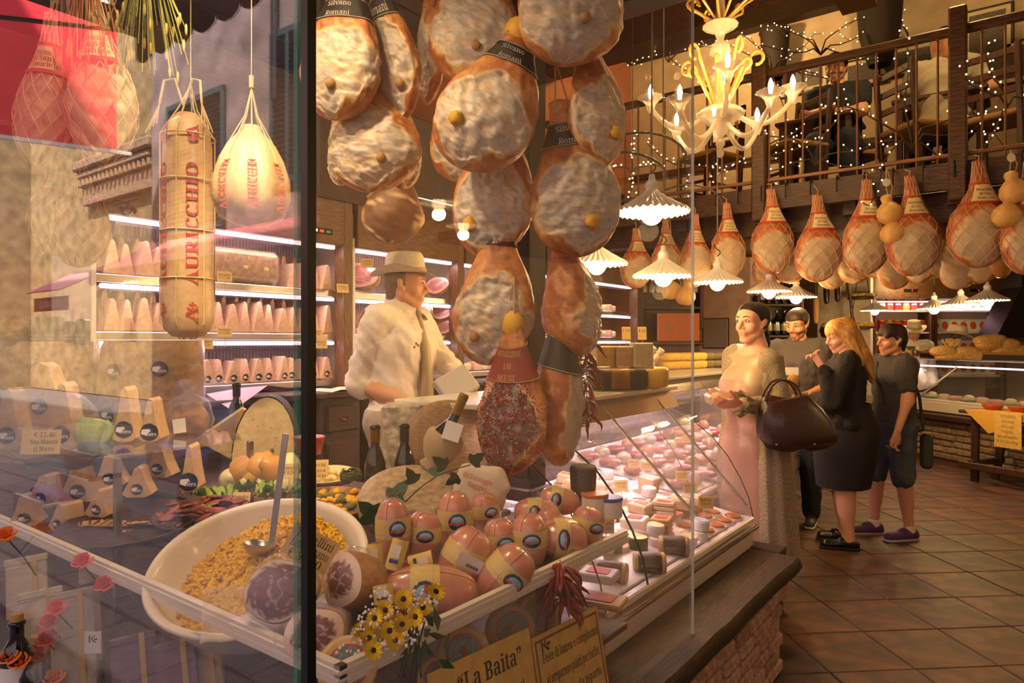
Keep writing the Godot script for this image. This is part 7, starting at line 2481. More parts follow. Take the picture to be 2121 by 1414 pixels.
	for k in 26:
		var m := mb()
		var rings := []
		for i in 5:
			var rg := PackedVector3Array()
			for j in 6:
				rg.append(V((j - 2.5) * 0.012, 0.012 * sin(j * 2.2 + i) + 0.004 * i, i * 0.009))
			rings.append(rg)
		m.loft(rings, false)
		var q := at(lerpf(400, 620, rng.randf()), rnd(1012, 1030), 2.36) if k < 16 else at(lerpf(360, 470, rng.randf()), rnd(1070, 1090), 2.2)
		part(lt, "leaf", m, M("lettuce leaf", "#86a03c", 0.6, {"back": "#405010"}), Transform3D(Basis.from_euler(V(rnd(-0.6, 0.3), rnd(0, 6), 0)), Basis(Vector3.UP, -YAW) * (q - lt.position)))
	# dried tomatoes, grilled vegetables
	p = at(420, 1070, 2.2)
	dish("dark dish heaped with dried tomatoes", V(p.x, deck, p.z), 0.15, M("dark glaze", "#3c2418", 0.4))
	for k in 34:
		var m := mb()
		m.ball(Vector3.ZERO, V(0.03, 0.007, 0.02), 9, 5)
		var a := k * 2.4
		solo("dried_tomato", "leathery dried tomato half in the dark dish", "tomato", m, M("dried tomato %d" % (k % 2), ["#6e2a18", "#803820"][k % 2], 0.4), T(V(p.x, deck + 0.03 + rnd(0, 0.03), p.z) + V(cos(a), 0, sin(a)) * 0.13 * sqrt(k / 34.0), a, rnd(-0.5, 0.5), rnd(-0.5, 0.5)), "dried tomatoes")
	p = at(270, 1110, 2.12)
	dish("long dish of grilled aubergine slices", V(p.x, deck - 0.01, p.z), 0.2, M("dark glaze", "#3c2418"))
	for k in 30:
		var t := thing("grilled_slice", "grilled slice with dark bars, %s from the bowl" % ORD[k], "vegetable", T(at(380 - (k % 10) * 24.0 + rnd(-6, 6), 1085 + (k / 10) * 20.0 + rnd(-4, 4), 2.14 - 0.04 * (k / 10)), YAW + rnd(-0.5, 0.5), rnd(-0.3, 0.3)), "grilled slices")
		part(t, "slice", boxm(V(0.075, 0.008, 0.03), 0.004), M("grilled flesh", "#b88c50", 0.6, {"tex": "soft", "ts": 8.0}))
		for b in 3:
			part(t, "char_bar", boxm(V(0.006, 0.001, 0.028)), M("char", "#3a2412", 0.8), T(V(-0.024 + b * 0.024, 0.0045, 0)))
func big_cheeses() -> void:
	# cut halves on the left of the plates
	var paste := M("pale cheese paste", "#dcc896", 0.55, {"tex": "soft", "ts": 5.0})
	var t := thing("cut_cheese_half", "half wheel of pale cheese with dark rind, cut face forward", "cheese", T(at(545, 968, 2.62), YAW + 0.15, 0.0, -0.05))
	var m := mb()
	var poly := PackedVector2Array([Vector2(-0.115, 0.0)])
	for k in 13:
		var a := PI * k / 12.0
		poly.append(Vector2(-cos(a) * 0.115 + 0.005 * sin(a), 0.05 + sin(a) * 0.22))
	poly.append(Vector2(0.115, 0.0))
	m.ext(poly, -0.1, 0.0)
	part(t, "paste", m, paste)
	m = mb()
	var rings := []
	for z in [0.002, -0.1]:
		var rg := PackedVector3Array()
		for k in 13:
			var a := PI * k / 12.0
			rg.append(V(-cos(a) * 0.119 + 0.005 * sin(a), 0.05 + sin(a) * 0.226, z))
		rings.append(rg)
	m.loft(rings, false)
	part(t, "rind", m, M("black brown rind", "#2c2014", 0.5))
	m = mb()
	for k in 7:
		m.ball(V(rnd(-0.08, 0.08), rnd(0.05, 0.22), 0.001), V(0.003, 0.002, 0.001), 6, 4)
	part(t, "eyes", m, M("cheese eye", "#8a6e40", 0.8))
	part(t, "clip", boxm(V(0.01, 0.03, 0.004)), mat_steel(), T(V(0.03, 0.06, 0.003)))
	t = thing("cheese_wedge_cut", "tilted wedge of yellow cheese with crumbly brown rind", "cheese", T(at(462, 905, 2.75), YAW + 0.4, 0, -0.35))
	m = mb()
	m.ext(PackedVector2Array([Vector2(-0.09, -0.04), Vector2(0.05, -0.07), Vector2(0.12, 0.12), Vector2(0.03, 0.13)]), -0.09, 0.02)
	part(t, "paste", m, M("yellow cheese paste", "#d2b870", 0.55, {"tex": "soft", "ts": 5.0}))
	m = mb()
	m.ext(PackedVector2Array([Vector2(0.05, -0.07), Vector2(0.12, 0.12), Vector2(0.135, 0.115), Vector2(0.066, -0.075)]), -0.09, 0.021)
	part(t, "rind", m, M("crumbly brown rind", "#7c5a30", 0.8, {"nm": "fine", "ns": 1.0, "ts": 8.0}))
	var pot := mb()
	pot.lathe([[0.0, 0.0], [0.045, 0.0], [0.055, 0.06], [0.06, 0.065], [0.056, 0.068], [0.0, 0.06]], 24)
	solo("red_pot", "small red pot behind the mullion", "pot", pot, M("red glaze", "#a83820", 0.35), T(at(640, 940, 2.6)))
# ---------- behind the left pane -------------------------------------------------------------
func left_goods() -> void:
	var rind := M("golden hard rind", "#c49a58", 0.5, {"tex": "blotch", "ts": 4.0, "nm": "lump", "ns": 0.4})
	# four half wheels of hard cheese in two stacks
	var hw := [[90, 785, 0.46, 0.33, "upper wrapped hard cheese wheel at the far left", [[10, 775], [115, 765]]], [310, 780, 0.445, 0.32, "upper hard cheese wheel right of the dark tins", [[262, 767], [355, 762]]], [95, 905, 0.46, 0.2, "lower hard cheese wheel at the far left", []], [305, 895, 0.43, 0.2, "lower hard cheese wheel behind the two wedges", [[245, 855]]]]
	for q in hw:
		var c := at(q[0], q[1], 3.0)
		var t := thing("hard_cheese", q[4], "cheese", T(c, YAW, 0, 0))
		var m := mb()
		var w: float = q[2] / 2
		var h: float = q[3] / 2
		var rings := []
		for i in 10:
			var y := lerpf(-h, h, i / 9.0)
			var bul := 1.0 + 0.07 * cos(y / h * PI / 2) - (0.05 if i in [0, 9] else 0.0)
			var rg := PackedVector3Array()
			for j in 25:
				var a := PI * j / 24.0
				rg.append(V(-cos(a) * w * bul * 0.95, y, sin(a) * w * bul * 0.55 - 0.02))
			rg.append(V(w * 0.95 * bul, y, -0.03)); rg.append(V(-w * 0.95 * bul, y, -0.03))
			rings.append(rg)
		m.loft(rings, true, true, true)
		part(t, "rind", m, rind)
		for s in q[5]:
			var lp: Vector3 = Basis(Vector3.UP, -YAW) * (at(s[0], s[1], 3.0) - c)
			var a := acos(clampf(-lp.x / (w * 1.0), -0.95, 0.95))
			sticker(t, T(V(lp.x, lp.y, sin(a) * w * 1.07 * 0.55 - 0.017), (PI / 2 - a) * -0.5), 0.034)
		if q[1] < 800:
			m = mb()
			m.loft(ellipse_loft([[-h, 0, 0, w * 1.04, w * 0.62], [0, 0, 0, w * 1.09, w * 0.66], [h * 1.02, 0, 0, w * 1.03, w * 0.62]], 28))
			part(t, "film", m, film())
	var rs := thing("glass_riser", "low glass shelf carrying the hard cheese wedges behind the left pane", "shelf", T(V(-2.8, 0.62, -1.15)))
	part(rs, "pane", boxm(V(1.3, 0.008, 0.5)), mat_glass(), T(V(0, 0.51, 0)))
	for q in [[-0.62, -0.22], [0.62, -0.22], [-0.62, 0.22], [0.62, 0.22]]:
		part(rs, "leg", boxm(V(0.02, 0.5, 0.02), 0.003), mat_steel(), T(V(q[0], 0.25, q[1])))
	# wrapped wedges with round labels
	for q in [[30, 925, 2.3, 0.09, 0.2, "pale hard cheese wedge at the lower left edge"], [140, 925, 2.3, 0.1, 0.22, "pale hard cheese wedge inside the large film wrap"], [95, 865, 2.45, 0.2, 0.2, "broad cheese wedge topmost in the film wrap"], [268, 910, 2.3, 0.07, 0.18, "hard cheese wedge left of the pair in front of the wheel"], [320, 910, 2.25, 0.065, 0.14, "hard cheese wedge right of the pair in front of the wheel"], [400, 1012, 2.1, 0.05, 0.14, "small dark-labelled wedge near the lettuce"]]:
		var t := thing("cheese_wedge", q[5], "cheese", T(at(q[0], q[1], q[2]), YAW + 0.15), "hard cheese wedges behind the left pane")
		part(t, "wedge", cheese_wedge(q[3], q[4], 0.09), M("pale wedge paste", "#d6b078", 0.5, {"tex": "soft", "ts": 6.0}))
		sticker(t, T(V(0, q[4] * 0.22, 0.047)), 0.028)
	var wrap := mb()
	wrap.ball(Vector3.ZERO, V(0.17, 0.13, 0.1), 20, 12)
	solo("film_wrap", "large crumpled clear film around the cheese wedges", "film", wrap, film(), T(at(100, 880, 2.3), YAW))
	var cd := thing("name_card", "straw card with script lettering in front of the wedges", "card", T(at(85, 915, 2.12), YAW + 0.1, -0.15))
	part(cd, "card", boxm(V(0.115, 0.075, 0.002)), M("straw card", "#d3b673"))
	var m := mb()
	for k in 3:
		write(m, ["€ 22,40", "Sua Maestà", "il Nero"][k], 0.019, T(V(0.01, 0.022 - 0.022 * k, 0.0015)), {"italic": true, "fit": 0.08})
	part(cd, "lettering", m, M("brown ink", "#2e1c10"))
	# tins and bottles on the wheels, bread loaf
	for k in 4:
		var t := thing("dark_tin", ["dark blue tin of cream, leftmost on the cheese wheel", "dark blue tin of cream, second on the cheese wheel", "small dark jar with steel lid on the cheese wheel", "squat dark bottle on the cheese wheel"][k], "tin", T(at([80, 113, 150, 172][k], 716, 2.95), YAW))
		part(t, "tin", boxm(V([0.055, 0.06, 0.05, 0.04][k], [0.12, 0.13, 0.09, 0.11][k], 0.05), 0.006), M("navy tin", "#16181f", 0.3), T(V(0, 0.06, 0)))
		m = mb()
		write(m, ["CREMA", "CREMA", "OLIO", "ACETO"][k], 0.014, T(V(0, 0.045, 0.027)), {"fit": 0.042})
		m.box(V(0, 0.03, 0.027), V(0.035, 0.002, 0.001))
		part(t, "lettering", m, M("silver print", "#b0a890", 0.4))
	var br := mb()
	br.ball(Vector3.ZERO, V(0.1, 0.065, 0.08), 24, 14)
	for i in br.v.size():
		br.v[i] *= 1.0 + 0.16 * nz.get_noise_3dv(br.v[i] * 18.0)
	solo("bread_loaf", "craggy golden bread loaf on the far left cheese wheel", "bread", br, M("bread crust", "#c0883c", 0.8, {"tex": "grime", "ts": 6.0}), T(at(22, 690, 2.95)))
	# the two provolone cheeses with stamped lettering
	var skin := M("provolone skin", "#dcb884", 0.45, {"tex": "soft", "ts": 5.0, "nm": "lump", "ns": 0.3})
	var red := M("red stamp", "#b8482c", 0.6)
	var cord := M("pale cord", "#d6c08a", 0.8)
	var L := 0.76
	var r := 0.082
	var t := thing("provolone_log", "long hanging provolone cheese tied with cord, stamped in red", "cheese", T(at(389, 700, 2.32), YAW))
	m = mb()
	m.lathe([[0.0, 0.0], [r * 0.6, 0.006], [r * 0.9, 0.03], [r, 0.08], [r * 0.98, L * 0.5], [r * 0.94, L * 0.85], [r * 0.8, L * 0.95], [r * 0.4, L], [0.0, L + 0.005]], 40)
	part(t, "cheese", m, skin)
	for s in [-1.0, 1.0]:
		m = mb()
		var cen: float = PI / 2 - s * 0.62
		write(m, "A    AURICCHIO    A", 0.05, Transform3D.IDENTITY, {"bold": true, "exact": L * 0.86, "map": func(p: Vector3) -> Vector3:
			var a: float = cen + p.y / r
			return V(cos(a) * (r + 0.002), L * 0.5 + p.x, sin(a) * (r + 0.002))})
		for e in [0.13, 0.87]:
			# the anchor-like mark between the initials
			for q in [[[-0.012, -0.003], [-0.012, 0.003], [0.02, 0.003], [0.02, -0.003]], [[-0.012, -0.003], [-0.003, -0.017], [0.004, -0.017], [-0.004, 0.0]], [[-0.012, 0.003], [-0.004, 0.0], [0.004, 0.017], [-0.003, 0.017]], [[0.008, -0.011], [0.008, 0.011], [0.013, 0.011], [0.013, -0.011]]]:
				var pts := []
				for c in q:
					var a: float = cen + c[1] / r
					pts.append(V(cos(a) * (r + 0.0024), L * e + c[0], sin(a) * (r + 0.0024)))
				m.flat(pts)
		part(t, "stamp", m, red)
	m = mb()
	for y in [0.2, 0.36, 0.53, 0.68]:
		m.tube(PackedVector3Array(Array(circle(V(0, y * L / 0.76, 0), r * 1.03, 20))), 0.0028, 5, false)
	for k in 6:
		var a := TAU * k / 6.0 + 0.5
		m.tube(PackedVector3Array([V(cos(a) * 0.02, -0.004, sin(a) * 0.02), V(cos(a) * r * 1.03, 0.05, sin(a) * r * 1.03), V(cos(a) * r * 1.03, L * 0.9, sin(a) * r * 1.03), V(cos(a) * 0.03, L * 1.02, sin(a) * 0.03), V(0.01, L + 0.1, 0)]), 0.0026, 5)
	for s in [-1.0, 1.0]:
		m.tube(PackedVector3Array([V(0, L + 0.02, 0.03), V(s * 0.03, L + 0.11, 0.03), V(s * 0.06, L + 0.1, 0.04), V(s * 0.07, L + 0.02, 0.05)]), 0.004, 6)
		for k in 4:
			m.tube(PackedVector3Array([V(s * 0.07, L + 0.02, 0.05), V(s * (0.075 + k * 0.012), L - 0.05 - 0.01 * k, 0.06)]), 0.0022, 4)
	m.bar(V(0.01, L + 0.1, 0), V(0.01, 2.95 - t.position.y, 0), 0.002, 4)
	part(t, "cord", m, cord)
	r = 0.122
	t = thing("provolone_pear", "round ribbed provolone cheese hanging in cord, stamped in red", "cheese", T(at(521, 375, 2.2), YAW))
	m = mb()
	m.lathe([[0.0, -0.145], [0.05, -0.142], [0.1, -0.115], [0.122, -0.06], [0.118, 0.0], [0.1, 0.06], [0.075, 0.11], [0.05, 0.14], [0.032, 0.16], [0.03, 0.175], [0.0, 0.185]], 60, 0.04, 8)
	part(t, "cheese", m, skin)
	for k in 4:
		var cen := PI / 2 - 0.78 * (k - 1.5)
		m = mb()
		write(m, "AURICCHIO", 0.036, Transform3D.IDENTITY, {"bold": true, "exact": 0.17, "map": func(p: Vector3) -> Vector3:
			var y := p.x - 0.025
			var rad := 0.1255 - 0.9 * maxf(0.0, y + 0.02) * maxf(0.0, y + 0.02) * 6.0 - 0.25 * maxf(0.0, -0.07 - y)
			return V(cos(cen + p.y / rad) * rad, y, sin(cen + p.y / rad) * rad)})
		part(t, "stamp", m, red)
	m = mb()
	for k in 8:
		var a := TAU * k / 8.0 + PI / 8.0
		m.tube(PackedVector3Array([V(0, -0.15, 0), V(cos(a) * 0.095, -0.115, sin(a) * 0.095), V(cos(a) * 0.118, -0.03, sin(a) * 0.118), V(cos(a) * 0.095, 0.07, sin(a) * 0.095), V(cos(a) * 0.02, 0.21, sin(a) * 0.02), V(0, 0.3, 0)]), 0.002, 5)
	m.bar(V(0, 0.3, 0), V(0, 0.34, 0), 0.008, 6)
	m.bar(V(0, 0.3, 0), V(0, 2.95 - t.position.y, 0), 0.002, 4)
	part(t, "cord", m, cord)
	# netted hams at the far left
	var nh := [[75, 345, 105, 20, 110, "netted ham with cut end high at the far left"], [215, 345, 190, -20, 130, "netted ham beside the high left one"], [110, 530, 118, 300, 100, "lower netted ham piece, far left of the pair"], [165, 555, 160, 310, 105, "lower netted ham piece with orange label, right of the pair"]]
	for k in 4:
		var q: Array = nh[k]
		var d := 1.95 if k < 2 else 2.05
		var B := at(q[0], q[1], d)
		var A := at(q[2], q[3], d)
		var up := (A - B).normalized()
		var fw := Basis(Vector3.UP, YAW + 0.3 * k) * V(0, 0, 1)
		var x := up.cross(fw).normalized()
		var h := netted_ham(q[4] * d / F, B.distance_to(A), 80.0 + k * 2.1, q[5], Transform3D(Basis(x, up, x.cross(up)), B), "dark")
		var cm := mb()
		cm.bar(V(0, B.distance_to(A) * 1.02, 0), V(0, B.distance_to(A) * 1.02, 0) + (h.transform.basis.inverse() * V(0, 2.95 - A.y, 0)), 0.002, 4)
		part(h, "hanging_cord", cm, cord)
	# dried wheat under the ceiling
	for q in [[300, 10, 1.75, 60, "#8a8a3c", "bunch of green dried wheat hanging under the ceiling"], [180, 5, 1.8, 40, "#b06a40", "bunch of reddish dried grass at the far left"]]:
		var w := thing("dried_wheat", q[5], "dried wheat", T(at(q[0], q[1], q[2]) + V(0, 0.08, 0), YAW))
		var sm := mb()
		var em := mb()
		for k in q[3]:
			var e := V(rnd(-0.1, 0.1), rnd(-0.26, -0.1), rnd(-0.05, 0.05))
			sm.tube(PackedVector3Array([V(e.x * 0.2, 0.08, 0), V(e.x * 0.6, e.y * 0.3, e.z * 0.6), e]), 0.0012, 4)
			if k % 2 == 0:
				em.ball(e, V(0.004, 0.016, 0.004), 6, 5)
		var s1 := part(w, "stalks", sm, M("wheat " + q[4], q[4], 0.8))
		s1.set_meta("kind", "stuff")
		var s2 := part(w, "ears", em, M("wheat ears " + q[4], "#b09a50", 0.8))
		s2.set_meta("kind", "stuff")
		var tie := mb()
		tie.ball(V(0, 0.06, 0), V(0.03, 0.02, 0.03), 10, 6)
		tie.bar(V(0, 0.06, 0), V(0, 2.97 - w.position.y, 0), 0.002, 4)
		part(w, "tie", tie, cord)
	# lower row: gift boxes, roses, bottles
	var gb := [[285, 1385, 1.68, 0.10, 0.16, "#6a4a62", "plum gift box, left of the two"], [370, 1385, 1.66, 0.09, 0.13, "#7a5268", "plum gift box with lighter lid, right of the two"], [425, 1365, 1.7, 0.08, 0.13, "#b08a50", "plain wooden box beside the plum gift boxes"], [65, 1215, 1.95, 0.1, 0.16, "#b8a890", "pale wooden wine box lying open at the far left"], [160, 1330, 1.8, 0.1, 0.26, "#a89a8c", "tall grey wine carton leaning beside the roses"], [95, 1310, 1.85, 0.1, 0.22, "#c0b4a4", "pale wine carton behind the tall grey one"], [205, 1170, 2.05, 0.09, 0.1, "#c0a880", "small kraft box behind the roses"]]
	for q in gb:
		var b := thing("gift_box", q[6], "box", T(at(q[0], q[1], q[2]), YAW + 0.35, -0.35, 0.12))
		part(b, "box", boxm(V(q[3], q[4], 0.09), 0.003), M("carton " + q[5], q[5], 0.6, {"tex": "soft", "ts": 5.0}))
		part(b, "lid", boxm(V(q[3] + 0.005, 0.02, 0.095), 0.003), M("carton " + q[5], q[5]), T(V(0, q[4] / 2 - 0.008, 0)))
		part(b, "ribbon", boxm(V(0.012, q[4] + 0.004, 0.097)), M("gold ribbon", "#b08a3c", 0.4), T(V(q[3] * 0.2, 0, 0)))
	for q in [[170, 1165, "#d84a34"], [215, 1213, "#c83a30"], [115, 1262, "#d04038"], [100, 1292, "#c83a30"], [96, 1326, "#c03430"], [12, 1110, "#e07028"], [20, 1362, "#e07820"], [40, 1372, "#d86a1c"], [112, 1404, "#e07820"]]:
		var d := 1.72
		var ro := thing("rose", "%s rose, %s counted down the left pane" % ["red" if q[2][1] != "e" and q[2] != "#d86a1c" else "orange", ORD[taken.get("rose", -1) + 1]], "rose", T(at(q[0], q[1], d), YAW, 0.5))
		for k in 9:
			m = mb()
			var a := k * 2.4
			var rr := 0.006 + 0.0022 * k
			var rings := []
			for i in 4:
				var rg := PackedVector3Array()
				for j in 5:
					var b := a + (j - 2) * 0.38
					rg.append(V(cos(b) * rr * [0.4, 0.9, 1.1, 1.25][i], [-0.012, 0.0, 0.012, 0.016 - 0.0012 * k][i], sin(b) * rr * [0.4, 0.9, 1.1, 1.25][i]))
				rings.append(rg)
			m.loft(rings, false)
			part(ro, "petal", m, M("petal " + q[2], q[2], 0.6))
		m = mb()
		m.tube(PackedVector3Array([V(0, -0.01, 0), V(0.01, -0.08, -0.01), V(0.0, -0.17, -0.03)]), 0.002, 5)
		part(ro, "stem", m, M("posy leaf", "#2c4420"))
	for q in [[35, 1395, 1.75, "dark wine bottle with pale label at the lower left"], [75, 1440, 1.75, "corked dark bottle at the bottom left"]]:
		var b := thing("wine_bottle", q[3], "bottle", T(at(q[0], q[1], q[2]) - V(0, 0.06, 0), YAW))
		part(b, "glass", bottle(0.038, 0.2, 0.016), M("dark green glass", "#12130c"))
		m = mb()
		m.lathe([[0.0386, 0.03], [0.0386, 0.09]], 20)
		part(b, "label", m, M("white card", "#d8d4cc"))
		part(b, "cork", capsule(0.014, 0.025, 0.19), M("cork", "#b08a58", 0.9))
	var tg := thing("gift_tag", "white gift tag hanging among the boxes", "tag", T(at(192, 1330, 1.62), YAW))
	part(tg, "card", boxm(V(0.04, 0.052, 0.001)), M("white card", "#d8d4cc"))
	m = mb()
	emblem(m, T(V(0, 0.008, 0.001)), 0.009)
	part(tg, "emblem", m, M("brown ink", "#2e1c10"))
	m = mb()
	m.bar(V(0, 0.026, 0), V(0.002, 0.06, 0), 0.001, 4)
	part(tg, "string", m, cord)
	for q in [[235, 1005, 2.3, 0.1], [290, 1025, 2.25, 0.09], [170, 1035, 2.3, 0.12], [95, 1045, 2.35, 0.1], [335, 985, 2.4, 0.1], [60, 1085, 2.2, 0.09], [215, 1065, 2.2, 0.08], [140, 1095, 2.15, 0.08]]:
		var kp := thing("kraft_pack", "kraft paper cheese pack with dark round label, %s on the left deck" % ORD[taken.get("kraft_pack", -1) + 1], "packet", T(at(q[0], q[1], q[2]), YAW + rnd(-0.5, 0.5), 0, rnd(-0.15, 0.15)), "kraft packs")
		part(kp, "pack", cheese_wedge(q[3], q[3] * 1.1, 0.07), M("kraft paper", "#c8a070", 0.7, {"tex": "soft", "ts": 6.0}))
		sticker(kp, T(V(0, q[3] * 0.3, 0.037)), q[3] * 0.2)
	var cab := mb()
	for k in 4:
		cab.xf = T(V(0, -0.004 * k, 0), k * 0.9, 0.25 * k - 0.3, 0.2 - 0.15 * k)
		cab.lathe([[0.012, -0.04], [0.04, -0.03], [0.05 + 0.004 * k, 0.0], [0.046 + 0.006 * k, 0.03], [0.03 + 0.012 * k, 0.05]], 36, 0.09, 7 + k)
	solo("green_lettuce", "pale green lettuce head beside the film wrap", "lettuce", cab, M("pale lettuce", "#a8bc7c", 0.7, {"nm": "lump", "ns": 1.0, "ts": 12.0}), T(at(195, 900, 2.3)))
	var sau := mb()
	sau.tube(PackedVector3Array([at(60, 962, 2.25), at(110, 955, 2.22), at(160, 958, 2.2), at(192, 955, 2.2)]), [0.018, 0.024, 0.023, 0.012], 14)
	solo("dark_sausage", "dark smoked sausage below the straw card", "sausage", sau, M("dark smoked skin", "#2c1a10", 0.35))
	var bag := thing("film_bag", "crinkled clear film bag of bread with a white price sticker", "bag", T(at(390, 870, 2.5), YAW))
	m = mb()
	m.ball(Vector3.ZERO, V(0.075, 0.07, 0.05), 16, 10)
	part(bag, "bread", m, M("bread crust", "#c0883c"))
	m = mb()
	m.lathe([[0.01, -0.09], [0.07, -0.07], [0.09, 0.0], [0.07, 0.07], [0.015, 0.1], [0.03, 0.14]], 24, 0.06, 9)
	part(bag, "film", m, film())
	part(bag, "sticker", boxm(V(0.045, 0.05, 0.001)), M("white card", "#d8d4cc"), T(V(0.01, -0.01, 0.088), 0, -0.1, 0.15))
# ---------- goods in the refrigerated cases ------------------------------------------------------
func fridge_goods() -> void:
	var paste := M("wrapped wedge paste", "#e0b892", 0.4, {"tex": "soft", "ts": 6.0, "coat": 0.4})
	var rindm := M("wedge rind", "#b98a58", 0.5, {"tex": "blotch", "ts": 6.0, "coat": 0.3})
	# left case: rows of wrapped wedges
	for row in 3:
		var y: float = [1.79, 1.52, 1.24][row]
		for k in 17:
			var z := -1.45 - k * 0.078
			if row == 0 and k > 4 and k < 13:
				continue
			var hgt := rnd(0.15, 0.18) if row < 2 else rnd(0.13, 0.15)
			var t := thing("wrapped_wedge", "wrapped hard cheese wedge on the %s shelf, %s from the left" % [["top", "middle", "bottom"][row], ORD[k]], "cheese", T(V(-3.50 - 0.03 * (k % 2), y - 0.005, z), PI / 2 + rnd(-0.15, 0.15)), "wrapped wedges in the wall case")
			part(t, "wedge", cheese_wedge(0.085, snappedf(hgt, 0.01), 0.1), paste)
			part(t, "rind", boxm(V(0.084, 0.01, 0.102), 0.003), rindm, T(V(0, 0.006, 0)))
			if row == 2:
				sticker(t, T(V(0, 0.035, 0.052)), 0.02)
			if row < 2:
				var u := thing("wrapped_wedge", "wrapped wedge standing behind on the %s shelf, %s from the left" % [["top", "middle"][row], ORD[k]], "cheese", T(V(-3.66, y - 0.005, z - 0.03), PI / 2), "wrapped wedges in the wall case")
				part(u, "wedge", cheese_wedge(0.085, 0.21, 0.1), paste)
	var blk := thing("hard_cheese_block", "big film-wrapped block of hard cheese with two gold seals", "cheese", T(V(-3.55, 1.79, -2.12), PI / 2))
	part(blk, "block", boxm(V(0.5, 0.19, 0.2), 0.03), M("golden hard rind", "#c49a58"), T(V(0, 0.097, 0)))
	for s in [0.0, 0.13]:
		var m := mb()
		m.ball(V(s + 0.02, 0.09, 0.101), V(0.018, 0.012, 0.004), 12, 6)
		part(blk, "gold_seal", m, M("gold seal", "#d8b850", 0.4))
	part(blk, "film", boxm(V(0.515, 0.2, 0.215), 0.035), film(), T(V(0, 0.1, 0)))
	# price cards along the rails
	for q in [[465, 573], [465, 687], [425, 712], [655, 690], [665, 712], [710, 597]]:
		price(on_x(q[0], q[1], -3.33), PI / 2 - 0.3, "straw price card on the case rail, %s from the left" % ORD[taken.get("price_card", -1) + 1], 0.075, 0.055, ["Parmigiano", "€ 17,90"])
	# ham case
	var lean := M("sliced ham face", "#ffffff", 0.35, {"vc": true})
	for q in [[745, 570, 0.15, "cut ham with pink face on the top shelf"], [835, 575, 0.12, "wrapped ham behind the hat brim"], [905, 590, 0.11, "round pink ham on the top shelf past the hat"], [770, 655, 0.14, "large wrapped ham on the middle shelf"], [865, 645, 0.12, "red sliced ham half right of the serving man"], [915, 642, 0.12, "second red sliced ham half right of the serving man"], [870, 675, 0.12, "lower red ham half right of the serving man"], [920, 672, 0.12, "lowest ham half by the hanging ham"], [745, 695, 0.1, "rolled ham with a round label on the middle shelf"]]:
		var p := on_x(q[0], q[1], -3.5)
		var t := thing("wrapped_ham", q[3], "ham", T(p, YAW - 0.2, -0.2, rnd(-0.4, 0.4)), "hams in the wall case")
		var m := cut_face(q[2] * 0.8, q[2] * 0.55, q[0] * 0.01, 0.3)
		for i in m.c.size():
			m.c[i] = m.c[i].lerp(Color(0.75, 0.28, 0.26), 0.45)
		part(t, "cut_face", m, lean)
		m = mb()
		m.ball(V(0, 0, -0.05), V(q[2] * 0.86, q[2] * 0.6, 0.06), 18, 10)
		part(t, "rind", m, M("ham fat", "#d0a878"))
	price(on_x(760, 545, -3.36), YAW, "straw price card above the pink cut ham", 0.08, 0.06, ["Culatello", "€ 39,00"])
	# far cases: boxes and small cheeses
	for u in 2:
		for row in 3:
			for k in [9, 14][u]:
				var z: float = [-3.98, -5.1][u] - k * 0.105
				var y: float = [1.79, 1.52, 1.24][row]
				var h := rnd(0.07, 0.12)
				solo("packed_cheese", "small pale cheese %s on the %s shelf of the %s case, %s along" % ["drum" if k % 2 else "block", ["top", "middle", "bottom"][row], ["narrow", "far"][u], ORD[k]], "cheese", disc(0.045, 0.06, 0.3) if k % 2 else boxm(V(0.09, 0.07, 0.09), 0.008), M("far cheese %d" % ((k + row) % 3), ["#dcc08c", "#d8b098", "#e0d0a8"][(k + row) % 3], 0.5), T(V(-3.52, y + (0.0 if k % 2 else 0.035), z), rnd(0, 0.4)), "packed cheeses in the far cases")
	# papers, book, box on the drawer counter and on top of the case
	var bk := thing("open_book", "open ledger lying on the drawer counter", "book", T(V(-3.2, 1.185, -2.6), PI / 2))
	for s in [-1.0, 1.0]:
		var m := mb()
		var rings := []
		for i in 7:
			var x: float = s * i * 0.025
			rings.append(PackedVector3Array([V(x, 0.012 * sin(i * 0.5), -0.11), V(x, 0.012 * sin(i * 0.5), 0.11)]))
		m.loft(rings, false)
		part(bk, "page", m, M("ledger page", "#d8c4a0", 0.8))
	part(bk, "cover", boxm(V(0.32, 0.004, 0.23)), M("brown cover", "#6a4428", 0.6), T(V(0, -0.003, 0)))
	var pap := mb()
	pap.xf = T(V(-3.15, 1.2, -2.0))
	pap.loft([PackedVector3Array([V(-0.1, 0.0, -0.2), V(0.1, 0.02, -0.2)]), PackedVector3Array([V(-0.1, 0.03, 0.0), V(0.12, 0.05, 0)]), PackedVector3Array([V(-0.1, 0.01, 0.2), V(0.14, -0.06, 0.2)])], false)
	solo("wrapping_paper", "sheet of lilac wrapping paper curling over the drawer counter", "paper", pap, M("lilac paper", "#c8a4b4", 0.7))
	var bx := thing("printed_box", "white carton with black swan-like print on top of the case", "box", T(V(-3.3, 2.5, -2.95), YAW + 0.3, 0, 0.1))
	part(bx, "carton", boxm(V(0.14, 0.24, 0.08), 0.004), M("cream carton", "#d0bc98", 0.7))
	var e := mb()
	emblem(e, T(V(-0.01, 0.04, 0.041)), 0.05)
	part(bx, "emblem", e, M("black print", "#1a1816"))
	e = mb()
	e.tube(PackedVector3Array([V(0.0, -0.1, 0.06), V(0.04, -0.08, 0.07), V(0.075, -0.03, 0.06), V(0.08, 0.02, 0.05)]), [0.01, 0.03, 0.02, 0.006], 10)
	part(bx, "paper_wing", e, M("white card", "#d8d4cc"))
	var lg := thing("hood_lamp", "bright strip lamp above the ham case", "lamp", T(V(-3.28, 2.4, -3.5)))
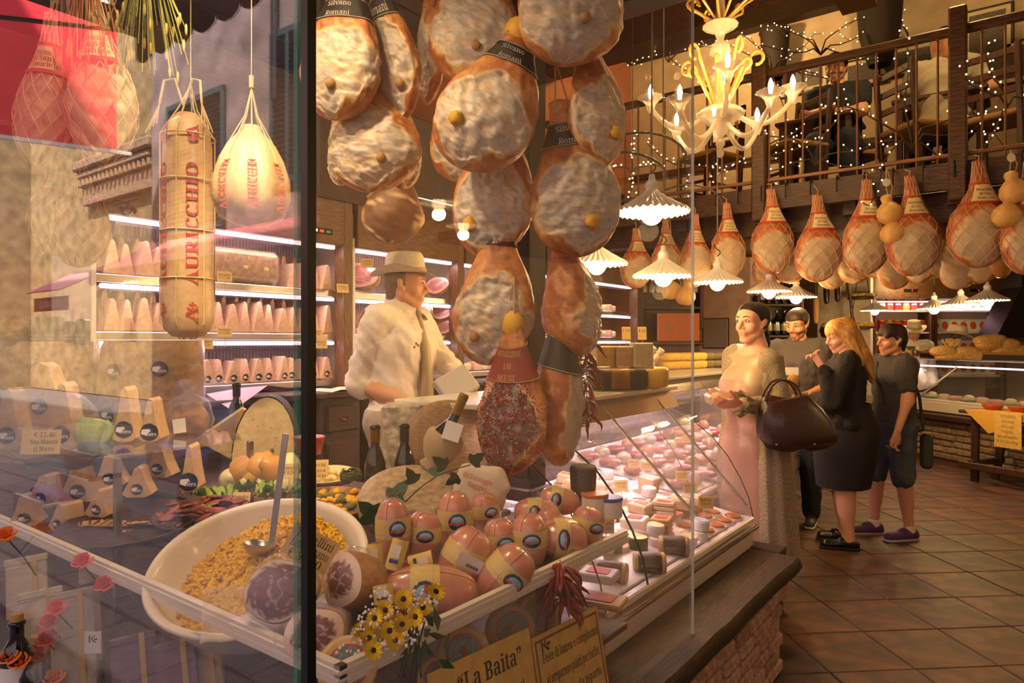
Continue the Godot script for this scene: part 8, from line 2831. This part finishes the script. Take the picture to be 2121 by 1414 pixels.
	part(lg, "diffuser", boxm(V(0.03, 0.1, 1.0), 0.01), M("hood strip light", "#fff0e0", 0.4, {"emit": "#fff0dc", "e": 3.0}), T(V(0, 0.08, 0)))
	part(lg, "housing", boxm(V(0.06, 0.03, 1.04), 0.005), mat_steel(), T(V(-0.03, 0.015, 0)))
	area(V(-3.25, 2.48, -3.5), Vector2(1.0, 0.1), Basis(Vector3.UP, PI / 2 + PI), Color(1, 0.92, 0.84), 0.35)
	var hm := thing("brown_ham", "dark brown smoked ham hanging in front of the timber hood", "ham", T(at(800, 505, 3.3), YAW, 0, -0.15))
	part(hm, "meat", ham_mesh(0.3, 0.4, 0.16, 33.0, "smoked", 24, 24), mat_ham())
	e = mb()
	e.bar(V(0, 0.39, 0), V(0, 2.97 - hm.position.y, 0), 0.003, 5)
	part(hm, "cord", e, M("hemp cord", "#b39a70"))
	var sc := thing("counter_scale", "grey angled price scale beside the serving man", "scale", T(at(945, 835, 3.05), YAW + 0.35))
	part(sc, "screen_housing", boxm(V(0.17, 0.13, 0.05), 0.006), M("grey enamel", "#b8b4b0", 0.4), T(V(0, 0.08, 0), 0, -0.5, 0.5))
	part(sc, "base", boxm(V(0.2, 0.05, 0.2), 0.01), M("grey enamel", "#b8b4b0"), T(V(0, -0.02, 0)))
	part(sc, "column", boxm(V(0.04, 0.1, 0.04), 0.004), mat_steel(), T(V(0, 0.03, 0)))
func case_goods() -> void:
	# inside the curved cheese counter: deck rises from the front to the back
	var kinds := ["white rind round", "boxed square cheese", "cream tub", "wrapped slice", "small flat cheese", "orange topped cup"]
	var cols := ["#e8dcc8", "#e0c49c", "#efe6dc", "#e4bc9c", "#ecdcc0", "#b8641c"]
	var meshes := [disc(0.055, 0.03, 0.3), boxm(V(0.085, 0.045, 0.085), 0.006), disc(0.036, 0.045, 0.15), boxm(V(0.11, 0.025, 0.07), 0.01), disc(0.042, 0.022, 0.4), disc(0.034, 0.03, 0.25)]
	var rows := 9
	for i in rows:
		for j in 13:
			var x := -1.10 - i * 0.083
			var z := -1.95 - j * 0.103 + (0.03 if i % 2 else 0.0)
			var y := 0.63 + i * 0.0145
			var k := int(absf(nz.get_noise_2d(i * 0.8, j * 0.55)) * 14.0) % 5
			if i < 2 and j > 8:
				k = 5
			if i < 2 and j < 6:
				continue
			var n := 1 + (1 if (k in [1, 4, 2] and rng.randf() < 0.6) else 0)
			for q in n:
				var hh: float = [0.03, 0.045, 0.045, 0.025, 0.022, 0.03][k]
				var t := thing("deck_cheese", "%s in the curved counter, row %s from the glass, %s along%s" % [kinds[k], ORD[i], ORD[j], ["", ", upper"][q]], "cheese", T(V(x + rnd(-0.01, 0.01), y + q * hh + (hh / 2 if k in [1, 3] else 0.0), z + rnd(-0.01, 0.01)), rnd(-0.4, 0.4), 0, -0.12), "goods on deck row %s" % ORD[i])
				part(t, "body", meshes[k], M("deck " + kinds[k], cols[k], 0.45, {"tex": "soft", "ts": 8.0, "coat": 0.3}))
				if q == n - 1 and k != 5:
					var m := mb()
					if k in [1, 3]:
						m.box(V(0, hh / 2 + 0.001, 0), V(0.055, 0.002, 0.04))
					else:
						m.lathe([[[0.04, 0, 0.032, 0, 0.03][k], hh + 0.0004], [[0.04, 0, 0.032, 0, 0.03][k], hh + 0.0015], [0.0, hh + 0.0015]], 16)
					part(t, "label", m, M("deck label %d" % ((i + j) % 5), ["#f2ead8", "#d86a50", "#e8d8a0", "#9ab0c4", "#f0e4d4"][(i + j) % 5], 0.5))
				elif k == 5:
					var m := mb()
					m.lathe([[0.037, -0.002], [0.042, 0.022], [0.039, 0.022], [0.034, 0.0]], 24, 0.05, 12)
					part(t, "paper_cup", m, M("white cup", "#e0d6c8", 0.6))
	# tins and dark rolls at the front left of the deck
	for q in [[1212, 1118, 0.036, "gold-lidded tin, left of the three"], [1270, 1128, 0.036, "gold-lidded tin, middle of the three"], [1322, 1120, 0.038, "gold-lidded tin, right of the three"]]:
		var t := thing("preserve_tin", q[3], "tin", T(on_y(q[0], q[1], 0.69)))
		part(t, "can", disc(q[2], 0.045, 0.08), M("green tin", "#4a4a38", 0.35, {"metal": 0.6}), T(V(0, -0.03, 0)))
		part(t, "lid", disc(q[2] * 0.92, 0.004, 0.2), M("gold lid", "#c8a84c", 0.3, {"metal": 0.8}), T(V(0, 0.014, 0)))
	for q in [[1265, 1185, 0.3, "dark labelled roll of bottarga, left of the pair"], [1345, 1165, 0.55, "dark labelled roll, right of the pair"], [1395, 1130, 0.5, "wrapped gorgonzola roll with print near the glass edge"]]:
		var t := thing("labelled_roll", q[3], "roll", T(on_y(q[0], q[1], 0.67), q[2]))
		var m := mb()
		m.xf = T(Vector3.ZERO, 0, 0, PI / 2)
		m.lathe([[0.0, -0.06], [0.034, -0.058], [0.038, -0.05], [0.038, 0.05], [0.034, 0.058], [0.0, 0.06]], 24)
		part(t, "roll", m, M("beige wrap", "#b89a68", 0.5))
		m = mb()
		m.xf = T(Vector3.ZERO, 0, 0, PI / 2)
		m.lathe([[0.0386, -0.042], [0.0386, 0.042]], 24)
		var b := part(t, "label", m, M("espresso label", "#3a2418", 0.4))
		m = mb()
		write(m, "BOTTARGA", 0.012, T(V(0, 0.0, 0.0392)), {"fit": 0.07})
		write(m, "di muggine", 0.009, T(V(0, -0.013, 0.037), 0, 0.35), {"fit": 0.06})
		part(b, "lettering", m, M("silver print", "#b0a890"))
	for q in [[1240, 1200, 0.12, 0.03, 0.09, "#d8d0c4", "white flat packet beside the dark rolls"], [1245, 1250, 0.14, 0.02, 0.1, "#b89468", "tan packet at the front left of the deck"], [1325, 1065, 0.1, 0.07, 0.05, "#d8b89c", "stack of small pink boxes, left stack"], [1375, 1075, 0.1, 0.08, 0.05, "#cdb48c", "stack of small tan boxes, right stack"], [1370, 1100, 0.08, 0.06, 0.08, "#d8a468", "orange square cheese near the box stacks"], [1315, 1095, 0.1, 0.05, 0.1, "#ecdcc8", "white drum cheese with orange seal near the tins"]]:
		var t := thing("deck_packet", q[6], "packet", T(on_y(q[0], q[1], 0.69), 0.2))
		var n := 4 if "stack" in q[6] else 1
		for k in n:
			part(t, "box", boxm(V(q[2], q[3] / n - 0.002, q[4]), 0.004), M("packet " + q[5], q[5], 0.5), T(V(0, (k + 0.5) * q[3] / n, 0)))
		part(t, "label", boxm(V(q[2] * 0.6, 0.001, q[4] * 0.6)), M("vermilion ring", "#c8482c"), T(V(0, q[3] + 0.001, 0)))
	# tall grey-crusted cheese and salmon tub at the left end
	var ash := mb()
	ash.lathe([[0.0, 0.0], [0.036, 0.0], [0.042, 0.06], [0.045, 0.12], [0.04, 0.13], [0.0, 0.13]], 20)
	solo("ash_cheese", "tall grey ash-crusted cheese drum at the left of the counter", "cheese", ash, M("ash crust", "#8c8478", 0.9, {"tex": "speck", "ts": 10.0}), T(at(1208, 1045, 2.25)))
	for q in [[1263, 1070, 0.04, "#4a66a8", "blue and white tub at the left of the counter"], [1232, 1062, 0.042, "#d07c3c", "orange rimmed tub at the left of the counter"]]:
		var t := thing("cheese_tub", q[4], "tub", T(at(q[0], q[1], 2.2)))
		part(t, "tub", disc(q[2], 0.06, 0.1), M("tub white", "#e4dcd0", 0.4))
		part(t, "rim", disc(q[2] * 1.05, 0.012, 0.2), M("tub " + q[3], q[3], 0.4), T(V(0, 0.054, 0)))
	# price cards on the deck
	for q in [[1287, 1005], [1178, 1005], [1312, 960], [1338, 965], [1412, 985], [1430, 1010], [1462, 1040], [1255, 1090], [1420, 910]]:
		price(on_y(q[0], q[1], 0.80), 0.6, "straw price card in the curved counter, %s" % ["by the pink rounds", "by the ash drum", "left of the slanting pair", "right of the slanting pair", "near the end frame", "behind the strut", "by the orange cups", "below the tubs", "near the far rods"][[1287, 1178, 1312, 1338, 1412, 1430, 1462, 1255, 1420].find(q[0])], 0.06, 0.05, ["Robiola", "€ 6,20"])
	# cheeses on the top shelf
	var tops := [[1250, 806, 0.05, 0.09, "#2a2622", "black-rinded cheese quarter, leftmost on the shelf"], [1275, 806, 0.05, 0.09, "#8a5a2c", "brown-rinded cheese quarter on the shelf"], [1307, 805, 0.07, 0.095, "#262422", "black waxed cheese with a nick on the shelf"], [1350, 802, 0.08, 0.095, "#c8a03c", "yellow cheese drum at the end of the shelf"]]
	for q in tops:
		var p := on_y(q[0], q[1], 1.247)
		solo("rind_cheese", q[5], "cheese", disc(q[3] * 0.85, 0.1, 0.2), M("rind " + q[4], q[4], 0.4, {"tex": "soft", "ts": 6.0}), T(p))
	for q in [[1250, 755, 0.085, 0.1, "#c8a458", "yellow cheese cut with pale sides on the black rind"], [1293, 760, 0.09, 0.1, "#c4a878", "tan cheese block standing on the black waxed cheese"], [1328, 756, 0.09, 0.115, "#d8cc98", "pale yellow cheese block on the shelf drum"]]:
		var p := at(q[0], q[1], 3.05)
		var t := thing("cheese_block", q[5], "cheese", T(V(p.x, 1.35, p.z), YAW + 0.2))
		part(t, "paste", boxm(V(q[2], q[3], 0.07), 0.005), M("block " + q[4], q[4], 0.5, {"tex": "soft", "ts": 6.0}), T(V(0, q[3] / 2, 0)))
		part(t, "rind", boxm(V(q[2] + 0.004, 0.012, 0.074), 0.004), M("wedge rind", "#b98a58"), T(V(0, 0.005, 0)))
	price(at(1330, 690, 3.1), YAW, "tall straw price card above the pale yellow block", 0.04, 0.06, ["€ 24"])
	price(at(1297, 690, 3.1), YAW, "straw price card above the tan block", 0.04, 0.06, ["€ 19"])
	var gar := thing("garlic_braid", "braid of pale garlic heads on the shelf", "garlic", T(at(1358, 745, 3.4), YAW))
	for k in 9:
		var m := mb()
		m.lathe([[0.0, -0.018], [0.016, -0.012], [0.02, 0.0], [0.012, 0.014], [0.003, 0.024], [0.0, 0.03]], 12, 0.08, 6)
		part(gar, "head", m, M("garlic skin", "#d8c4ac", 0.7), T(V(rnd(-0.03, 0.03), -0.06 + k * 0.014, rnd(-0.02, 0.02)), rnd(0, 6), rnd(-0.6, 0.6)))
	# far shelf: yellow wheels and green-black ones
	for k in 18:
		var px := 1385.0 + (k % 9) * 14.0
		var up := k / 9
		var p := on_y(px, 764 - (k % 9) * 0.6, 1.25)
		solo("shelf_cheese", "%s cheese wheel on the second counter, %s from the pale block, %s" % ["yellow" if k % 9 < 6 else "dark grey", ORD[k % 9], ["lower", "upper"][up]], "cheese", disc(0.085, 0.065, 0.3), M("shelf yellow", "#d8b050", 0.5, {"tex": "soft", "ts": 6.0}) if k % 9 < 6 else M("shelf grey", "#6e644c", 0.6, {"tex": "soft", "ts": 6.0}), T(V(p.x - 0.05, 1.247 + up * 0.066, p.z)), "cheese wheels on the second counter")
	# meats in the second counter
	for k in 60:
		var i := k / 12
		var j := k % 12
		var m := mb()
		var key := "meat%d" % (k % 4)
		if not cache.has(key):
			m.ball(Vector3.ZERO, [V(0.07, 0.03, 0.05), V(0.05, 0.04, 0.05), V(0.08, 0.022, 0.06), V(0.06, 0.05, 0.04)][k % 4], 14, 8)
			cache[key] = m.done()
		solo("deli_meat", "%s in the second counter, row %s from the glass, %s along" % [["pink sliced ham mound", "white fat roll", "red sausage meat tray", "pale roast"][k % 4], ORD[i], ORD[j]], "meat", cache[key], M("deli meat %d" % (k % 4), ["#d88a7c", "#e0ccb4", "#b04834", "#c89870"][k % 4], 0.4, {"tex": "blotch", "ts": 8.0, "coat": 0.3}), T(V(-1.52 - i * 0.15, 0.68 + i * 0.024, -3.6 - j * 0.17), rnd(0, 3)), "meats in the second counter, row %s" % ORD[i])
# ---------- the far end of the shop --------------------------------------------------------------
func far_shop() -> void:
	var white := M("far plaster", "#e4d8c0", 0.9, {"tex": "soft", "ts": 0.8})
	slab("wall_partition", V(-3.9, 0, -8.6), V(-2.6, 2.5, -8.4), white)
	# curved counter on a rubble stone base
	var A := on_y(1890, 938, 0.0)
	var B := on_y(2121, 985, 0.0)
	var dir := (B - A).normalized()
	var C := A - dir * 3.0
	var len_ := C.distance_to(B) + 0.4
	var yaw := atan2(-dir.z, dir.x)
	var out := dir.cross(Vector3.UP) * -1.0
	if out.dot(EYE - A) < 0:
		out = -out
	var org := Transform3D(Basis(dir, Vector3.UP, out), C)
	var base := thing("stone_counter", "far bread and salad counter on a rubble stone base", "display counter", org)
	part(base, "core", boxm(V(len_, 0.5, 0.7)), M("counter mortar", "#8a7458", 0.95), T(V(len_ / 2, 0.25, -0.38)))
	var st := []
	for k in 4:
		st.append(M("rubble %d" % k, ["#b89a70", "#c4a880", "#a88a64", "#bc9e78"][k], 0.9, {"tex": "blotch", "ts": 3.0, "nm": "fine", "ns": 0.6}))
	for r in 6:
		var x := 0.0
		while x < len_:
			var l := snappedf(rnd(0.16, 0.4), 0.06)
			part(base, "stone", boxm(V(l - 0.012, 0.07, 0.05), 0.016), st[rng.randi() % 4], T(V(x + l / 2, 0.04 + r * 0.08, -0.02 + rnd(-0.012, 0.012)), 0, 0, rnd(-0.04, 0.04)))
			x += l
	part(base, "plank", boxm(V(len_, 0.07, 0.5), 0.01), mat_woodx(), T(V(len_ / 2, 0.53, -0.12)))
	part(base, "case_front", boxm(V(len_, 0.13, 0.6), 0.01), M("counter cream enamel", "#cfc4b2"), T(V(len_ / 2, 0.64, -0.33)))
	part(base, "deck", boxm(V(len_, 0.02, 0.55)), M("white deck", "#d9d2cc"), T(V(len_ / 2, 0.72, -0.36)))
	var gm := mb()
	var rings := []
	for p in [[0.0, 0.71], [-0.03, 0.85], [-0.1, 0.98], [-0.22, 1.1], [-0.40, 1.22]]:
		rings.append(PackedVector3Array([V(0, p[1], p[0] - 0.04), V(len_, p[1], p[0] - 0.04)]))
	gm.loft(rings, false)
	part(base, "curved_pane", gm, mat_glass())
	part(base, "top_shelf", boxm(V(len_, 0.03, 0.5), 0.006), M("white counter frame", "#ddd3c4"), T(V(len_ / 2, 1.235, -0.7)))
	part(base, "tube_light", boxm(V(len_ * 0.9, 0.02, 0.03)), M("cold tube light", "#fff4fa"), T(V(len_ / 2, 1.14, -0.45)))
	area(org * V(len_ / 2, 1.1, -0.45), Vector2(len_ * 0.9, 0.05), org.basis * Basis(Vector3.RIGHT, -PI / 2), Color(1, 0.9, 0.85), 2.2)
	for k in 3:
		var bm := mb()
		bm.bar(V(1.2 + k * 0.9, 0.74, -0.1), V(1.5 + k * 0.9, 1.14, -0.4), 0.012, 8)
		part(base, "strut", bm, mat_steel())
	# salads and meats on its deck
	for k in 36:
		var m := mb()
		var key := "salad%d" % (k % 3)
		if not cache.has(key):
			m.ball(Vector3.ZERO, [V(0.09, 0.035, 0.07), V(0.07, 0.05, 0.06), V(0.1, 0.025, 0.08)][k % 3], 12, 6)
			cache[key] = m.done()
		solo("salad_tray", "%s on the far counter deck, %s along" % [["heap of pink cold meat", "mound of pale cheese", "tray of green salad"][k % 3], ORD[k / 2]], "food", cache[key], M("far food %d" % (k % 3), ["#d08468", "#d8b880", "#8a9a3c"][k % 3], 0.5, {"tex": "blotch", "ts": 8.0}), T(org * V(1.2 + (k / 2) * 0.19, 0.75, -0.2 - 0.2 * (k % 2)), yaw), "cold food on the far counter")
	# bread on the shelf
	var bask := thing("bread_basket", "long wicker basket holding the bread loaves", "basket", T(at(2040, 743, 8.5), yaw))
	part(bask, "tray", boxm(V(1.7, 0.06, 0.34), 0.01), M("dark wicker", "#3a2818"), T(V(0, 0.03, 0)))
	part(bask, "front_rim", boxm(V(1.7, 0.03, 0.03), 0.008), M("basket rim", "#7a5228", 0.8), T(V(0, 0.07, 0.17)))
	for q in [[1955, 728, 60, 26], [2000, 730, 70, 26], [2050, 712, 62, 30], [2090, 714, 50, 28], [2085, 727, 70, 26], [2020, 735, 76, 22], [2060, 702, 50, 20], [2045, 706, 60, 26], [2112, 728, 50, 28], [1970, 738, 70, 18], [2080, 738, 70, 20]]:
		var m := mb()
		var d := 8.4
		m.ball(Vector3.ZERO, V(q[2] * d / F * 0.5, q[3] * d / F * 0.5, 0.07), 18, 10)
		var t := thing("bread_loaf", "golden oval loaf in the basket, %s in the heap" % ORD[maxi(0, taken.get("bread_loaf", 0))], "bread", T(at(q[0], q[1], d), YAW, 0, rnd(-0.1, 0.1)), "loaves in the basket")
		part(t, "crust", m, M("golden crust", "#e4b464", 0.7, {"tex": "blotch", "ts": 5.0}))
	var bs := thing("breadstick_basket", "square wicker basket of breadsticks", "basket", T(at(1968, 741, 9.0), yaw))
	part(bs, "basket", boxm(V(0.26, 0.14, 0.2), 0.02), M("brown wicker", "#7a5830", 0.8, {"tex": "speck", "ts": 9.0}), T(V(0, 0.07, 0)))
	for k in 16:
		part(bs, "breadstick", boxm(V(0.015, 0.16, 0.015), 0.004), M("breadstick", "#d8b878", 0.7), T(V(rnd(-0.1, 0.1), 0.18, rnd(-0.06, 0.06)), 0, rnd(-0.4, 0.4), rnd(-0.6, 0.6)))
	for k in 5:
		solo("counter_jar", "small jar beside the breadsticks, %s from the boy" % ORD[k], "jar", disc(0.04, 0.09, 0.15), M("amber jar %d" % (k % 2), ["#c89a30", "#6a5030"][k % 2], 0.2), T(at(1882 + k * 14, 738, 9.35)))
	var scl := thing("till", "white cash till in front of the far serving man", "till", T(at(1898, 737, 9.5), yaw))
	part(scl, "housing", boxm(V(0.26, 0.16, 0.2), 0.02), M("far enamel", "#d8d0c0", 0.4), T(V(0, 0.08, 0)))
	part(scl, "display", boxm(V(0.18, 0.05, 0.01)), M("olive display", "#6a6a30", 0.3), T(V(0, 0.11, 0.105)))
	# refrigerated wall units at the back
	var oak := M("far oak", "#7a5530", 0.5, {"tex": "wood", "ts": V(1.0, 8, 8)})
	for u in 2:
		var p := at([1868, 2005][u], 707, 10.1)
		var w: float = [0.84, 0.98][u]
		var t := thing("back_fridge", ["glass-fronted cabinet of preserves jars at the back", "glass-fronted cabinet of packed salami slices at the back"][u], "fridge", T(V(p.x, 0, p.z), YAW))
		part(t, "back_panel", boxm(V(w, 1.2, 0.04)), M("fridge back", "#b9a2b4"), T(V(0, 1.5, -0.3)))
		part(t, "fascia", boxm(V(w + 0.1, 0.34, 0.1), 0.01), oak, T(V(0, 2.27, 0)))
		part(t, "display_strip", boxm(V(0.2, 0.04, 0.01)), M("black display", "#141210"), T(V(0.1, 2.22, 0.055)))
		part(t, "display_light", boxm(V(0.02, 0.02, 0.005)), M("display digit 1", "#222222"), T(V(0.12, 2.22, 0.06)))
		for s in [-1, 1]:
			part(t, "side_post", boxm(V(0.08, 2.1, 0.36), 0.01), mat_wood(), T(V(s * (w / 2 + 0.02), 1.05, -0.14)))
		part(t, "tube_light", boxm(V(w * 0.95, 0.02, 0.03)), M("cold tube light", "#fff4fa"), T(V(0, 2.06, -0.02)))
		area(V(p.x, 2.03, p.z) + V(0, 0, 0), Vector2(w * 0.9, 0.05), Basis(Vector3.UP, YAW) * Basis(Vector3.RIGHT, -PI / 2 + 0.4), Color(1, 0.85, 0.92), 1.6)
		for r in 4:
			var y := 0.96 + r * 0.32
			part(t, "shelf", boxm(V(w, 0.025, 0.28)), M("white counter frame", "#ddd3c4"), T(V(0, y, -0.14)))
			for k in 7:
				var x: float = -w / 2 + (k + 0.5) * w / 7
				if u == 0:
					var jar := thing("preserve_jar", "%s jar on shelf %s of the back cabinet, %s along" % ["dark red pepper" if r > 1 else "mixed pickle", ORD[r], ORD[k]], "jar", t.transform * T(V(x, y + 0.0125, -0.12)), "preserve jars")
					part(jar, "glass", disc(0.058, 0.16, 0.12), M("pickle %d" % ((k + r) % 3), ["#7c1a14", "#6e5a24", "#8a2a18"][(k + r) % 3] if r < 2 else ["#8c1c18", "#701410", "#8c1c18"][(k + r) % 3], 0.15))
					part(jar, "lid", disc(0.05, 0.02, 0.2), M("brass lid", "#a88a48", 0.4, {"metal": 0.6}), T(V(0, 0.16, 0)))
				else:
					var pk := thing("salami_pack", "clear pack of red sliced salami on shelf %s, %s along" % [ORD[r], ORD[k]], "packet", t.transform * T(V(x, y + 0.11, -0.1), 0, -0.15), "salami packs")
					part(pk, "card", boxm(V(0.14, 0.19, 0.008)), M("pack white", "#d0dcd4", 0.4))
					var m := mb()
					m.ball(V(0, 0, 0.006), V(0.05, 0.06, 0.008), 12, 6)
					part(pk, "slices", m, M("salami red", "#c84c2c", 0.5))
	# black oven hood at the right edge
	var hood := thing("oven_hood", "black sloping oven hood at the right edge", "hood", T(at(2105, 640, 9.4), YAW))
	var hm := mb()
	hm.ext(PackedVector2Array([Vector2(-0.35, -0.4), Vector2(0.7, -0.4), Vector2(0.7, 1.2), Vector2(0.02, 1.2), Vector2(0.0, 0.3)]), -0.3, 0.1)
	part(hood, "hood", hm, M("black sheet steel", "#1e1814", 0.4, {"metal": 0.5}))
	part(hood, "lip", boxm(V(1.06, 0.05, 0.44), 0.008), mat_wood(), T(V(0.17, -0.42, -0.1)))
	# sawhorse table with terracotta dishes
	var P := on_y(2041, 1004, 0.0)
	var tb := thing("trestle_table", "dark trestle table with yellow cloth and terracotta dishes", "table", T(P + V(0.32, 0, -0.1), yaw + 0.15))
	part(tb, "top", boxm(V(0.95, 0.035, 0.6), 0.006), mat_woodx(), T(V(0, 0.735, 0)))
	for s in [-1, 1]:
		for q in [-1, 1]:
			part(tb, "leg", boxm(V(0.07, 0.78, 0.05), 0.006), mat_wood(), T(V(s * 0.36, 0.36, q * 0.2), 0, q * 0.12, s * 0.1))
		part(tb, "stretcher", boxm(V(0.06, 0.06, 0.5), 0.006), mat_wood(), T(V(s * 0.38, 0.2, 0)))
	part(tb, "crossbar", boxm(V(1.0, 0.07, 0.05), 0.006), mat_wood(), T(V(0, 0.17, 0.24)))
	part(tb, "cloth", boxm(V(0.6, 0.004, 0.55)), M("yellow cloth", "#c8983c", 0.85), T(V(-0.1, 0.756, 0.03)))
	var cl := mb()
	cl.ext(PackedVector2Array([Vector2(-0.4, 0), Vector2(0.25, 0), Vector2(0.1, -0.12), Vector2(-0.15, -0.22)]), 0.302, 0.306)
	part(tb, "cloth_drop", cl, M("yellow cloth", "#c8983c"), T(V(0, 0.756, 0)))
	var nt := thing("menu_notice", "yellow printed notice hanging from the trestle table", "notice", tb.transform * T(V(0.05, 0.6, 0.325)))
	part(nt, "sheet", boxm(V(0.26, 0.36, 0.003)), M("amber card", "#c9a04a"))
	var wr := mb()
	for k in 6:
		write(wr, ["VENERDI", "Polenta", "Baccalà", "Trippa", "alla parmigiana", "€ 12,00 al kg"][k], 0.034, T(V(0, 0.13 - k * 0.05, 0.002)), {"italic": k > 0, "fit": 0.2})
	part(nt, "lettering", wr, M("brown ink", "#2e1c10"))
	for k in 3:
		var d := mb()
		d.lathe([[0.0, 0.0], [0.07, 0.0], [0.1, 0.05], [0.105, 0.055], [0.095, 0.05], [0.0, 0.02]], 24)
		var t := thing("terracotta_dish", "glazed terracotta dish on the trestle table, %s from the boy" % ORD[k], "dish", tb.transform * T(V(-0.28 + k * 0.26, 0.76, 0.05)))
		part(t, "dish", d, M("orange terracotta", "#b0501c", 0.3))
		part(t, "filling", disc(0.09, 0.03, 0.4), M("tomato gratin", "#a8401c", 0.4), T(V(0, 0.02, 0)))
	# wine shelf behind the bearded man
	var ws := thing("wine_rack", "open wine shelf with dark bottles behind the bearded man", "shelf", T(at(1606, 707, 8.0) * V(1, 0, 1), YAW))
	for s in [-1, 1]:
		part(ws, "side", boxm(V(0.04, 2.0, 0.3), 0.006), mat_wood(), T(V(s * 0.25, 1.0, 0)))
	part(ws, "back", boxm(V(0.5, 2.0, 0.02)), mat_wood(), T(V(0, 1.0, -0.14)))
	for r in 5:
		part(ws, "shelf", boxm(V(0.46, 0.025, 0.28)), mat_woodx(), T(V(0, 0.45 + r * 0.36, 0)))
		for k in 5:
			var b := thing("rack_bottle", "dark wine bottle on rack shelf %s, %s from the lamp side" % [ORD[r], ORD[k]], "bottle", ws.transform * T(V(-0.18 + k * 0.09, 0.465 + r * 0.36, 0.04)), "bottles on the wine rack")
			part(b, "glass", bottle(0.036, 0.3, 0.014), M("dark green glass", "#12130c"))
			var m := mb()
			m.lathe([[0.0366, 0.05], [0.0366, 0.13]], 14)
			part(b, "label", m, M(["white card", "cream label"][k % 2], ["#d8d4cc", "#dcc590"][k % 2]))
	# plain wall panel, terracotta counter and dark rack left of the woman's head
	slab("wall_pale_panel", on_z(1440, 800, -8.2) * V(1, 0, 1), V(on_z(1565, 700, -8.2).x, 2.45, -8.0), M("pinkish plaster", "#d8b8a4", 0.9, {"tex": "soft", "ts": 0.8}))
	var tc := thing("terracotta_counter", "terracotta painted bar counter behind the cheese shelf", "counter", T(at(1405, 700, 7.2) * V(1, 0, 1), YAW))
	part(tc, "front", boxm(V(0.44, 0.3, 0.05), 0.01), M("terracotta paint", "#b4602c", 0.7), T(V(0, 1.62, 0)))
	part(tc, "ledge", boxm(V(0.5, 0.04, 0.3), 0.01), mat_woodx(), T(V(0, 1.45, -0.1)))
	part(tc, "plinth", boxm(V(0.46, 1.44, 0.24), 0.01), mat_wood(), T(V(0, 0.72, -0.12)))
	part(tc, "plate", boxm(V(0.07, 0.03, 0.01)), M("black display", "#141210"), T(V(-0.1, 1.62, 0.03)))
	var rk := thing("glass_rack", "dark wooden rack of hanging wine glasses behind the counter", "rack", T(at(1385, 620, 7.6), YAW))
	part(rk, "back", boxm(V(0.66, 0.66, 0.03)), mat_wood(), T(V(0, 0, -0.15)))
	for s in [-1, 1]:
		part(rk, "side", boxm(V(0.04, 0.66, 0.3), 0.006), mat_wood(), T(V(s * 0.33, 0, 0)))
	for k in 2:
		part(rk, "shelf", boxm(V(0.66, 0.025, 0.28)), mat_woodx(), T(V(0, -0.1 + k * 0.36, 0)))
	for k in 8:
		var m := mb()
		m.lathe([[0.0, 0.0], [0.03, 0.0], [0.004, -0.01], [0.004, -0.07], [0.03, -0.1], [0.034, -0.14], [0.028, -0.17], [0.0265, -0.17], [0.032, -0.14], [0.028, -0.102], [0.0, -0.08]], 14)
		solo("wine_glass", "upturned wine glass hanging on the rack, %s along" % ORD[k], "glass", m, M("blown glass", "#fff2da"), rk.transform * T(V(-0.28 + k * 0.08, 0.245, 0.05)), "hanging wine glasses")
	var prt := thing("wall_print", "pale speckled print on the pinkish wall beside the woman's face", "picture", T(on_z(1482, 690, -7.96)))
	part(prt, "sheet", boxm(V(0.3, 0.34, 0.02), 0.004), M("speckled print", "#c8b4a0", 0.8, {"tex": "speck", "ts": 6.0}))
	part(prt, "frame", boxm(V(0.32, 0.36, 0.012)), M("black frame", "#241a14"), T(V(0, 0, -0.008)))
	# two-tier hanging shelf, straps and small things on the white wall
	slab("wall_white_pier", on_z(1700, 700, -11.2) * V(1, 0, 1), V(on_z(1808, 700, -11.2).x, 2.5, -11.0), white)
	var hs := thing("hanging_shelf", "two-tier hanging dark shelf with small cheeses on the white wall", "shelf", T(at(1786, 640, 9.6), YAW))
	for k in 2:
		part(hs, "tray", disc(0.19, 0.025, 0.2), mat_wood(), T(V(0, [-0.27, 0.14][k], 0)))
		for q in 4:
			part(hs, "small_cheese", disc(0.05, 0.06, 0.3), M("shelf yellow", "#d8b050"), T(V(-0.1 + q * 0.065, [-0.245, 0.165][k], 0.03 * (q % 2))))
	var sm := mb()
	for s in [-1, 1]:
		sm.bar(V(s * 0.17, -0.27, 0), V(0, 0.9, 0), 0.005, 5)
	part(hs, "rope", sm, M("dark wire", "#2a2622"))
	var strap := mb()
	strap.tube(PackedVector3Array([at(1755, 585, 9.4), at(1762, 620, 9.4), at(1765, 655, 9.4), at(1772, 672, 9.4)]), 0.02, 6)
	solo("leather_strap", "long dark leather strap hanging on the white wall", "strap", strap, M("dark brown leather", "#3a2520"))
	for k in 3:
		var s := at([1712, 1735, 1690][k], [600, 595, 640][k], 9.3)
		var t := thing("hanging_salami", "dark cured sausage hanging by the white wall, %s" % ["middle", "nearest the strap", "lowest and palest"][k], "salami", T(s, YAW))
		var m := mb()
		m.lathe([[0.0, -0.2], [0.03, -0.18], [0.04, -0.1], [0.04, 0.1], [0.025, 0.18], [0.0, 0.2]], 12)
		part(t, "meat", m, M("dark smoked skin", "#2c1a10") if k < 2 else M("pale casing", "#b89058", 0.6))
		m = mb()
		m.bar(V(0, 0.19, 0), V(0, 4.9 - s.y, 0), 0.003, 4)
		part(t, "cord", m, M("hemp cord", "#b39a70"))
